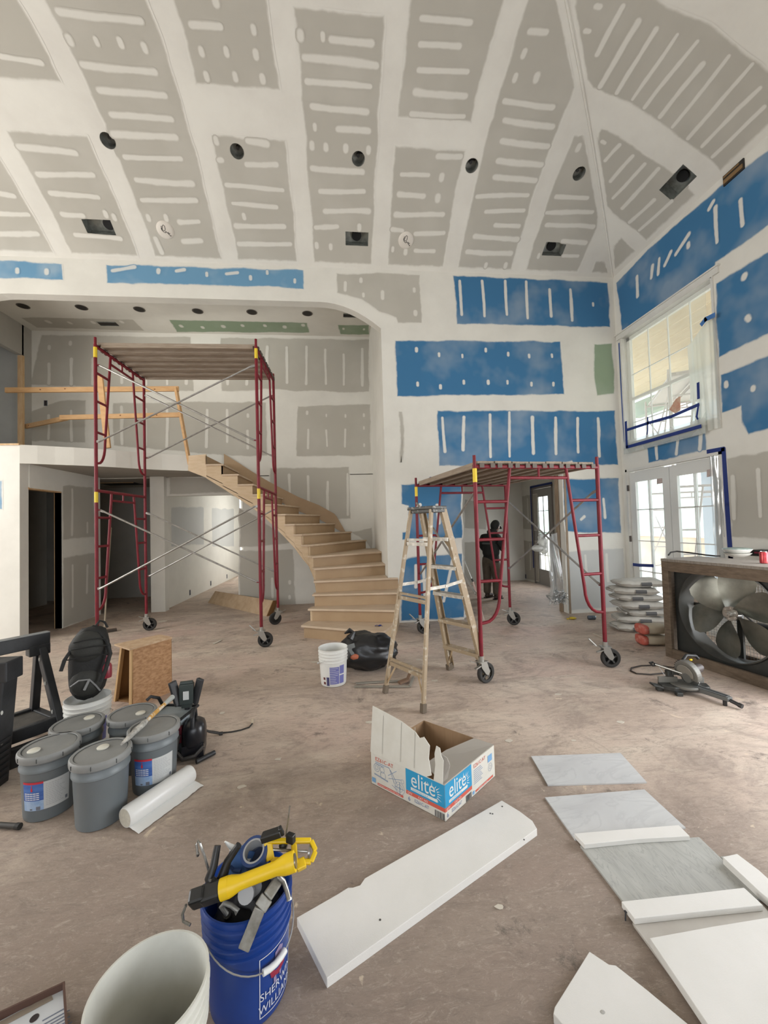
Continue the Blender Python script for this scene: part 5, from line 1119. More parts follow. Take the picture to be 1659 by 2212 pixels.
b = B(); b.cyl((.03, -.14, .018), (.14, -.06, .018), .016, 10); obj('foot_bar', b, M_BLK, t, smooth=True)
pts = [on_z(x, y, .006) for x, y in ((446, 1578), (462, 1580), (478, 1583), (500, 1581), (520, 1577), (538, 1571), (545, 1563))]
cd = thing('power_cord', 'thin black cord with plug trailing right from the black machine', 'cord', pts[-1]); b = B(); b.tube(pts, .0055, 7); obj('cable', b, M_TYRE, cd, world=True, smooth=True); b = B(); b.beam(pts[-1], pts[-1]+V((-.01, .045, .012)), .02, .02); obj('plug', b, mat('beige_plug', (.45, .38, .28), .6), cd, world=True, bev=.004)
c = V((-1.30, 2.83, 0)); t = thing('grey_bin', 'pale grey plastic bin with black rim partly hidden behind the labelled pail', 'bin', (c.x+.0, c.y+.30, 0), R(-12))
b = B(); b.slab([(-.10, -.09, 0), (.10, -.09, 0), (.10, .09, 0), (-.10, .09, 0)], (0, 0, .02)); b.add([(-.10, -.09, 0), (.10, -.09, 0), (.10, .09, 0), (-.10, .09, 0), (-.13, -.12, .27), (.13, -.12, .27), (.13, .12, .27), (-.13, .12, .27)], [(0, 1, 5, 4), (1, 2, 6, 5), (2, 3, 7, 6), (3, 0, 4, 7), (4, 5, 6, 7)]); obj('bin_body', b, mat('blue_grey_plastic2', (.30, .34, .36), .5), t, bev=.01)
b = B(); b.tube([(-.13, -.12, .275), (.13, -.12, .275), (.13, .12, .275), (-.13, .12, .275)], .012, 8, closed=True); b.tube([(-.12, .08, .28), (-.14, .05, .36), (-.165, -.0, .39), (-.185, -.02, .37)], .012, 8); obj('rim', b, M_BLK, t, smooth=True)

# ================================================================ black rubbish bag by the stairs
c = on_z(797, 1452); t = thing('rubbish_bag', 'full black rubbish bag in front of the bottom stair', 'bag', (c.x, c.y+.14, 0), R(5))
def rb(d): return 1+.16*noise.noise(d*2.2+V((1, 2, 3)))+.07*noise.noise(d*6)+.03*noise.noise(d*14)
b = B(); b.ball((0, 0, .19), (.34, .24, .21), 40, 26, rb); b.v = [V((q.x, q.y, max(.004, q.z+ .05*max(0, -q.x)*(q.z > .2)))) for q in b.v]; obj('bag', b, mat('black_bag_film', (.012, .012, .013), .34, bump=.6, bscale=9), t, smooth=True, angle=3)
b = B(); b.slab([(-.26, -.13, .30), (-.17, -.16, .33), (-.15, -.20, .22), (-.20, -.20, .20)], (0, -.01, .01)); obj('grey_wrapper', b, mat('grey_wrapper', (.16, .17, .17), .5), t); b = B(); b.ball((-.165, -.21, .205), (.055, .02, .03), 10, 6, lambda d: 1+.3*noise.noise(d*4)); obj('orange_wrapper', b, mat('orange_wrapper', (.42, .12, .06), .5), t, smooth=True); b = B(); b.tube([V((-.2, -.05, .36)), V((-.16, -.04, .42)), V((-.20, -.02, .44)), V((-.26, -.02, .41))], .02, 8, rad=[.05, .025, .03, .008]); obj('bag_neck', b, mat('black_bag_film', (.012, .012, .013), .34), t, smooth=True)
# ---- bent metal strips lying on the floor by the ladder
t = thing('metal_strips', 'thin bent metal strips lying on the floor under the ladder', 'metal strip', on_z(830, 1475))
MS = mat('dull_metal_strip', (.36, .34, .29), .45, .5)
for pts in (((765, 1483), (885, 1483), (893, 1462)), ((768, 1476), (800, 1474), (875, 1470))):
    pp = [on_z(x, y, .012) for x, y in pts]; b = B()
    for a, e in zip(pp[:-1], pp[1:]): b.beam(a, e, .022, .012)
    obj('strip', b, MS, t, world=True)
pp = [on_z(x, y, z) for x, y, z in ((862, 1475, .02), (880, 1468, .03), (885, 1455, .05))]; b = B(); b.beam(pp[0], pp[1], .05, .02); b.beam(pp[1], pp[2], .03, .012); obj('bracket', b, mat('rusty_bracket', (.17, .10, .06), .7), t, world=True)

# ---- white bag on the third stair
c = on_z(842, 1268, RISE*3); t = thing('white_bag', 'crumpled white plastic bag resting on a lower stair tread', 'bag', c)
b = B(); b.ball((0, 0, .06), (.11, .09, .085), 22, 14, lambda d: 1+.35*noise.noise(d*2.5+V((4, 0, 0)))+.12*noise.noise(d*7)); b.v = [V((q.x, q.y, max(q.z, .003))) for q in b.v]; obj('bag', b, mat('white_bag_film', (.70, .70, .68), .4), t, smooth=True, angle=3); b = B(); b.tube([V((.03, -.03, .12)), V((.07, -.02, .17)), V((.10, 0, .13))], .012, 7, rad=[.03, .018, .006]); obj('bag_knot', b, mat('white_bag_film', (.70, .70, .68), .4), t, smooth=True)
b = B(); c2 = on_z(818, 1353, RISE*1)
t = thing('tape_scrap', 'small blue tape scrap on the bottom stair tread', 'tape', c2+V((0, 0, .001))); b.grid(lambda u, v: V(((u-.5)*.11, (v-.5)*.04, .006+.012*math.sin(u*6))), 8, 1); obj('tape', b, M_TAPE, t, recalc=False); b = B(); b.ball((.02, .0, .012), (.025, .015, .010), 8, 5); obj('tape_curl', b, M_TAPE, t)
# ---- broom and plank under the tall scaffold
t = thing('push_broom', 'push broom leaning with its dark head on the floor by the scaffold', 'broom', on_z(235, 1362)); h0, h1 = on_z(214, 1365, .03), on_z(252, 1359, .03)
b = B(); b.beam(h0, h1, .06, .035); hd = obj('head', b, mat('broom_wood', (.09, .06, .04), .7), t, world=True, bev=.004); b = B(); b.beam(h0+V((0, 0, -.008)), h1+V((0, 0, -.008)), .075, .04); obj('bristles', b, mat('broom_bristle', (.06, .05, .04), .9), t, world=True)
b = B(); b.tube([h0.lerp(h1, .3)+V((0, 0, .02)), on_y(231, 1262, h0.y+.35), on_y(240, 1140, h0.y+.75)], .012, 8); obj('handle', b, mat('worn_broom_handle', (.30, .25, .18), .6), t, world=True, smooth=True)
p0, p1 = on_z(449, 1302), on_z(575, 1331)
t = thing('lumber_offcut', 'wide plywood board on edge leaning under the staircase', 'board', p0); d = (p1-p0).normalized(); sv = V((-d.y, d.x, 0)); b = B(); b.slab([p0, p1, p1+V((0, 0, .26))+sv*.14+d*.02, p0+V((0, 0, .24))+sv*.14+d*.06], sv*.02); obj('board', b, mat('stained_board', (.36, .25, .15), .75, col2=(.46, .34, .22), nscale=5), t, world=True); b = B(); b.slab([p1+d*.003, p1+d*.003+V((0, 0, .26))+sv*.14, p1+d*.003+V((0, 0, .25))+sv*.24, p1+d*.003+sv*.12], d*.02); obj('end_board', b, M_OSBD, t, world=True)
b = B(); q = on_z(468, 1387, .004); t = thing('paper_strip', 'small pale paper strip on the floor left of the scaffold caster', 'paper', q); b.slab([(-.03, -.07, 0), (.01, -.08, 0), (.05, .09, 0), (.02, .09, 0)], (0, 0, .003)); obj('strip', b, mat('cream_scrap', (.55, .52, .45), .7), t); b = B(); b.slab([(-.035, -.075, .003), (.005, -.085, .003), (.008, -.06, .006), (-.03, -.05, .006)], (0, 0, .002)); obj('folded_end', b, mat('cream_scrap', (.55, .52, .45), .7), t)
# ================================================================ printed cardboard box
bL, bF, bR = V((.128, 2.548, 0)), V((.506, 2.166, 0)), V((.916, 2.503, 0)); bK = bL+bR-bF; BH = .195
t = thing('cardboard_box', 'torn open white printed cardboard box in the middle of the floor', 'box', bF)
M_CBW = mat('white_printed_card', (.60, .58, .52), .7, col2=(.55, .525, .46), nscale=6); M_CBK = mat('brown_card', (.30, .19, .105), .8, col2=(.26, .16, .085), nscale=40, stretch=(1, 1, .1)); M_CBG = mat('grey_card_lining', (.37, .34, .30), .8)
def card(name, pts, off, m, m2=None):
    b = B(); b.slab(pts, off); return obj(name, b, m, t, world=True)
u1 = (bL-bF).normalized(); L1 = (bL-bF).length; n1 = V((u1.y, -u1.x, 0)); n1 = n1 if n1.y < 0 else -n1
u2 = (bR-bF).normalized(); L2 = (bR-bF).length; n2 = V((u2.y, -u2.x, 0)); n2 = n2 if n2.y < 0 else -n2
UZ = V((0, 0, 1))
fl = card('side_panel', [bL, bF, bF+UZ*BH, bL+UZ*BH], -n1*.004, M_CBW); fr = card('side_panel', [bF, bR, bR+UZ*BH, bF+UZ*BH], -n2*.004, M_CBW)
card('back_panel', [bR, bK, bK+UZ*BH, bR+UZ*BH], n1*.004, M_CBK); card('back_panel', [bK, bL, bL+UZ*BH, bK+UZ*BH], n2*.004, M_CBK)
card('base_panel', [bL, bF, bR, bK], UZ*.004, mat('dark_card', (.20, .12, .065), .85))
# upright torn flap of the left face, ragged at its right end
fb = bF+UZ*BH; F1 = lambda s, z, k=0.0: bF+u1*s+UZ*z-n1*k
flap = [F1(L1, BH), F1(.12, BH), F1(.085, BH+.02), F1(.105, BH+.10), F1(.10, BH+.17), F1(.14, BH+.205), F1(.17, BH+.19), F1(.20, BH+.215), F1(.30, BH+.245), F1(.42, BH+.262), F1(L1-.005, BH+.275)]
flap = [q-n1*.10*(q.z-BH)*1.0 for q in flap]; fo = card('flap', flap, -n1*.004, M_CBW)
for s in (.20, .30, .44):
    b = B(); b.slab([F1(s, BH+.02, -.001), F1(s+.0025, BH+.02, -.001), F1(s+.0025, BH+.24, -.001)-n1*.024, F1(s, BH+.24, -.001)-n1*.024], n1*.0006)
    obj('crease', b, mat('card_crease', (.42, .40, .355), .8), fo, world=True)
card('torn_strip', [F1(.012, BH), F1(.07, BH), F1(.055, BH+.09), F1(.058, BH+.15), F1(.045, BH+.195), F1(.022, BH+.19), F1(.015, BH+.15), F1(.002, BH+.13)], -n1*.004, M_CBW)
card('torn_strip', [F1(.02, BH+.0, .01), F1(.0, BH+.02, .03), F1(-.02, BH+.10, .03), F1(-.01, BH+.14, .02), F1(.02, BH+.16, .006)], -n1*.003, M_CBG)
F2 = lambda s, z, k=0.0: bF+u2*s+UZ*z-n2*k
card('inner_flap', [F2(.0, BH-.002, .004), F2(L2, BH-.002, .004), F2(L2-.03, BH+.005, .13), F2(L2*.55, BH-.01, .20), F2(.10, BH-.02, .22)], UZ*.004, M_CBG)
# print on the two faces
def pr(name, F, n, rects, m, off=.0012, parent=None):
    b = B()
    for s0, z0, s1, z1 in rects: b.slab([F(s0, z0)+n*off, F(s1, z0)+n*off, F(s1, z1)+n*off, F(s0, z1)+n*off], n*.0003)
    return obj(name, b, m, parent or t, world=True)
def prt(name, F, n, body, size, s, z, m, sgn, parent, off=.0019, align='LEFT', sx=1.0):
    vs, fs = text(body, size, 0, align); b = B(); b.add([F(s+sgn*q.x*sx, z+q.y)+n*off for q in vs], fs); return obj(name, b, m, parent, world=True, recalc=False)
M_CY = mat('print_cyan', (.02, .26, .47), .6); M_OR = mat('print_orange_red', (.55, .10, .065), .6); M_PW = mat('print_white', (.66, .66, .63), .6); M_PB = mat('print_blue_grey', (.16, .22, .36), .6); M_PBK = mat('print_black', (.04, .04, .045), .6); M_LINE = mat('print_line_blue', (.26, .32, .42), .6)
for F, n, sg, par, LL in ((F1, n1, -1, fl, L1), (F2, n2, 1, fr, L2)):
    X = (lambda x: .262-x) if sg < 0 else (lambda x: x)       # x = distance from the left end of the cyan square
    W = .262
    rc = lambda a: [(X(x0), z0, X(x1), z1) for x0, z0, x1, z1 in a]
    sq = pr('print_cyan_square', F, n, rc([(0, .072, W, BH-.001)]), M_CY, parent=par)
    pr('print_red_band', F, n, rc([(0, .050, W, .071)]), M_OR, parent=par)
    prt('brand_lettering', F, n, 'elite', .118, X(.035), .108, M_PW, sg, par, sx=.83)
    pr('tagline_bar', F, n, rc([(.035, .083, .215, .099)]), M_PW, off=.0017, parent=par)
    prt('tagline_lettering', F, n, 'LIGHTING-U.S.A.', .0145, X(.045), .0855, M_CY, sg, par, off=.0024, sx=1.05)
    b = B(); c0 = (.180, .125)
    for k in range(11):
        a = R(-42+16.5*k); d0, d1 = .036, .058+.012*(k % 2)
        x0, z0, x1, z1 = c0[0]+d0*math.cos(a), c0[1]+d0*math.sin(a), c0[0]+d1*math.cos(a), c0[1]+d1*math.sin(a); px, pz = -math.sin(a)*.0028, math.cos(a)*.0028
        if z1 > BH-.004: continue
        b.add([F(X(x0-px), z0-pz)+n*.0017, F(X(x1), z1)+n*.0017, F(X(x0+px), z0+pz)+n*.0017], [(0, 1, 2)])
    obj('sunburst', b, M_PW, par, world=True, recalc=False)
    prt('lettering', F, n, 'QTY', .017, X(.010), .0545, M_PW, sg, par); prt('lettering', F, n, 'CAT NO.', .017, X(.085), .0545, M_PW, sg, par)
    prt('lettering', F, n, '6', .036, X(.012), .016, M_PB, sg, par); prt('lettering', F, n, 'EZ61C-AT', .026, X(.058), .022, M_PB, sg, par, sx=.85)
    b = B(); x = .196
    while x < .252:
        w = rnd.choice((.0015, .003, .0045)); b.slab([F(X(x), .006)+n*.0015, F(X(x+w), .006)+n*.0015, F(X(x+w), .040)+n*.0015, F(X(x), .040)+n*.0015], n*.0002); x += w+rnd.choice((.0015, .003))
    obj('barcode', b, M_PBK, par, world=True)
    if sg < 0:
        prt('lettering', F, n, 'EZ61C-AT', .032, L1-.04, BH-.038, M_OR, -1, par); pr('print_red_line', F, n, [(L1-.055, .012, .285, .026)], M_OR, parent=par); prt('lettering', F, n, 'EMERGENCY LIGHTING EXIT COMBO', .0105, L1-.06, .0152, M_PW, -1, par)
        pr('print_blue_mark', F, n, [(L1-.01, .018, L1-.04, .045)], mat('print_mid_blue', (.16, .32, .52), .6), parent=par); pr('print_blue_line', F, n, [(L1-.04, BH-.050, L1-.15, BH-.045), (L1-.04, BH-.060, L1-.11, BH-.055)], M_LINE, parent=par)
        b = B()
        def circ(s, z, r, w=.0022): b.add([q for k in range(20) for q in (F1(s+(r-w)*math.cos(k*.31416), z+(r-w)*math.sin(k*.31416))+n*.0015, F1(s+r*math.cos(k*.31416), z+r*math.sin(k*.31416))+n*.0015)], [(2*k, 2*k+1, (2*k+3) % 40, (2*k+2) % 40) for k in range(20)])
        def lin(s0, z0, s1, z1, w=.0018): d = V((s1-s0, z1-z0)).normalized(); b.add([F1(s0-d.y*w, z0+d.x*w)+n*.0015, F1(s0+d.y*w, z0-d.x*w)+n*.0015, F1(s1+d.y*w, z1-d.x*w)+n*.0015, F1(s1-d.y*w, z1+d.x*w)+n*.0015], [(0, 1, 2, 3)])
        for s, z, r in ((L1-.05, .115, .024), (L1-.05, .115, .013), (L1-.095, .115, .018), (L1-.10, .085, .022), (.31, .058, .036), (.31, .058, .022), (.31, .058, .008), (.288, .105, .012)): circ(s, z, r)
        for q in ((L1-.03, .075, L1-.14, .065), (L1-.03, .070, L1-.14, .060), (L1-.14, .10, .33, .150), (L1-.145, .085, .30, .11), (L1-.16, .14, .33, .075), (L1-.15, .15, .35, .07), (L1-.17, .055, .33, .04), (.31, .022, .31, .094), (.275, .058, .345, .058)): lin(*q)
        obj('line_drawing', b, M_LINE, par, world=True, recalc=False)
    else:
        prt('lettering', F, n, 'EZ61C-AT', .030, .285, BH-.038, M_OR, 1, par); pr('print_red_line', F, n, [(.30, .012, L2-.03, .024)], M_OR, parent=par); prt('lettering', F, n, 'EMERGENCY LIGHTING', .010, .33, .0146, M_PW, 1, par)
        pr('print_blue_line', F, n, [(.285, BH-.055-.011*k, .285+.08+.03*((k*7) % 3)/3, BH-.0515-.011*k) for k in range(8)], M_LINE, parent=par); pr('print_blue_mark', F, n, [(L2-.085, BH-.075, L2-.035, BH-.035), (.268, .012, .288, .03)], mat('print_mid_blue', (.16, .32, .52), .6), parent=par)
        b = B(); F1b = F2
        for (s, z, r) in ((L2-.06, .085, .024), (L2-.06, .085, .012)): b.add([q for k in range(20) for q in (F2(s+(r-.002)*math.cos(k*.31416), z+(r-.002)*math.sin(k*.31416))+n*.0015, F2(s+r*math.cos(k*.31416), z+r*math.sin(k*.31416))+n*.0015)], [(2*k, 2*k+1, (2*k+3) % 40, (2*k+2) % 40) for k in range(20)])
        obj('line_drawing', b, M_LINE, par, world=True, recalc=False)

# ================================================================ foam boards and marble tiles
M_FOAM = mat('white_foam_board', (.72, .70, .665), .75, col2=(.67, .655, .615), nscale=3, bump=.12, bscale=260)
def board(name, label, cat, px, z0, th, m, group=None, bev=.002, zt=None, extra=None):
    zz = z0+th; pts = [on_z(x, y, zz) for x, y in px]; c = sum(pts, V((0, 0, 0)))/len(pts); c.z = z0
    t = thing(name, label, cat, c, 0, group); b = B(); b.slab([V((q.x, q.y, z0)) for q in pts], (0, 0, th)); obj('board', b, m, t, world=True, bev=bev); return t, pts
t, pts = board('foam_board', 'long white foam board with cut corner lying diagonally in the foreground', 'foam board', [(641, 1982), (730, 1931), (752, 1917), (762, 1917), (778, 1912), (788, 1897), (1084, 1729), (1122, 1752), (1150, 1773), (1160, 1790), (706, 2113)], 0, .036, M_FOAM, 'loose white foam pieces')
b = B()
for x, y in ((1059, 1757), (1064, 1758), (1085, 1742), (1132, 1814), (821, 1987)): q = on_z(x, y, .0365); b.cyl(q, q+V((0, 0, .0008)), .0045, 8)
obj('screw_hole', b, mat('dark_hole2', (.08, .075, .07), .8), t, world=True)
def tile(label, px, z0, m, th=.010):
    t, pts = board('marble_tile', label, 'tile', px, z0, th, m, 'floor tile samples laid in a row', .001)
    b = B(); c = sum(pts, V((0, 0, 0)))/4; b.slab([V((q.x, q.y, z0-.001 if z0 > .002 else .0003)).lerp(V((c.x, c.y, .0003 if z0 < .002 else z0-.001)), .01) for q in pts], (0, 0, .003)); obj('tile_back', b, mat('tile_edge_tan', (.40, .33, .26), .7), t, world=True)
    return t
def marble(name, c0, c1, vein, scale, stretch, rough=.22, lo=.46, hi=.60, amt=.75):
    m = bpy.data.materials.new(name); m.use_nodes = True; nt = m.node_tree; N = nt.nodes; L = nt.links; p = N['Principled BSDF']; p.inputs['Roughness'].default_value = rough; p.inputs['Specular IOR Level'].default_value = .5
    tc = N.new('ShaderNodeTexCoord'); mp = N.new('ShaderNodeMapping'); mp.inputs['Scale'].default_value = stretch; mp.inputs['Rotation'].default_value = (0, 0, .5); L.new(tc.outputs['Object'], mp.inputs[0])
    n1 = N.new('ShaderNodeTexNoise'); n1.inputs['Scale'].default_value = scale; n1.inputs['Detail'].default_value = 8; n1.inputs['Distortion'].default_value = 1.3; L.new(mp.outputs[0], n1.inputs['Vector'])
    r1 = N.new('ShaderNodeValToRGB'); r1.color_ramp.elements[0].position = lo-.14; r1.color_ramp.elements[0].color = (*c1, 1); r1.color_ramp.elements[1].position = hi; r1.color_ramp.elements[1].color = (*c0, 1); L.new(n1.outputs[0], r1.inputs[0])
    n2 = N.new('ShaderNodeTexNoise'); n2.inputs['Scale'].default_value = scale*1.4; n2.inputs['Detail'].default_value = 10; n2.inputs['Distortion'].default_value = 2; L.new(mp.outputs[0], n2.inputs['Vector'])
    sb = N.new('ShaderNodeMath'); sb.operation = 'SUBTRACT'; sb.inputs[1].default_value = .5; L.new(n2.outputs[0], sb.inputs[0]); ab = N.new('ShaderNodeMath'); ab.operation = 'ABSOLUTE'; L.new(sb.outputs[0], ab.inputs[0])
    r2 = N.new('ShaderNodeValToRGB'); r2.color_ramp.elements[0].position = 0; r2.color_ramp.elements[0].color = (amt, amt, amt, 1); r2.color_ramp.elements[1].position = .03; r2.color_ramp.elements[1].color = (0, 0, 0, 1); L.new(ab.outputs[0], r2.inputs[0])
    mx = N.new('ShaderNodeMix'); mx.data_type = 'RGBA'; L.new(r2.outputs[0], mx.inputs['Factor']); L.new(r1.outputs[0], mx.inputs[6]); mx.inputs[7].default_value = (*vein, 1); L.new(mx.outputs[2], p.inputs['Base Color']); return m
M_MAR = marble('white_marble', (.60, .605, .60), (.50, .50, .50), (.43, .43, .435), 1.3, (1, 2.2, 1), amt=.35); M_LIN = marble('grey_linear_stone', (.44, .44, .41), (.37, .37, .345), (.24, .24, .225), 13, (1, .22, 1), .5, .46, .66, amt=.45); M_TRA = mat('beige_stone_tile', (.50, .475, .43), .5, col2=(.45, .42, .38), nscale=6)
tile('white marble tile with soft grey veins, farthest of the row on the floor', [(1147, 1633), (1340, 1626), (1397, 1689), (1183, 1695)], 0, M_MAR)
tile('white marble tile with a grey branching vein, second of the row', [(1177, 1722), (1392, 1705), (1481, 1787), (1242, 1812)], 0, M_MAR)
tile('matt grey streaked stone tile between two white foam strips', [(1253, 1826), (1510, 1808), (1648, 1940), (1375, 1985)], 0, M_LIN)
tile('beige stone tile mostly covered by the large foam board', [(1366, 1992), (1648, 1955), (1860, 2190), (1560, 2260)], 0, M_TRA)
t = tile('second beige tile showing its edge beneath the covered beige tile', [(1368, 1996), (1650, 1958), (1800, 2120), (1515, 2195)], .0105, M_TRA)
tile('grey tile edge showing beyond the second foam strip on the right', [(1556, 1850), (1576, 1848), (1652, 1930), (1640, 1934)], .0, M_LIN, .006)
G = 'loose white foam pieces'
board('foam_strip', 'narrow white foam strip lying across the marble and grey tiles', 'foam board', [(1240, 1800), (1350, 1791), (1466, 1782), (1490, 1806), (1380, 1812), (1262, 1824)], .0105, .022, M_FOAM, G)
board('foam_strip', 'wider white foam strip lying across the grey and beige tiles', 'foam board', [(1342, 1947), (1480, 1932), (1607, 1917), (1648, 1955), (1500, 1970), (1370, 1984)], .021, .024, M_FOAM, G)
board('foam_board', 'large white foam sheet on the beige tile at the lower right', 'foam board', [(1403, 2026), (1540, 2001), (1700, 1975), (2000, 2300), (1608, 2330)], .021, .03, M_FOAM, G)
board('foam_strip', 'white foam strip lying beside the grey tile at the right edge', 'foam board', [(1561, 1851), (1592, 1844), (1640, 1880), (1760, 1990), (1730, 2000), (1640, 1925)], .0062, .035, M_FOAM, G)
t, pts = board('foam_board', 'angled white foam piece cut off by the bottom edge', 'foam board', [(1273, 2055), (1315, 2083), (1330, 2085), (1400, 2140), (1520, 2240), (1420, 2330), (1240, 2240), (1195, 2190), (1198, 2175)], 0, .03, M_FOAM, G)
b = B(); q = on_z(1302, 2186, .0305); b.ball(q, (.008, .006, .001), 8, 4); obj('stain', b, mat('grey_stain', (.40, .39, .36), .8), t, world=True)
q = on_z(1356, 1988); t = thing('nail', 'dark nail standing at the left edge of the beige tile', 'nail', q); b = B(); b.tube([q+V((-.01, .0, .0)), q+V((-.005, .004, .03))], .003, 6); obj('shank', b, M_PBK, t, world=True); b = B(); b.cyl(q+V((-.005, .004, .03)), q+V((-.005, .004, .032)), .006, 8); obj('nail_head', b, M_PBK, t, world=True)

# ================================================================ blue bucket with tools
c = on_z(535, 1905, .37); c.z = 0; BB = c
M_BLUE = mat('royal_blue_plastic', (.008, .038, .20), .36, col2=(.010, .047, .24), nscale=4)
t = thing('tool_bucket', 'royal blue printed bucket full of tools in the foreground', 'bucket', c)
b = B(); b.lathe(pail_profile(), 56); obj('bucket_body', b, M_BLUE, t, smooth=True, angle=.9)
fa = face(c); aL = fa+.45; K = (.128, .148, .37); M_WL = mat('white_print', (.58, .60, .66), .5)
aa, ab_, z0, z1 = fa+.22, fa+1.30, .03, .225
b = B(); KR_ = lambda z: K[0]+(K[1]-K[0])*z/K[2]+.0015
for (u0, u1, v0, v1) in ((aa, ab_, z0, z0+.003), (aa, ab_, z1-.003, z1), (aa, aa+.02, z0, z1), (ab_-.02, ab_, z0, z1)):
    b.grid(lambda u, v: V((KR_(v0+(v1-v0)*v)*math.cos(u0+(u1-u0)*u), KR_(v0+(v1-v0)*v)*math.sin(u0+(u1-u0)*u), v0+(v1-v0)*v)), 12, 2)
fm = obj('printed_frame', b, M_WL, t, recalc=False)
curved_text(t, 'shop_lettering', 'SHERWIN', .036, M_WL, *K, (aa+ab_)/2, .085); curved_text(t, 'shop_lettering', 'WILLIAMS.', .036, M_WL, *K, (aa+ab_)/2, .045)
b = B(); ac = (aa+ab_)/2-.02
def cp(x, z): r = KR_(z)+.001; return V((r*math.cos(ac+x/.14), r*math.sin(ac+x/.14), z))
b.add([cp(x, z) for x, z in ((-.03, .135), (.0, .125), (.03, .135), (.036, .155), (.025, .175), (0, .182), (-.025, .175), (-.036, .155))], [tuple(range(8))]); obj('emblem', b, mat('emblem_red', (.25, .015, .04), .5), t, recalc=False)
b = B(); b.add([cp(x, z) for x, z in ((-.018, .183), (.012, .183), (.020, .205), (.004, .218), (-.016, .208))], [tuple(range(5))]); b.add([cp(x, z) for x, z in ((-.02, .11), (-.008, .11), (-.012, .133), (-.022, .13))], [(0, 1, 2, 3)]); b.add([cp(x, z) for x, z in ((.006, .115), (.012, .115), (.014, .13), (.004, .13))], [(0, 1, 2, 3)]); obj('emblem_outline', b, mat('emblem_pale', (.25, .20, .33), .5), t, recalc=False)
wire(t, .285, .150, R(-31), M_WIRE, mat('white_grip', (.70, .70, .68), .4)); bh = [o for o in t.children if o.name.startswith('bail')][0]; bh.rotation_euler = (0, 0, fa+.55-math.pi/2)
M_CY2 = mat('safety_yellow', (.78, .52, .006), .42); M_TBLK = mat('tool_black_plastic', (.012, .012, .012), .42); M_STEEL = mat('worn_tool_steel', (.40, .39, .37), .32, .85, col2=(.22, .21, .19), nscale=20); M_GRIME = mat('grimy_steel', (.17, .16, .135), .5, .3, col2=(.33, .32, .29), nscale=18)
def wp(x, y, z): return on_z(x, y, z)
def local_frame(p, q, up):
    d = (q-p).normalized(); s = d.cross(up).normalized(); w = s.cross(d); return d, s, w
# caulking gun with closed yellow cradle
p, q = wp(480, 1921, .45), wp(634, 1861, .50)
g = thing('caulking_gun', 'yellow caulking gun with black grip lying across the blue bucket rim', 'caulking gun', p, 0); d, s, w = local_frame(p, q, V((.2, -.5, 1))); Lg = (q-p).length
def arc_trough(p, d, s, w, L, r, a0, a1, th, n=10, prof=None):
    b = B(); vs = []; m = 8
    for i in range(m+1):
        x = L*i/m; rr = r*(prof(i/m) if prof else 1)
        for rad in (rr, rr-th):
            for j in range(n+1):
                a = a0+(a1-a0)*j/n; vs.append(p+d*x+s*(rad*math.cos(a))+w*(rad*math.sin(a)))
    W = 2*(n+1); fs = []
    for i in range(m):
        for j in range(n):
            fs.append((i*W+j, i*W+j+1, (i+1)*W+j+1, (i+1)*W+j)); o = n+1; fs.append((i*W+o+j, (i+1)*W+o+j, (i+1)*W+o+j+1, i*W+o+j+1))
        for j in (0, n): fs.append((i*W+j, i*W+n+1+j, (i+1)*W+n+1+j, (i+1)*W+j))
    for i in (0, m):
        for j in range(n): fs.append((i*W+j, i*W+j+1, i*W+n+2+j, i*W+n+1+j))
    b.add(vs, fs); return b
b = arc_trough(p, d, s, w, Lg, .024, R(-40), R(220), .004, prof=lambda x: 1.22 if x < .13 or x > .87 else .88); obj('cradle', b, M_CY2, g, world=True, smooth=True)
for a_, e_ in ((p-d*.004, p+d*.022), (q-d*.022, q+d*.004)): b = B(); b.tube([a_, e_], .030, 20); obj('end_ring', b, M_CY2, g, world=True, smooth=True)
b = B(); b.cyl(q+d*.002, q+d*.008, .021, 18); obj('steel_disc', b, M_STEEL, g, world=True, smooth=True)
hp = wp(412, 1945, .43); b = B(); b.beam(p-d*.0, hp.lerp(p, .35), .05, .045, w); b.beam(hp.lerp(p, .5), hp, .042, .055, w); obj('gun_body', b, M_TBLK, g, world=True, bev=.008)
gt = [wp(452, 1896, .47), wp(462, 1870, .50), wp(470, 1826, .545)]; b = B(); b.tube([wp(462, 1912, .45)]+gt, .014, 10, rad=[.019, .015, .013, .011]); b.tube([wp(478, 1902, .45), wp(492, 1860, .50), wp(516, 1825, .545)], .012, 10, rad=[.018, .013, .011]); obj('grip', b, M_TBLK, g, world=True, smooth=True)
hk = [wp(402, 1955, .43), wp(394, 1975, .40), wp(396, 1990, .38), wp(411, 1998, .375)]; b = B(); b.tube(hk, .0045, 7); obj('rod_hook', b, M_STEEL, g, world=True, smooth=True)
b = B(); qq = wp(454, 1903, .475); b.cyl(qq, qq+V((0, 0, .004)), .004, 8); obj('rivet', b, M_STEEL, g, world=True)
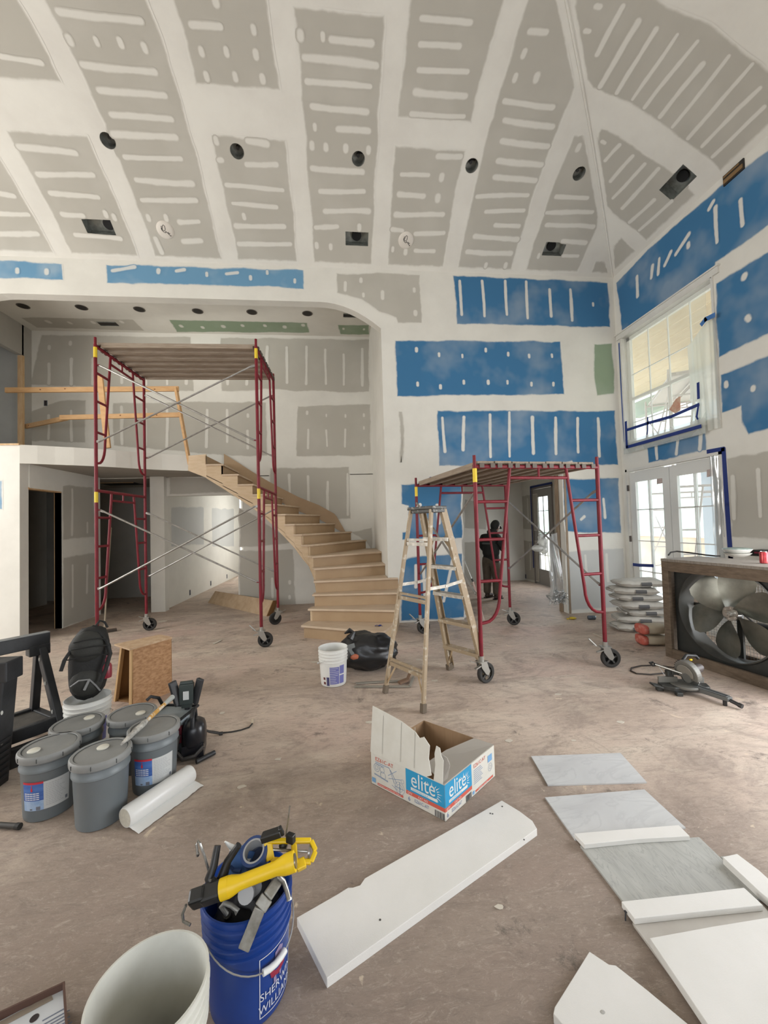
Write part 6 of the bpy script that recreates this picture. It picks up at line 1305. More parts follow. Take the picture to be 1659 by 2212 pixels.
# second gun with open frame
g = thing('caulking_gun', 'yellow open frame caulking gun standing at the right of the bucket', 'caulking gun', wp(630, 1840, .50)); M0 = [wp(578, 1817, .52), wp(672, 1816, .50), wp(682, 1838, .48), wp(672, 1862, .46), wp(585, 1858, .47)]
b = B(); 
for a, e in ((M0[0], M0[1]), (M0[1], M0[2]), (M0[2], M0[3]), (M0[3], M0[4])): b.beam(a, e, .016, .018, V((.1, -.6, .8)))
b.beam(wp(634, 1813, .51), wp(638, 1868, .465), .02, .016, V((.1, -.6, .8))); b.beam(wp(578, 1815, .52), wp(584, 1858, .47), .028, .02, V((.1, -.6, .8))); b.beam(wp(660, 1862, .46), wp(640, 1872, .455), .03, .03, V((.1, -.6, .8))); obj('frame', b, M_CY2, g, world=True, bev=.004)
b = B(); b.tube([wp(570, 1834, .50), wp(664, 1839, .483)], .0042, 8); obj('push_rod', b, M_STEEL, g, world=True, smooth=True); a = wp(668, 1840, .482); dv = (wp(664, 1839, .483)-wp(570, 1834, .50)).normalized(); b = B(); b.cyl(a-dv*.003, a+dv*.003, .018, 18); obj('steel_disc', b, M_STEEL, g, world=True, smooth=True)
b = B(); b.beam(wp(566, 1810, .53), wp(608, 1796, .55), .035, .022); b.beam(wp(604, 1797, .55), wp(611, 1792, .555), .02, .03); b.ball(wp(612, 1826, .495), .016, 10, 8); b.beam(wp(632, 1806, .53), wp(624, 1815, .53), .03, .03); obj('trigger', b, M_TBLK, g, world=True, bev=.004)
b = B(); b.tube([wp(617, 1806, .53), wp(622, 1775, .585), wp(626, 1741, .64)], .0028, 6); obj('wire_rod', b, M_STEEL, g, world=True, smooth=True)
# blue tape roll
o = wp(548, 1838, .505); tr = thing('tape_roll', 'roll of blue masking tape standing on the tools in the bucket', 'tape roll', o); ax = V((-.12, -.50, .86)).normalized(); rot = ax.to_track_quat('Z', 'Y').to_matrix()
b = B(); b.lathe([(.036, -.05), (.046, -.05), (.046, .0), (.036, .0), (.036, -.05)], 32, o, rot); obj('tape', b, mat('tape_roll_blue', (.018, .045, .15), .5), tr, world=True, smooth=True); b = B(); b.lathe([(.031, -.05), (.0365, -.05), (.0365, .001), (.031, .001), (.031, -.05)], 32, o, rot); obj('cardboard_core', b, mat('core_grey', (.33, .33, .33), .6), tr, world=True, smooth=True)
tr = thing('cloth', 'blue cloth bundled under the blue tape roll in the bucket', 'cloth', wp(520, 1868, .44)); b = B(); b.ball(wp(522, 1868, .43), (.055, .04, .06), 16, 10, lambda d: 1+.2*noise.noise(d*4)); obj('cloth', b, mat('blue_cloth', (.05, .12, .30), .85), tr, world=True, smooth=True, angle=3); b = B(); b.tube([wp(497, 1872, .46), wp(505, 1880, .45), wp(520, 1882, .45)], .006, 6); obj('hem', b, mat('blue_cloth_dark', (.025, .06, .17), .85), tr, world=True)
# flat bar, hooks, jar
h = thing('putty_knife', 'grimy grey scraper leaning out over the front of the blue bucket', 'scraper', wp(560, 1950, .40)); p0, p1, p2, p3 = wp(602, 1900, .44), wp(577, 1938, .42), wp(562, 1962, .40), wp(526, 2052, .30)
b = B(); b.beam(p1, p0, .034, .018, V((.2, -.7, .7))); obj('handle', b, M_GRIME, h, world=True, bev=.005); b = B(); b.beam(p2, p3, .036, .010, V((.2, -.7, .6))); b.beam(p1, p2, .042, .014, V((.2, -.7, .6))); obj('blade', b, M_GRIME, h, world=True, bev=.003)
h = thing('bent_hook', 'bright bent steel hook over the right rim of the blue bucket', 'hook', wp(610, 1905, .43)); b = B(); b.tube([wp(588, 1896, .44), wp(602, 1893, .455), wp(612, 1903, .44), wp(620, 1925, .41), wp(624, 1941, .39)], .008, 9); obj('bar', b, M_STEEL, h, world=True, smooth=True); b = B(); b.cyl(wp(624, 1940, .39), wp(625, 1945, .385), .009, 9); obj('tip', b, M_STEEL, h, world=True)
h = thing('wire_hook', 'thin steel wire hook rising at the left of the blue bucket', 'hook', wp(440, 1860, .50)); b = B(); b.tube([wp(452, 1885, .46), wp(442, 1850, .51), wp(432, 1822, .55), wp(427, 1816, .555), wp(424, 1824, .55), wp(427, 1846, .52)], .0042, 7); obj('wire', b, M_STEEL, h, world=True, smooth=True); b = B(); b.cyl(wp(427, 1843, .525), wp(427, 1848, .515), .0055, 7); obj('tip', b, M_STEEL, h, world=True)
h = thing('roller_frame', 'steel ring handle low inside the front of the blue bucket', 'tool', wp(490, 1968, .36)); b = B(); b.tube([wp(490, 1975, .34), wp(478, 1958, .37), wp(484, 1950, .38), wp(500, 1956, .375), wp(514, 1968, .36), wp(508, 1972, .36)], .0075, 9); obj('bar', b, M_GRIME, h, world=True, smooth=True); b = B(); b.tube([wp(490, 1975, .34), wp(496, 1985, .28)], .012, 9); obj('handle', b, M_TBLK, h, world=True)
h = thing('cap_bottle', 'grey bottle with round pale cap between the tools in the bucket', 'bottle', wp(535, 1935, .38)); b = B(); a = wp(534, 1930, .42); ax = V((-.1, -.8, .5)).normalized(); b.cyl(a-ax*.09, a, .022, 16); obj('bottle', b, mat('grey_bottle', (.13, .13, .125), .45), h, world=True, smooth=True); b = B(); b.cyl(a, a+ax*.015, .026, 18); obj('cap', b, mat('pale_grey_cap', (.33, .34, .36), .4), h, world=True, smooth=True)
h = thing('rag', 'dark clutter of rags filling the blue bucket under the tools', 'rag', (c.x, c.y, .22)); b = B(); b.ball((c.x, c.y, .24), (.12, .12, .10), 24, 14, lambda d: 1+.25*noise.noise(d*4)); obj('rag', b, mat('dark_rag', (.012, .012, .014), .8), h, world=True, smooth=True, angle=3); b = B(); b.tube([wp(520, 1950, .33), wp(545, 1955, .34), wp(560, 1975, .33)], .012, 8); obj('rag_fold', b, mat('dark_rag2', (.03, .03, .032), .8), h, world=True, smooth=True)
for i, (a, e, m, lab) in enumerate((((500, 1830, .50), (486, 1818, .53), M_PW, 'white caulk nozzle tip poking up behind the black grips'), ((512, 1850, .47), (503, 1846, .475), M_LBLW, 'white paper tube end beside the blue tape roll'))):
    h = thing('nozzle', lab, 'nozzle', wp(*a)); p, q = wp(*a), wp(*e); b = B(); b.tube([p, q], .008, 10, rad=[.009, .003 if i == 0 else .009]); obj('cone', b, m, h, world=True, smooth=True); b = B(); b.tube([p-(q-p).normalized()*.05, p], .010, 12); obj('tube', b, m, h, world=True, smooth=True)

# ---- tray with printed sheet at the bottom left corner
t = thing('printed_carton', 'dark tray with a white printed sheet in the bottom left corner', 'carton', on_z(60, 2200)); P = [on_z(x, y, .10) for x, y in ((-90, 2226), (140, 2119), (150, 2260), (-60, 2380))]
b = B(); b.slab([V((q.x, q.y, 0)) for q in P], (0, 0, .012)); 
cc = sum(P, V((0, 0, 0)))/4
for a, e in zip(P, P[1:]+P[:1]):
    n = (cc-(a+e)/2); n.z = 0; n.normalize(); b.slab([V((a.x, a.y, 0)), V((e.x, e.y, 0)), e, a], n*.006)
obj('tray', b, mat('dark_brown_tray', (.10, .05, .035), .7), t, world=True)
Q = [on_z(x, y, .075) for x, y in ((-80, 2250), (138, 2134), (148, 2250), (-60, 2370))]; b = B(); b.slab(Q, (0, 0, .003)); sh = obj('printed_sheet', b, mat('white_sheet', (.58, .60, .62), .5), t, world=True)
du = (Q[1]-Q[0]); dv = (Q[3]-Q[0]); pq = lambda u, v: Q[0]+du*u+dv*v+V((0, 0, .0035))
b = B()
for v, w0, w1 in ((.42, .70, .93), (.50, .60, .97), (.56, .66, .9), (.62, .66, .95), (.68, .66, .93), (.74, .66, .95), (.86, .88, .98)): b.slab([pq(w0, v), pq(w1, v), pq(w1, v+.02), pq(w0, v+.02)], (0, 0, .0004))
obj('print_line', b, mat('print_grey', (.16, .18, .24), .6), sh, world=True); b = B(); b.cyl(pq(.64, .30), pq(.64, .30)+V((0, 0, .0006)), .012, 16); obj('hole', b, mat('dark_hole3', (.03, .02, .02), .8), sh, world=True); b = B(); b.slab([pq(.30, .02), pq(.86, .02), pq(.86, .14), pq(.30, .14)], (0, 0, .0005)); obj('tape_strip', b, mat('tan_tape', (.30, .25, .20), .6), sh, world=True)

# ================================================================ small litter on the floor
def can(name, label, x, y, m, m2, ang, L=.12, r=.033, cat='can'):
    q = on_z(x, y, r); t = thing(name, label, cat, q); d = V((math.cos(ang), math.sin(ang), 0)); b = B(); b.tube([q-d*L/2, q-d*L*.42, q+d*L*.42, q+d*L/2], r, 20, rad=[r*.8, r, r, r*.85]); obj('can_body', b, m, t, world=True, smooth=True); b = B(); b.tube([q+d*L*.40, q+d*L*.5], r, 20, rad=[r*1.02, r*.88]); obj('can_end', b, m2, t, world=True, smooth=True)
can('drink_can', 'dark drink can lying on the floor behind the scaffold caster', 1278, 1334, mat('dark_blue_can', (.05, .07, .10), .3, .5, col2=(.14, .16, .18), nscale=30), mat('silver', (.6, .6, .6), .25, .9), R(-10))
for x, y, lab, m, s in ((1237, 1338, 'scrap of yellow wrapper on the floor behind the short scaffold', mat('yellow_scrap', (.50, .36, .03), .6), .06), (1001, 1334, 'crumpled white scrap at the foot of the passage corner', mat('white_bag_film', (.70, .70, .68), .4), .05)):
    q = on_z(x, y, .0); t = thing('scrap', lab, 'scrap', q); b = B(); b.ball(q+V((0, 0, s*.35)), (s, s*.7, s*.35 if s > .055 else s*1.1), 12, 7, lambda d: 1+.4*noise.noise(d*3)); obj('wrapper', b, m, t, world=True, smooth=True, angle=3); b = B(); b.tube([q+V((-s, 0, .01)), q+V((-s*1.5, .02, .012))], .012, 6); obj('torn_end', b, m, t, world=True)
q0, q1 = on_z(1282, 1368, .01), on_z(1306, 1378, .01); t = thing('wood_offcut', 'short wood stick on the floor behind the right caster', 'stick', q0); b = B(); b.beam(q0, q1, .03, .018); obj('stick', b, mat('pale_stick', (.42, .36, .29), .7), t, world=True); b = B(); b.beam(q1, q1+(q1-q0).normalized()*.01, .031, .019); obj('cut_end', b, M_STUD, t, world=True)
LIT = [(185, 1335, .05), (820, 1538, .03), (1205, 1500, .03), (1240, 1660, .02), (680, 1430, .05), (905, 1425, .05), (940, 1470, .04), (1340, 1560, .03), (1100, 1600, .03), (600, 1640, .03), (480, 1540, .03), (800, 1560, .04), (1080, 1960, .02), (520, 1700, .03), (1240, 1600, .02), (350, 1342, .10), (460, 1347, .07)]
for i, (x, y, s) in enumerate(LIT):
    q = on_z(x, y, .001); b = B(); n = 7; pts = [q+V((math.cos(2*math.pi*k/n)*s*rnd.uniform(.6, 1.3), math.sin(2*math.pi*k/n)*s*rnd.uniform(.4, .8), 0)) for k in range(n)]; b.slab(pts, (0, 0, .002))
    if i == 0: lit = obj('plaster_crumbs', b, mat('dried_compound', (.55, .50, .42), .8)); LITB = B()
    LITB.add(b.v, b.f)
bpy.data.objects.remove(lit); lit = obj('plaster_crumbs', LITB, mat('dried_compound', (.55, .50, .42), .8)); tag(lit, 'flat splats of dried compound scattered over the dusty floor', 'debris'); lit['kind'] = 'stuff'
# ================================================================ big barn fan in a timber box
P0 = on_z(1438, 1417); P1 = on_z(1659, 1491); fu = (P1-P0).normalized(); fn = V((-fu.y, fu.x, 0)); fn = fn if fn.x > 0 else -fn      # fu along the face, fn into the box
FH = on_y(1424, 1212, P0.y).z; FWD = 1.32
def fp(s, z, k=0.0): return P0+fu*s+fn*k+V((0, 0, z))
def hitf(x, y):
    d = ray(x, y); k = (P0-EYEP).dot(fn)/d.dot(fn); q = EYEP+d*k-P0; return q.dot(fu), q.z
hs, hz = hitf(1553, 1328); FR = abs(hs-hitf(1457, 1318)[0])
M_OAK = mat('dark_weathered_timber', (.105, .075, .05), .7, col2=(.17, .125, .085), nscale=3, stretch=(3, 3, 14), bump=.15, bscale=30); M_FANM = mat('dark_grey_sheet_metal', (.045, .048, .045), .45, .5, col2=(.06, .06, .055), nscale=7); M_BLADE = mat('dull_galvanised_blade', (.28, .28, .24), .36, .8, col2=(.18, .18, .155), nscale=4)
t = thing('barn_fan', 'large square timber-framed exhaust fan with metal blades at the right', 'fan', P0)
bd = .13; dp = .52
for k0, nm in ((0, 'front_board'), (dp, 'rear_board')):
    for s0, s1, za, zc in ((0, bd*.62, 0, FH), (FWD-bd*.62, FWD, 0, FH), (bd*.62, FWD-bd*.62, FH-bd*.85, FH), (bd*.62, FWD-bd*.62, 0, bd*.8)):
        b = B(); b.slab([fp(s0, za, k0), fp(s1, za, k0), fp(s1, zc, k0), fp(s0, zc, k0)], fn*.04); obj(nm, b, M_OAK, t, world=True, bev=.003)
b = B(); b.slab([fp(0, FH, -.005), fp(FWD, FH, -.005), fp(FWD, FH, dp+.04), fp(0, FH, dp+.04)], (0, 0, .03)); obj('top_panel', b, mat('grey_brown_top', (.19, .165, .14), .7, col2=(.27, .24, .20), nscale=5, stretch=(3, 14, 3)), t, world=True, bev=.003)
b = B(); b.slab([fp(.01, 0, .04), fp(.01, 0, dp), fp(.01, FH, dp), fp(.01, FH, .04)], fu*.015); obj('side_panel', b, M_OAK, t, world=True)
b = B(); b.slab([fp(0, .0, .04), fp(FWD, .0, .04), fp(FWD, .0, dp), fp(0, .0, dp)], (0, 0, .03)); obj('bottom_panel', b, M_OAK, t, world=True)
# cowl plate with the round mouth
cir = [(hs+FR*math.cos(2*math.pi*k/40), hz+FR*math.sin(2*math.pi*k/40)) for k in range(40)]
b = sheet([(.07, .07), (FWD-.07, .07), (FWD-.07, FH-.09), (.07, FH-.09)], [cir], lambda u, v: fp(u, v, .10)); obj('cowl_plate', b, M_FANM, t, world=True, recalc=False)
frm = Matrix((fu, V((0, 0, 1)), -fn)).transposed()
b = B(); b.shell([(FR, .0), (FR+.012, .03), (FR, .035), (FR-.01, .0), (FR-.005, -.18)], 48, fp(hs, hz, .10), frm); obj('mouth_ring', b, mat('grey_ring', (.10, .10, .092), .4, .5), t, world=True, smooth=True)
for k in range(6):
    a0 = 2*math.pi*k/6+.35; vs = []; fs = []; m = 8
    def bl(u, v):
        r = .07+(FR-.10)*v; sp = (.42+.26*math.sin(v*2.6))*(1.0 if v < .92 else .82); a = a0+(u-.5)*sp*1.5/(.6+v*.7); kk = .18-.10*(u-.5)*(1.2-.4*v)
        return fp(hs+r*math.cos(a), hz+r*math.sin(a), kk)
    b = B(); b.grid(bl, 6, 10); obj('blade', b, M_BLADE, t, world=True, smooth=True, recalc=False, angle=3)
b = B(); b.cyl(fp(hs, hz, .10), fp(hs, hz, .26), .035, 16); b.cyl(fp(hs, hz, .15), fp(hs, hz, .20), .075, 20); b.cyl(fp(hs, hz, .085), fp(hs, hz, .10), .018, 10); obj('hub', b, mat('bright_hub', (.50, .49, .46), .3, .9), t, world=True, smooth=True)
for a in range(6):
    b = B(); an = 2*math.pi*a/6+.35; c = fp(hs+.055*math.cos(an), hz+.055*math.sin(an), .145); b.cyl(c, c+fn*.02, .009, 8); obj('bolt', b, mat('bright_bolt', (.75, .75, .72), .2, .9), t, world=True)
b = B(); b.beam(fp(hs-.01, .05, .30), fp(hs-.01, FH-.08, .30), .05, .03, fn); obj('bearing_post', b, M_FANM, t, world=True); b = B(); b.beam(fp(.06, hz, .31), fp(FWD-.06, hz, .31), .03, .04, fn); obj('bearing_bar', b, M_FANM, t, world=True)
ms, mz = hitf(1600, 1378); b = B(); b.cyl(fp(ms-.11, mz, .40), fp(ms+.11, mz, .40), .085, 20); b.box(fp(ms, mz-.11, .40), (.14, .2, .03)); obj('motor', b, mat('black_motor', (.012, .012, .013), .45), t, world=True, smooth=True)
b = B(); b.tube([fp(hs+.03, hz, .27), fp(ms-.06, mz+.06, .34)], .008, 6); b.tube([fp(hs-.03, hz-.02, .27), fp(ms-.09, mz-.05, .34)], .008, 6); obj('drive_belt', b, M_TYRE, t, world=True)
b = B()
for k in range(1, 44): s = FWD*k/44; b.beam(fp(s, .06, dp-.01), fp(s, FH-.07, dp-.01), .0022, .0022)
for k in range(1, 36): z = FH*k/36; b.beam(fp(.05, z, dp-.01), fp(FWD-.05, z, dp-.01), .0022, .0022)
g = obj('wire_guard', b, mat('guard_wire', (.16, .16, .15), .5, .5), t, world=True, recalc=False); g['kind'] = 'stuff'
# things on the fan
tz = FH+.03
q = on_z(1593, 1199, tz+.02); q.z = tz
p = thing('bowl_stack', 'stack of white and green marbled bowls on top of the fan box', 'bowl', q); p.matrix_basis = p.matrix_basis @ Matrix.Diagonal((1.15, 1.15, 1.7, 1)); b = B(); b.lathe([(.05, 0), (.085, .010), (.108, .022), (.112, .026), (.106, .026), (.06, .014), (.001, .012)], 30); obj('bowl', b, mat('cream_ceramic', (.55, .55, .50), .4), p, smooth=True); b = B(); b.lathe([(.06, .022), (.095, .032), (.118, .050), (.116, .053), (.09, .044), (.001, .040)], 30); obj('bowl', b, mat('white_ceramic', (.62, .62, .58), .35), p, smooth=True); b = B(); b.lathe([(.001, .050), (.08, .050), (.118, .0535), (.112, .058), (.07, .062), (.001, .064)], 30); obj('marbled_lid', b, mat('green_marbled', (.10, .15, .125), .4, col2=(.36, .42, .38), nscale=22), p, smooth=True)
q = on_z(1650, 1206, tz+.05); q.z = tz; p = thing('drink_can', 'red drink can standing on top of the fan box', 'can', q); b = B(); b.lathe([(.026, 0), (.033, .006), (.033, .10), (.028, .115)], 22); obj('can_body', b, mat('red_can', (.42, .02, .03), .3, .4, col2=(.55, .10, .10), nscale=14), p, smooth=True); b = B(); b.lathe([(.028, .115), (.026, .118), (.024, .114), (.001, .113)], 22); obj('can_end', b, mat('silver', (.6, .6, .6), .25, .9), p, smooth=True)
q = on_z(1632, 1196, tz+.03); q.z = tz; p = thing('black_case', 'low black case on the fan box beside the red can', 'case', q+V((.12, .02, 0)), R(10)); b = B(); b.box((0, 0, .035), (.20, .14, .07)); obj('case_body', b, M_TBLK, p, bev=.006); b = B(); b.box((-.10, 0, .04), (.006, .05, .02)); obj('latch', b, mat('dark_red_plastic', (.16, .015, .03), .4), p)
p = thing('power_cord', 'thick black cable lying along the top of the fan box', 'cord', on_z(1500, 1200, tz)); b = B(); b.tube([on_z(1444, 1199, tz+.012), on_z(1449, 1193, tz+.035), on_z(1462, 1191, tz+.045), on_z(1490, 1194, tz+.035), on_z(1525, 1199, tz+.012), on_z(1545, 1201, tz+.01), on_z(1556, 1201, tz+.01)], .009, 8); obj('cable', b, M_TYRE, p, world=True, smooth=True); b = B(); e = on_z(1612, 1190, tz+.03); b.tube([e, on_x(1632, 1180, e.x+.05), on_x(1665, 1167, e.x+.1)], .009, 8); obj('cable_end', b, M_TYRE, p, world=True, smooth=True)

# ================================================================ cement bags and small red bags
M_SACK = mat('grey_paper_sack', (.50, .48, .43), .75, col2=(.40, .38, .34), nscale=6, bump=.25, bscale=22); M_SACKP = mat('sack_print', (.075, .075, .075), .7)
sx0 = on_z(1362, 1365); zz = 0; lev = [('bottom sack of the grey cement sack stack', 0, .0), ('second sack from the bottom of the grey cement stack', .0, -.09), ('third sack from the bottom of the grey cement stack', .02, .0), ('middle sack of the grey cement sack stack', .02, .03), ('third sack from the top of the grey cement stack', -.05, -.0), ('second sack from the top of the grey cement stack', -.02, -.05), ('top sack of the grey cement stack beside the door', .0, .04)]
for i, (lab, dx, da) in enumerate(lev):
    hgt = .105; o = V((sx0.x+.22+dx+.03*((i*37) % 5-2), sx0.y+.10+.02*((i*53) % 3-1), zz)); t = thing('cement_sack', lab, 'sack', o, R(-14)+da*1.5, 'grey cement sacks stacked by the double door')
    def sk(d): return 1
    vs = B()
    def pt(u, v, top):
        x = (u-.5)*(.60+.05*math.sin(i*2.4)); y = (v-.5)*(.38+.03*noise.noise(V((u*3, i*2.2, 1)))); x += .03*noise.noise(V((v*3.5, i*1.3, 4))); e = (1-abs(2*u-1)**5)*(1-abs(2*v-1)**5); sag = noise.noise(V((x*6+i*3, y*6, i*1.7)))*.026+noise.noise(V((x*14, y*14+i*2, 2)))*.008
        return V((x*(1+.02*noise.noise(V((y*6, i, 1)))), y, hgt/2 + (hgt/2*e**.5 if top else -hgt/2*e**.5)*.98 + sag*e + (.010*(1-e)*(1 if u < .2 else 0))))
    b = B(); b.grid(lambda u, v: pt(u, v, True), 18, 12); b.grid(lambda u, v: pt(1-u, v, False), 18, 12); b.v = [V((q.x, q.y, max(q.z, .002))) for q in b.v]
    obj('sack', b, M_SACK, t, smooth=True, angle=3)
    b = B(); xo = -.13+.1*((i*3) % 4)/3; b.grid(lambda u, v: V((xo+.14*(u), -.186+.028*(.5-abs(v-.5))*-1+ -.004, hgt*(.24+.50*v))), 6, 4); obj('print_block', b, M_SACKP, t, smooth=True)
    b = B(); b.grid(lambda u, v: V((-.305-.012*math.sin(v*3.1), (v-.5)*.30, hgt*(.35+.3*u))), 4, 10); b.tube([V((-.30, -.15, hgt*.5)), V((-.322, -.05, hgt*.56)), V((-.322, .06, hgt*.47)), V((-.30, .15, hgt*.52))], .016, 8); obj('folded_end', b, mat('sack_fold', (.33, .315, .285), .8), t, smooth=True)
    zz += hgt-.001
for i, (lab, z) in enumerate((('lower red and tan paper bag beside the fan box', 0.0), ('upper red and tan paper bag beside the fan box', .135))):
    o = on_z(1406, 1396); o = V((o.x+.10, o.y+.06, z)); t = thing('mix_bag', lab, 'bag', o, R(-6 if i else -10), 'red and tan bags beside the fan')
    b = B(); b.ball((0, 0, .067), (.20, .13, .070), 20, 12, lambda d: (abs(d.x)**4+abs(d.y)**4+abs(d.z)**4)**-.25*.80*(1+.03*noise.noise(d*4+V((i, 0, 0))))); obj('bag', b, mat('tan_paper_bag', (.50, .43, .32), .75, bump=.2, bscale=25), t, smooth=True, angle=3)
    b = B(); b.ball((-.155, -.004, .067), (.055, .1345, .0725), 20, 12, lambda d: (abs(d.x)**4+abs(d.y)**4+abs(d.z)**4)**-.25*.80*(1+.03*noise.noise(d*4+V((i, 0, 0))))); obj('red_print', b, mat('red_bag_print', (.46, .10, .07), .7, col2=(.55, .30, .24), nscale=9, lo=.5, hi=.7), t, smooth=True, angle=3)

# ================================================================ mitre saw on the floor
so = on_z(1480, 1494); sw = thing('mitre_saw', 'grey sliding mitre saw sitting on the floor before the fan', 'saw', (so.x, so.y, 0), R(-12)); sw.matrix_basis = sw.matrix_basis @ Matrix.Scale(.76, 4)
# local frame: x to the right, y away from the camera
M_SAWG = mat('saw_cast_grey', (.17, .165, .145), .5, .3, col2=(.17, .165, .15), nscale=10); M_SAWD = mat('saw_dark_base', (.03, .032, .03), .5, .3, col2=(.06, .06, .055), nscale=9); M_SAWB = mat('saw_black', (.016, .016, .016), .45)
b = B(); b.slab([(-.27, -.02, .03), (-.17, -.10, .03), (.25, -.06, .03), (.28, .06, .03), (.18, .10, .03), (-.27, .08, .03)], (0, 0, .055)); base = obj('base', b, M_SAWD, sw, bev=.01)
for x, y in ((-.28, .02), (-.14, -.12), (.24, -.02), (.12, .10), (-.10, .12)):
    b = B(); b.box((x, y, .022), (.07, .06, .044)); obj('foot', b, M_SAWD, sw, bev=.008)
b = B(); b.lathe([(.001, .07), (.155, .07), (.158, .09), (.150, .097), (.001, .097)], 32, (.01, -.0, 0)); obj('turntable', b, M_SAWG, sw, smooth=True)
b = B(); b.box((-.16, .06, .12), (.22, .03, .07)); b.box((.17, .06, .12), (.16, .03, .07)); obj('fence', b, M_SAWG, sw, bev=.005)
b = B(); b.box((-.32, -.0, .07), (.12, .10, .02), Matrix.Rotation(R(14), 3, 'Y')); obj('extension_wing', b, M_SAWD, sw, bev=.004)
# front arm of the table with the mitre knob
b = B(); b.slab([(.05, -.10, .05), (.13, -.07, .05), (.28, -.36, .05), (.21, -.39, .05)], (0, 0, .045)); b.slab([(.03, -.08, .098), (.13, -.05, .098), (.275, -.34, .098), (.21, -.37, .098)], (0, 0, .004)); obj('table_arm', b, mat('arm_bright_grey', (.13, .135, .13), .4, .4), sw, bev=.004)
b = B(); b.slab([(.085, -.08, .103), (.10, -.075, .103), (.245, -.345, .103), (.23, -.35, .103)], (0, 0, .001)); obj('kerf_slot', b, M_BLACK, sw)
b = B(); b.cyl((.25, -.375, .06), (.285, -.44, .045), .02, 14); b.cyl((.285, -.44, .045), (.30, -.47, .04), .025, 14); obj('mitre_knob', b, M_SAWB, sw, smooth=True)
b = B(); b.lathe([(.001, -.05), (.02, -.05), (.02, .0), (.001, 0)], 10, (.20, -.36, .05)); obj('detent_lever', b, M_SAWB, sw)
# blade guard: a thick half disc leaning with the head, blade teeth at its right edge
rot = Matrix.Rotation(R(18), 3, 'Z') @ Matrix.Rotation(R(-10), 3, 'Y'); c = V((.03, -.02, .235))
def disc(r, x0, x1, a0, a1, n=24):
    b = B(); poly = [c+rot @ V((x0, r*math.cos(a0+(a1-a0)*k/n), r*math.sin(a0+(a1-a0)*k/n))) for k in range(n+1)]; b.slab(poly, rot @ V((x1-x0, 0, 0))); return b
obj('blade_guard', disc(.150, -.035, .035, R(-28), R(205)), M_SAWG, sw, bev=.008); obj('guard_cover', disc(.105, -.05, -.034, R(-20), R(200)), mat('guard_cover_grey', (.23, .215, .185), .5, .2), sw, bev=.006)
b = B(); r0_, r1_ = .118, .128; n = 48; vs = []
poly = []
for k in range(n): a = 2*math.pi*k/n; rr = .135 if k % 2 else .126; poly.append(c+rot @ V((.004, rr*math.cos(a), rr*math.sin(a)-.035)))
b.slab(poly, rot @ V((.003, 0, 0))); obj('saw_blade', b, mat('bright_blade', (.60, .62, .62), .2, .95), sw)
for k in range(5):
    a = R(8+12*k); b = B(); p = c+rot @ V((.037, .146*math.cos(a), .146*math.sin(a))); q = c+rot @ V((.037, .118*math.cos(a+.08), .118*math.sin(a+.08))); b.beam(p, q, .005, .004, rot @ V((1, 0, 0))); b.box(c+rot @ V((0, .151*math.cos(a), .151*math.sin(a))), (.05, .006, .006)); obj('guard_slot', b, M_BLACK, sw)
b = B(); b.cyl(c+rot @ V((.03, .02, .0)), c+rot @ V((.20, .02, .0)), .052, 20); b.cyl(c+rot @ V((.20, .02, 0)), c+rot @ V((.225, .02, 0)), .04, 18); obj('motor', b, mat('motor_housing', (.10, .085, .08), .45), sw, smooth=True)
b = B(); b.tube([c+rot @ V((.03, .06, .13)), c+rot @ V((.10, .07, .165)), c+rot @ V((.22, .06, .13)), c+rot @ V((.24, .05, .09))], .020, 12); hd = obj('handle', b, M_SAWB, sw, smooth=True); b = B(); b.ball(c+rot @ V((.115, .035, .115)), (.02, .012, .013), 10, 6); obj('yellow_trigger', b, M_CY2, hd, smooth=True)
b = B(); b.cyl(c+rot @ V((-.055, -.02, -.045)), c+rot @ V((.02, -.02, -.045)), .055, 20); obj('gear_housing', b, mat('gear_grey', (.12, .12, .11), .5), sw, smooth=True)
for dx in (0, .03): 
    b = B(); b.tube([V((-.26, .16-dx, .27+dx*.3)), V((.0, .03-dx, .20+dx*.3))], .013, 10); obj('slide_rail', b, mat('rail_steel', (.55, .54, .5), .25, .95), sw, smooth=True)
b = B(); b.box((-.11, .10, .14), (.07, .07, .16), Matrix.Rotation(R(-14), 3, 'X')); b.box((-.06, .08, .20), (.09, .05, .05)); obj('pivot_support', b, M_SAWD, sw, bev=.01)
b = B(); b.tube([V((-.26, .17, .29)), V((-.30, .17, .285)), V((-.29, .13, .265)), V((-.255, .14, .265))], .014, 8); b.beam(V((-.26, .155, .28)), V((-.12, .1, .235)), .03, .02); obj('rail_end', b, M_SAWB, sw, smooth=True)
b = B(); b.cyl((-.22, .13, .26), (-.16, .07, .12), .003, 6); kn = obj('lock_rod', b, M_STEEL, sw); b = B(); b.box((-.155, .065, .11), (.055, .02, .022)); b.box((-.14, .06, .095), (.02, .018, .04)); obj('yellow_lock_knob', b, mat('ochre_knob', (.62, .33, .03), .5), kn, bev=.004)
pts = [on_z(x, y, .008) for x, y in ((1452, 1450), (1435, 1454), (1405, 1457), (1375, 1455), (1362, 1449), (1364, 1443), (1385, 1438), (1415, 1437), (1440, 1440), (1460, 1443))]
cd = thing('power_cord', 'dark cable looped on the floor left of the mitre saw', 'cord', pts[4]); b = B(); b.tube(pts, .008, 8); obj('cable', b, mat('brown_black_cable', (.035, .026, .02), .6), cd, world=True, smooth=True); b = B(); b.tube([pts[-1], pts[-1]+V((.05, .0, .03))], .009, 8); obj('cable_end', b, M_TYRE, cd, world=True)

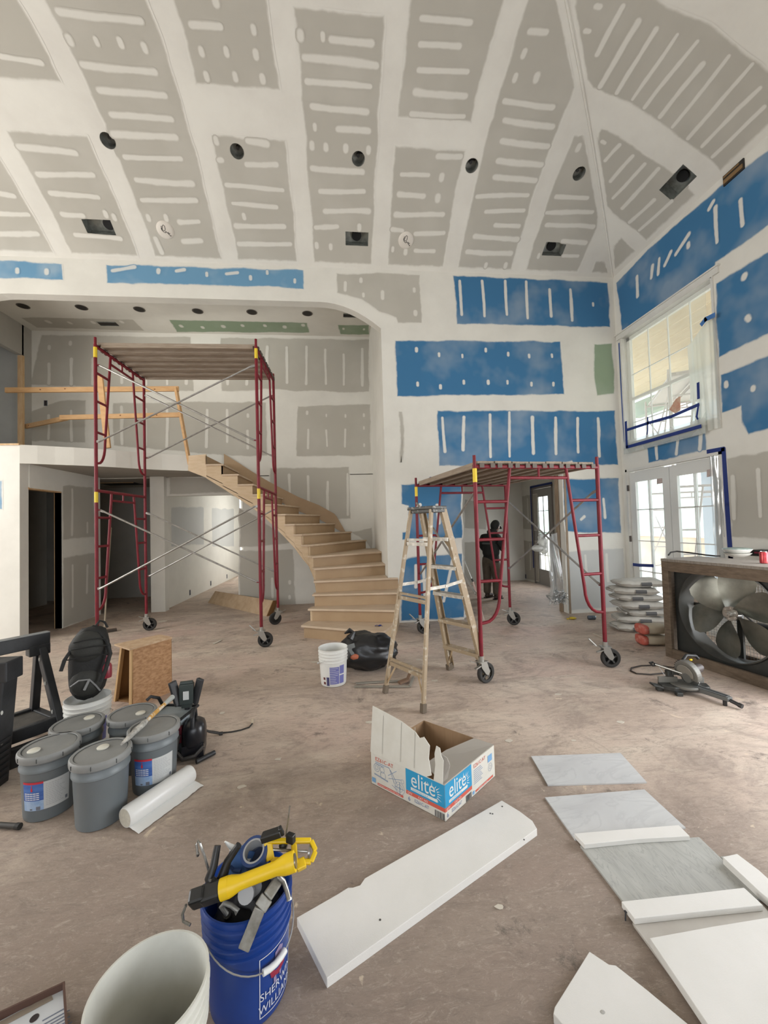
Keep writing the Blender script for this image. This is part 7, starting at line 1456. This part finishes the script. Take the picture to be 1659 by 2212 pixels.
# ================================================================ plastic sheets in the passage
xa = on_y(1180, 1160, 5.6)
t = thing('plastic_sheet', 'clear plastic sheet hanging from the short scaffold brace in the passage', 'plastic sheet', xa)
A = on_y(1183, 1160, 6.05); Bp = on_y(1168, 1185, 6.0)
def hang(u, v):
    top = on_y(1178, 1165, 6.30).lerp(on_y(1203, 1150, 6.35), u); bot = on_y(1187, 1290, 6.34).lerp(on_y(1224, 1306, 6.40), u); q = bot.lerp(top, v); wv = 1-.35*v
    return q+V((noise.noise(V((u*5, v*1.6, 3)))*.05, noise.noise(V((u*6, v*2, 8)))*.14*wv, noise.noise(V((u*9, v*5, 1)))*.02*(1-v)))
b = B(); b.grid(hang, 26, 30); obj('sheet', b, M_CLEARFILM, t, world=True, smooth=True, recalc=False, angle=3)
def crump(u, v):
    c = on_y(1205, 1290, 6.36); return c+V(((u-.5)*.30+noise.noise(V((u*8, v*8, 1)))*.05, noise.noise(V((u*7, v*7, 5)))*.16, (v-.5)*.22+noise.noise(V((u*9, v*9, 9)))*.06))
b = B(); b.grid(crump, 18, 14); obj('crumpled_hem', b, see_through('wrinkled_film', (.93, .95, .95), .5, .1, .5, (.85, .87, .88)), t, world=True, smooth=True, recalc=False, angle=3)
t = thing('plastic_sheet', 'bunched milky plastic draped over the crossing of the scaffold braces', 'plastic sheet', on_y(1172, 1165, 5.1)); c = on_y(1171, 1168, 5.12)
b = B(); b.ball(c, (.055, .05, .09), 18, 12, lambda d: 1+.35*noise.noise(d*2.5)); b.ball(c+V((-.06, 0, -.10)), (.085, .05, .045), 16, 10, lambda d: 1+.3*noise.noise(d*3)); b.ball(c+V((.02, 0, -.12)), (.05, .05, .06), 14, 8, lambda d: 1+.3*noise.noise(d*3)); obj('sheet', b, see_through('bunched_plastic_film2', (.9, .92, .9), .72, .35, .9, (.62, .63, .60)), t, world=True, smooth=True, angle=3)
b = B(); b.tube([c+V((.02, 0, .05)), c+V((.06, .02, -.03)), c+V((.05, 0, -.11))], .02, 8, rad=[.012, .02, .006]); obj('twist', b, MATS['bunched_plastic_film2'], t, world=True, smooth=True)
# pole and painted board leaning in the passage mouth
t = thing('extension_pole', 'shiny thin pole leaning at the left edge of the passage', 'pole', on_y(1035, 1275, 6.45)); a, e = on_y(999, 1200, 6.62), on_y(1019, 1250, 6.5); f = on_y(1031, 1276, 6.42)
b = B(); b.tube([a, e], .009, 8); obj('pole', b, mat('bright_pole', (.7, .7, .68), .2, .9), t, world=True, smooth=True); b = B(); b.tube([e, e.lerp(f, .25)], .016, 8); obj('collar', b, M_TBLK, t, world=True); b = B(); b.tube([e.lerp(f, .25), V((f.x+.06, f.y-.1, .02))], .014, 8); obj('lower_grip', b, mat('pink_stained_wood', (.40, .22, .20), .6, col2=(.55, .48, .42), nscale=14), t, world=True)
# small pots/rags on the scaffold platform and brace
q = on_y(937, 1034, 5.55); t = thing('trowel', 'small blue and white trowel left on the short scaffold deck', 'trowel', q); b = B(); b.box(q+V((0, 0, -.01)), (.16, .09, .006)); obj('blade', b, M_STEEL, t, world=True); b = B(); b.cyl(q+V((-.06, 0, .015)), q+V((.04, 0, .015)), .012, 8); obj('handle', b, mat('navy_handle', (.03, .06, .22), .5), t, world=True)
q = on_y(904, 1098, 5.72); t = thing('cloth', 'crumpled pale paper tucked on the left rear scaffold post', 'cloth', q); b = B(); b.ball(q, (.035, .03, .05), 12, 8, lambda d: 1+.4*noise.noise(d*3)); obj('paper', b, mat('pinkish_paper', (.52, .46, .46), .8), t, world=True, smooth=True, angle=3); b = B(); b.ball(q+V((.025, -.01, .05)), (.025, .02, .025), 10, 6, lambda d: 1+.4*noise.noise(d*3)); obj('paper_fold', b, M_PW, t, world=True, smooth=True, angle=3)
# ================================================================ person standing in the passage
po = on_z(1058, 1293); po = V((po.x+.06, po.y, 0)); ang = R(30)                       # turned to the right, back partly to the camera
pr_ = thing('person', 'person in dark hooded top and brown trousers, head bowed, hands raised, in the passage', 'person', po, ang)
pr_.matrix_basis = pr_.matrix_basis @ Matrix.Scale(.93, 4)
# local axes: +x to the person's front, +y to the person's left
def skin(name, nodes, edges, m, parent, sub=2, loc=(0, 0, 0)):
    me = bpy.data.meshes.new(name); me.from_pydata([n[0] for n in nodes], edges, []); o = link(bpy.data.objects.new(name, me), parent)
    sm = o.modifiers.new('skin', 'SKIN'); 
    if not me.skin_vertices: 
        bm = bmesh.new(); bm.from_mesh(me); bm.verts.layers.skin.verify(); bm.to_mesh(me); bm.free()
    for i, n in enumerate(nodes): 
        r = n[1]; me.skin_vertices[0].data[i].radius = (r, r) if not isinstance(r, tuple) else r
        me.skin_vertices[0].data[i].use_root = (i == 0)
    sd = o.modifiers.new('smooth', 'SUBSURF'); sd.levels = sub; sd.render_levels = sub; sm.use_smooth_shade = True; me.materials.append(m); return o
M_CLOTH = mat('black_hooded_cloth', (.012, .013, .0125), .85, col2=(.020, .021, .019), nscale=9); M_TROU = mat('brown_work_trousers', (.085, .066, .048), .85, col2=(.12, .095, .072), nscale=8); M_SKIN = mat('skin_tone', (.30, .145, .10), .5); M_BOOT = mat('dark_brown_boot', (.045, .030, .022), .6); M_GLOVE = mat('reddish_glove', (.30, .055, .055), .7); M_HAIR = mat('dark_hair', (.012, .010, .009), .6)
# trousers and legs in one figure with the torso: pelvis is the root
N = [((0, 0, .93), (.135, .165)), ((0, 0, 1.06), (.13, .165)), ((.02, 0, 1.22), (.135, .175)), ((.05, 0, 1.36), (.12, .18)), ((.075, 0, 1.44), (.07, .085)), ((.11, 0, 1.50), .058), ((.16, 0, 1.565), .062),
     ((-.0, .205, 1.375), .088), ((.0, .27, 1.20), .074), ((.06, .23, 1.07), .062), ((.20, .12, 1.17), .040), ((.27, .075, 1.215), .032),
     ((-.0, -.205, 1.375), .088), ((.03, -.285, 1.21), .074), ((.10, -.25, 1.09), .062), ((.23, -.13, 1.19), .040), ((.29, -.075, 1.225), .032),
     ((0, .105, .84), .108), ((.015, .12, .50), .076), ((-.01, .125, .16), .058), ((-.01, .125, .09), .052),
     ((0, -.105, .84), .108), ((.01, -.125, .50), .076), ((-.02, -.13, .16), .058), ((-.02, -.13, .09), .052)]
E_ = [(0, 1), (1, 2), (2, 3), (3, 4), (4, 5), (5, 6), (3, 7), (7, 8), (8, 9), (9, 10), (10, 11), (3, 12), (12, 13), (13, 14), (14, 15), (15, 16), (0, 17), (17, 18), (18, 19), (19, 20), (0, 21), (21, 22), (22, 23), (23, 24)]
body = skin('body', N, E_, M_CLOTH, pr_)
TR = [((0, 0, .95), (.15, .18)), ((0, 0, 1.0), (.148, .178)), ((0, .112, .83), .135), ((.015, .128, .50), .105), ((-.01, .135, .17), .085), ((-.01, .135, .09), .09), ((0, -.112, .83), .135), ((.01, -.132, .50), .105), ((-.02, -.14, .17), .085), ((-.02, -.14, .09), .09)]
skin('trousers', TR, [(0, 1), (0, 2), (2, 3), (3, 4), (4, 5), (0, 6), (6, 7), (7, 8), (8, 9)], M_TROU, pr_)
JK = [((0, 0, .92), (.175, .225)), ((0, 0, 1.06), (.170, .222)), ((.02, 0, 1.24), (.172, .232)), ((.05, 0, 1.37), (.145, .215)), ((.07, 0, 1.44), (.095, .13))]
skin('jacket', JK, [(0, 1), (1, 2), (2, 3), (3, 4)], M_CLOTH, pr_)
b = B(); b.box((-.158, 0, 1.245), (.02, .22, .045)); obj('back_print', b, mat('grey_print', (.10, .105, .10), .8), pr_, bev=.01)
# head bowed forward, hood around it
hc = V((.205, 0, 1.615)); hr = Matrix.Rotation(R(34), 3, 'Y')
def headf(d):
    k = 1.0; 
    if d.z < -.2: k *= 1-.12*(-d.z-.2)
    return k
b = B(); b.ball((0, 0, 0), (.098, .076, .118), 24, 16, headf); b.ball((.096, 0, -.022), (.018, .014, .022), 8, 6); b.ball((.07, 0, -.088), (.026, .03, .02), 10, 6)
for s in (-1, 1): b.ball((.0, s*.077, -.012), (.020, .010, .030), 8, 6)
b.v = [hc+hr @ q for q in b.v]; hd = obj('head', b, M_SKIN, pr_, smooth=True, angle=3)
b = B()
for s in (-1, 1): b.ball(hc+hr @ V((.086, s*.032, .012)), (.010, .014, .008), 8, 6)
obj('eye', b, mat('eye_white', (.5, .5, .48), .3), hd, smooth=True); b = B(); b.box(hc+hr @ V((.090, 0, -.062)), (.012, .042, .008), hr); obj('mouth', b, mat('lip', (.24, .08, .07), .5), hd, bev=.003); b = B()
for s in (-1, 1): b.box(hc+hr @ V((.090, s*.034, .032)), (.012, .034, .006), hr)
obj('eyebrow', b, M_HAIR, hd)
b = B(); b.ball((-.014, 0, .022), (.106, .088, .116), 24, 16, lambda d: 1.0 if d.x < .45 or d.z > .35 else .82); b.v = [hc+hr @ q for q in b.v]; obj('hair', b, M_HAIR, hd, smooth=True, angle=3)
b = B(); b.ball((-.028, 0, .012), (.118, .100, .134), 24, 16, lambda d: 1+.03*noise.noise(d*4) if d.x < .25 else .80); b.v = [hc+hr @ q for q in b.v]; b.ball((.07, 0, 1.49), (.11, .12, .085), 18, 10, lambda d: 1+.08*noise.noise(d*3)); obj('hood', b, M_CLOTH, pr_, smooth=True, angle=3)
b = B(); b.slab([hc+hr @ V(q) for q in ((.08, -.06, .055), (.16, -.045, .045), (.175, 0, .042), (.16, .045, .045), (.08, .06, .055))], hr @ V((0, 0, .008))); obj('cap_visor', b, M_CLOTH, pr_)
# hands with five fingers around a small tool
for s, w, e in ((1, N[11][0], N[10][0]), (-1, N[16][0], N[15][0])):
    w = V(w); d = (w-V(e)).normalized(); side = V((0, -s, 0)); up = d.cross(side).normalized()
    nodes = [(w, .026), (w+d*.045, (.034, .017)), (w+d*.085, (.036, .015))]; ed = [(0, 1), (1, 2)]
    ho = skin('hand', [(tuple(n), r) for n, r in nodes], ed, M_GLOVE, pr_)
    for k in range(4):
        bs = w+d*.082+side.cross(d).normalized()*0+V((0, 0, 1)).cross(d).normalized()*(k-1.5)*.019; L = (.030, .034, .032, .026)[k]; p1 = bs+d*L; p2 = p1+(d*.35+side*.6-V((0, 0, .6)))*L*.8; p3 = p2+(-d*.4+side*.6-V((0, 0, .4)))*L*.6
        skin('finger', [(tuple(q), r) for q, r in ((bs, .0092), (p1, .0088), (p2, .0082), (p3, .0075))], [(0, 1), (1, 2), (2, 3)], M_GLOVE, ho, 1)
    bs = w+d*.03+V((0, 0, .018)); skin('thumb', [(tuple(q), r) for q, r in ((bs, .011), (bs+d*.03+side*.025+V((0, 0, .012)), .010), (bs+d*.055+side*.035, .0085))], [(0, 1), (1, 2)], M_GLOVE, ho, 1)
pt_ = thing('hand_tool', 'small reddish tool held in both hands by the hooded person', 'tool', po+Matrix.Rotation(ang, 3, 'Z') @ V((.325, 0, 0))+V((0, 0, 1.125)), ang); b = B(); b.box((0, 0, .0), (.11, .05, .04)); b.box((.06, 0, .02), (.05, .03, .03)); obj('tool_body', b, M_GLOVE, pt_, bev=.008); b = B(); b.cyl((-.06, -.0, -.05), (-.03, 0, .0), .015, 8); obj('grip', b, M_TBLK, pt_)
for y, x in ((.127, -.01), (-.132, -.02)):
    b = B(); b.ball((x+.055, y, .045), (.145, .052, .055), 18, 10, lambda d: (1 if d.z > -.2 else .9)); b.v = [V((q.x, q.y, max(.004, q.z))) for q in b.v]; b.cyl((x, y, .03), (x-.005, y, .14), .055, 14); bo = obj('boot', b, M_BOOT, pr_, smooth=True, angle=3); b = B(); b.box((x+.05, y, .010), (.27, .095, .02)); obj('sole', b, M_TYRE, bo, bev=.006)

# ================================================================ outdoors beyond the glass
b = B(); b.box((22, 8, -.25), (33, 60, .1)); struct('ground', b, mat('pale_site_ground', (.62, .56, .47), .9, col2=(.50, .45, .36), nscale=.6))
b = B(); b.box((7.0, 6.2, -.12), (4.0, 9, .12)); struct('floor_porch', b, mat('porch_concrete', (.60, .59, .56), .8, col2=(.52, .51, .48), nscale=2))
b = B(); b.grid(lambda u, v: V((36+noise.noise(V((u*3, 1, 1)))*3+v*9, -35+110*u, -1+(7.5+4*noise.noise(V((u*5, 2, 2)))+2*noise.noise(V((u*14, 2, 5))))*math.sin(v*1.57))), 60, 8); struct('hill', b, mat('green_hillside', (.30, .40, .32), .9, col2=(.42, .48, .40), nscale=.35), smooth=True)
ps = thing('porch_roof', 'pale wooden porch ceiling seen through the plastic of the upper window', 'porch roof', (7.0, 6.2, 5.0)); b = B()
for k in range(9): b = B(); b.box((5.35+.36*k, 6.2, 5.02), (.34, 9.0, .03)); obj('soffit_board', b, mat('pale_soffit', (.62, .50, .34), .7, col2=(.68, .57, .42), nscale=3, stretch=(4, 1, 1)), ps, world=True)
b = B(); b.box((8.55, 6.2, 4.7), (.25, 9.0, .42)); obj('beam', b, mat('sage_beam', (.30, .38, .32), .7), ps, world=True)
for y in (3.9, 8.4): b = B(); b.box((8.5, y, 2.3), (.26, .26, 4.5)); obj('post', b, mat('porch_post', (.42, .46, .50), .7), ps, world=True)
es = scaffold('pale scaffold standing outdoors beyond the glazed double doors', (6.9, 6.9, -.06), R(60), 2.1, 1.5, 2, 3, stickers=0, pale=True)
pw = thing('site_wall', 'low pale masonry wall outdoors beyond the glazed doors', 'wall', (11.5, 8.5, -.2)); b = B(); b.box((11.5, 8.5, .35), (.3, 12, 1.1)); obj('masonry', b, mat('tan_masonry', (.60, .47, .36), .8, col2=(.66, .56, .46), nscale=2), pw, world=True); b = B(); b.box((11.5, 8.5, .93), (.4, 12, .08)); obj('coping', b, mat('pale_coping', (.62, .60, .56), .8), pw, world=True)
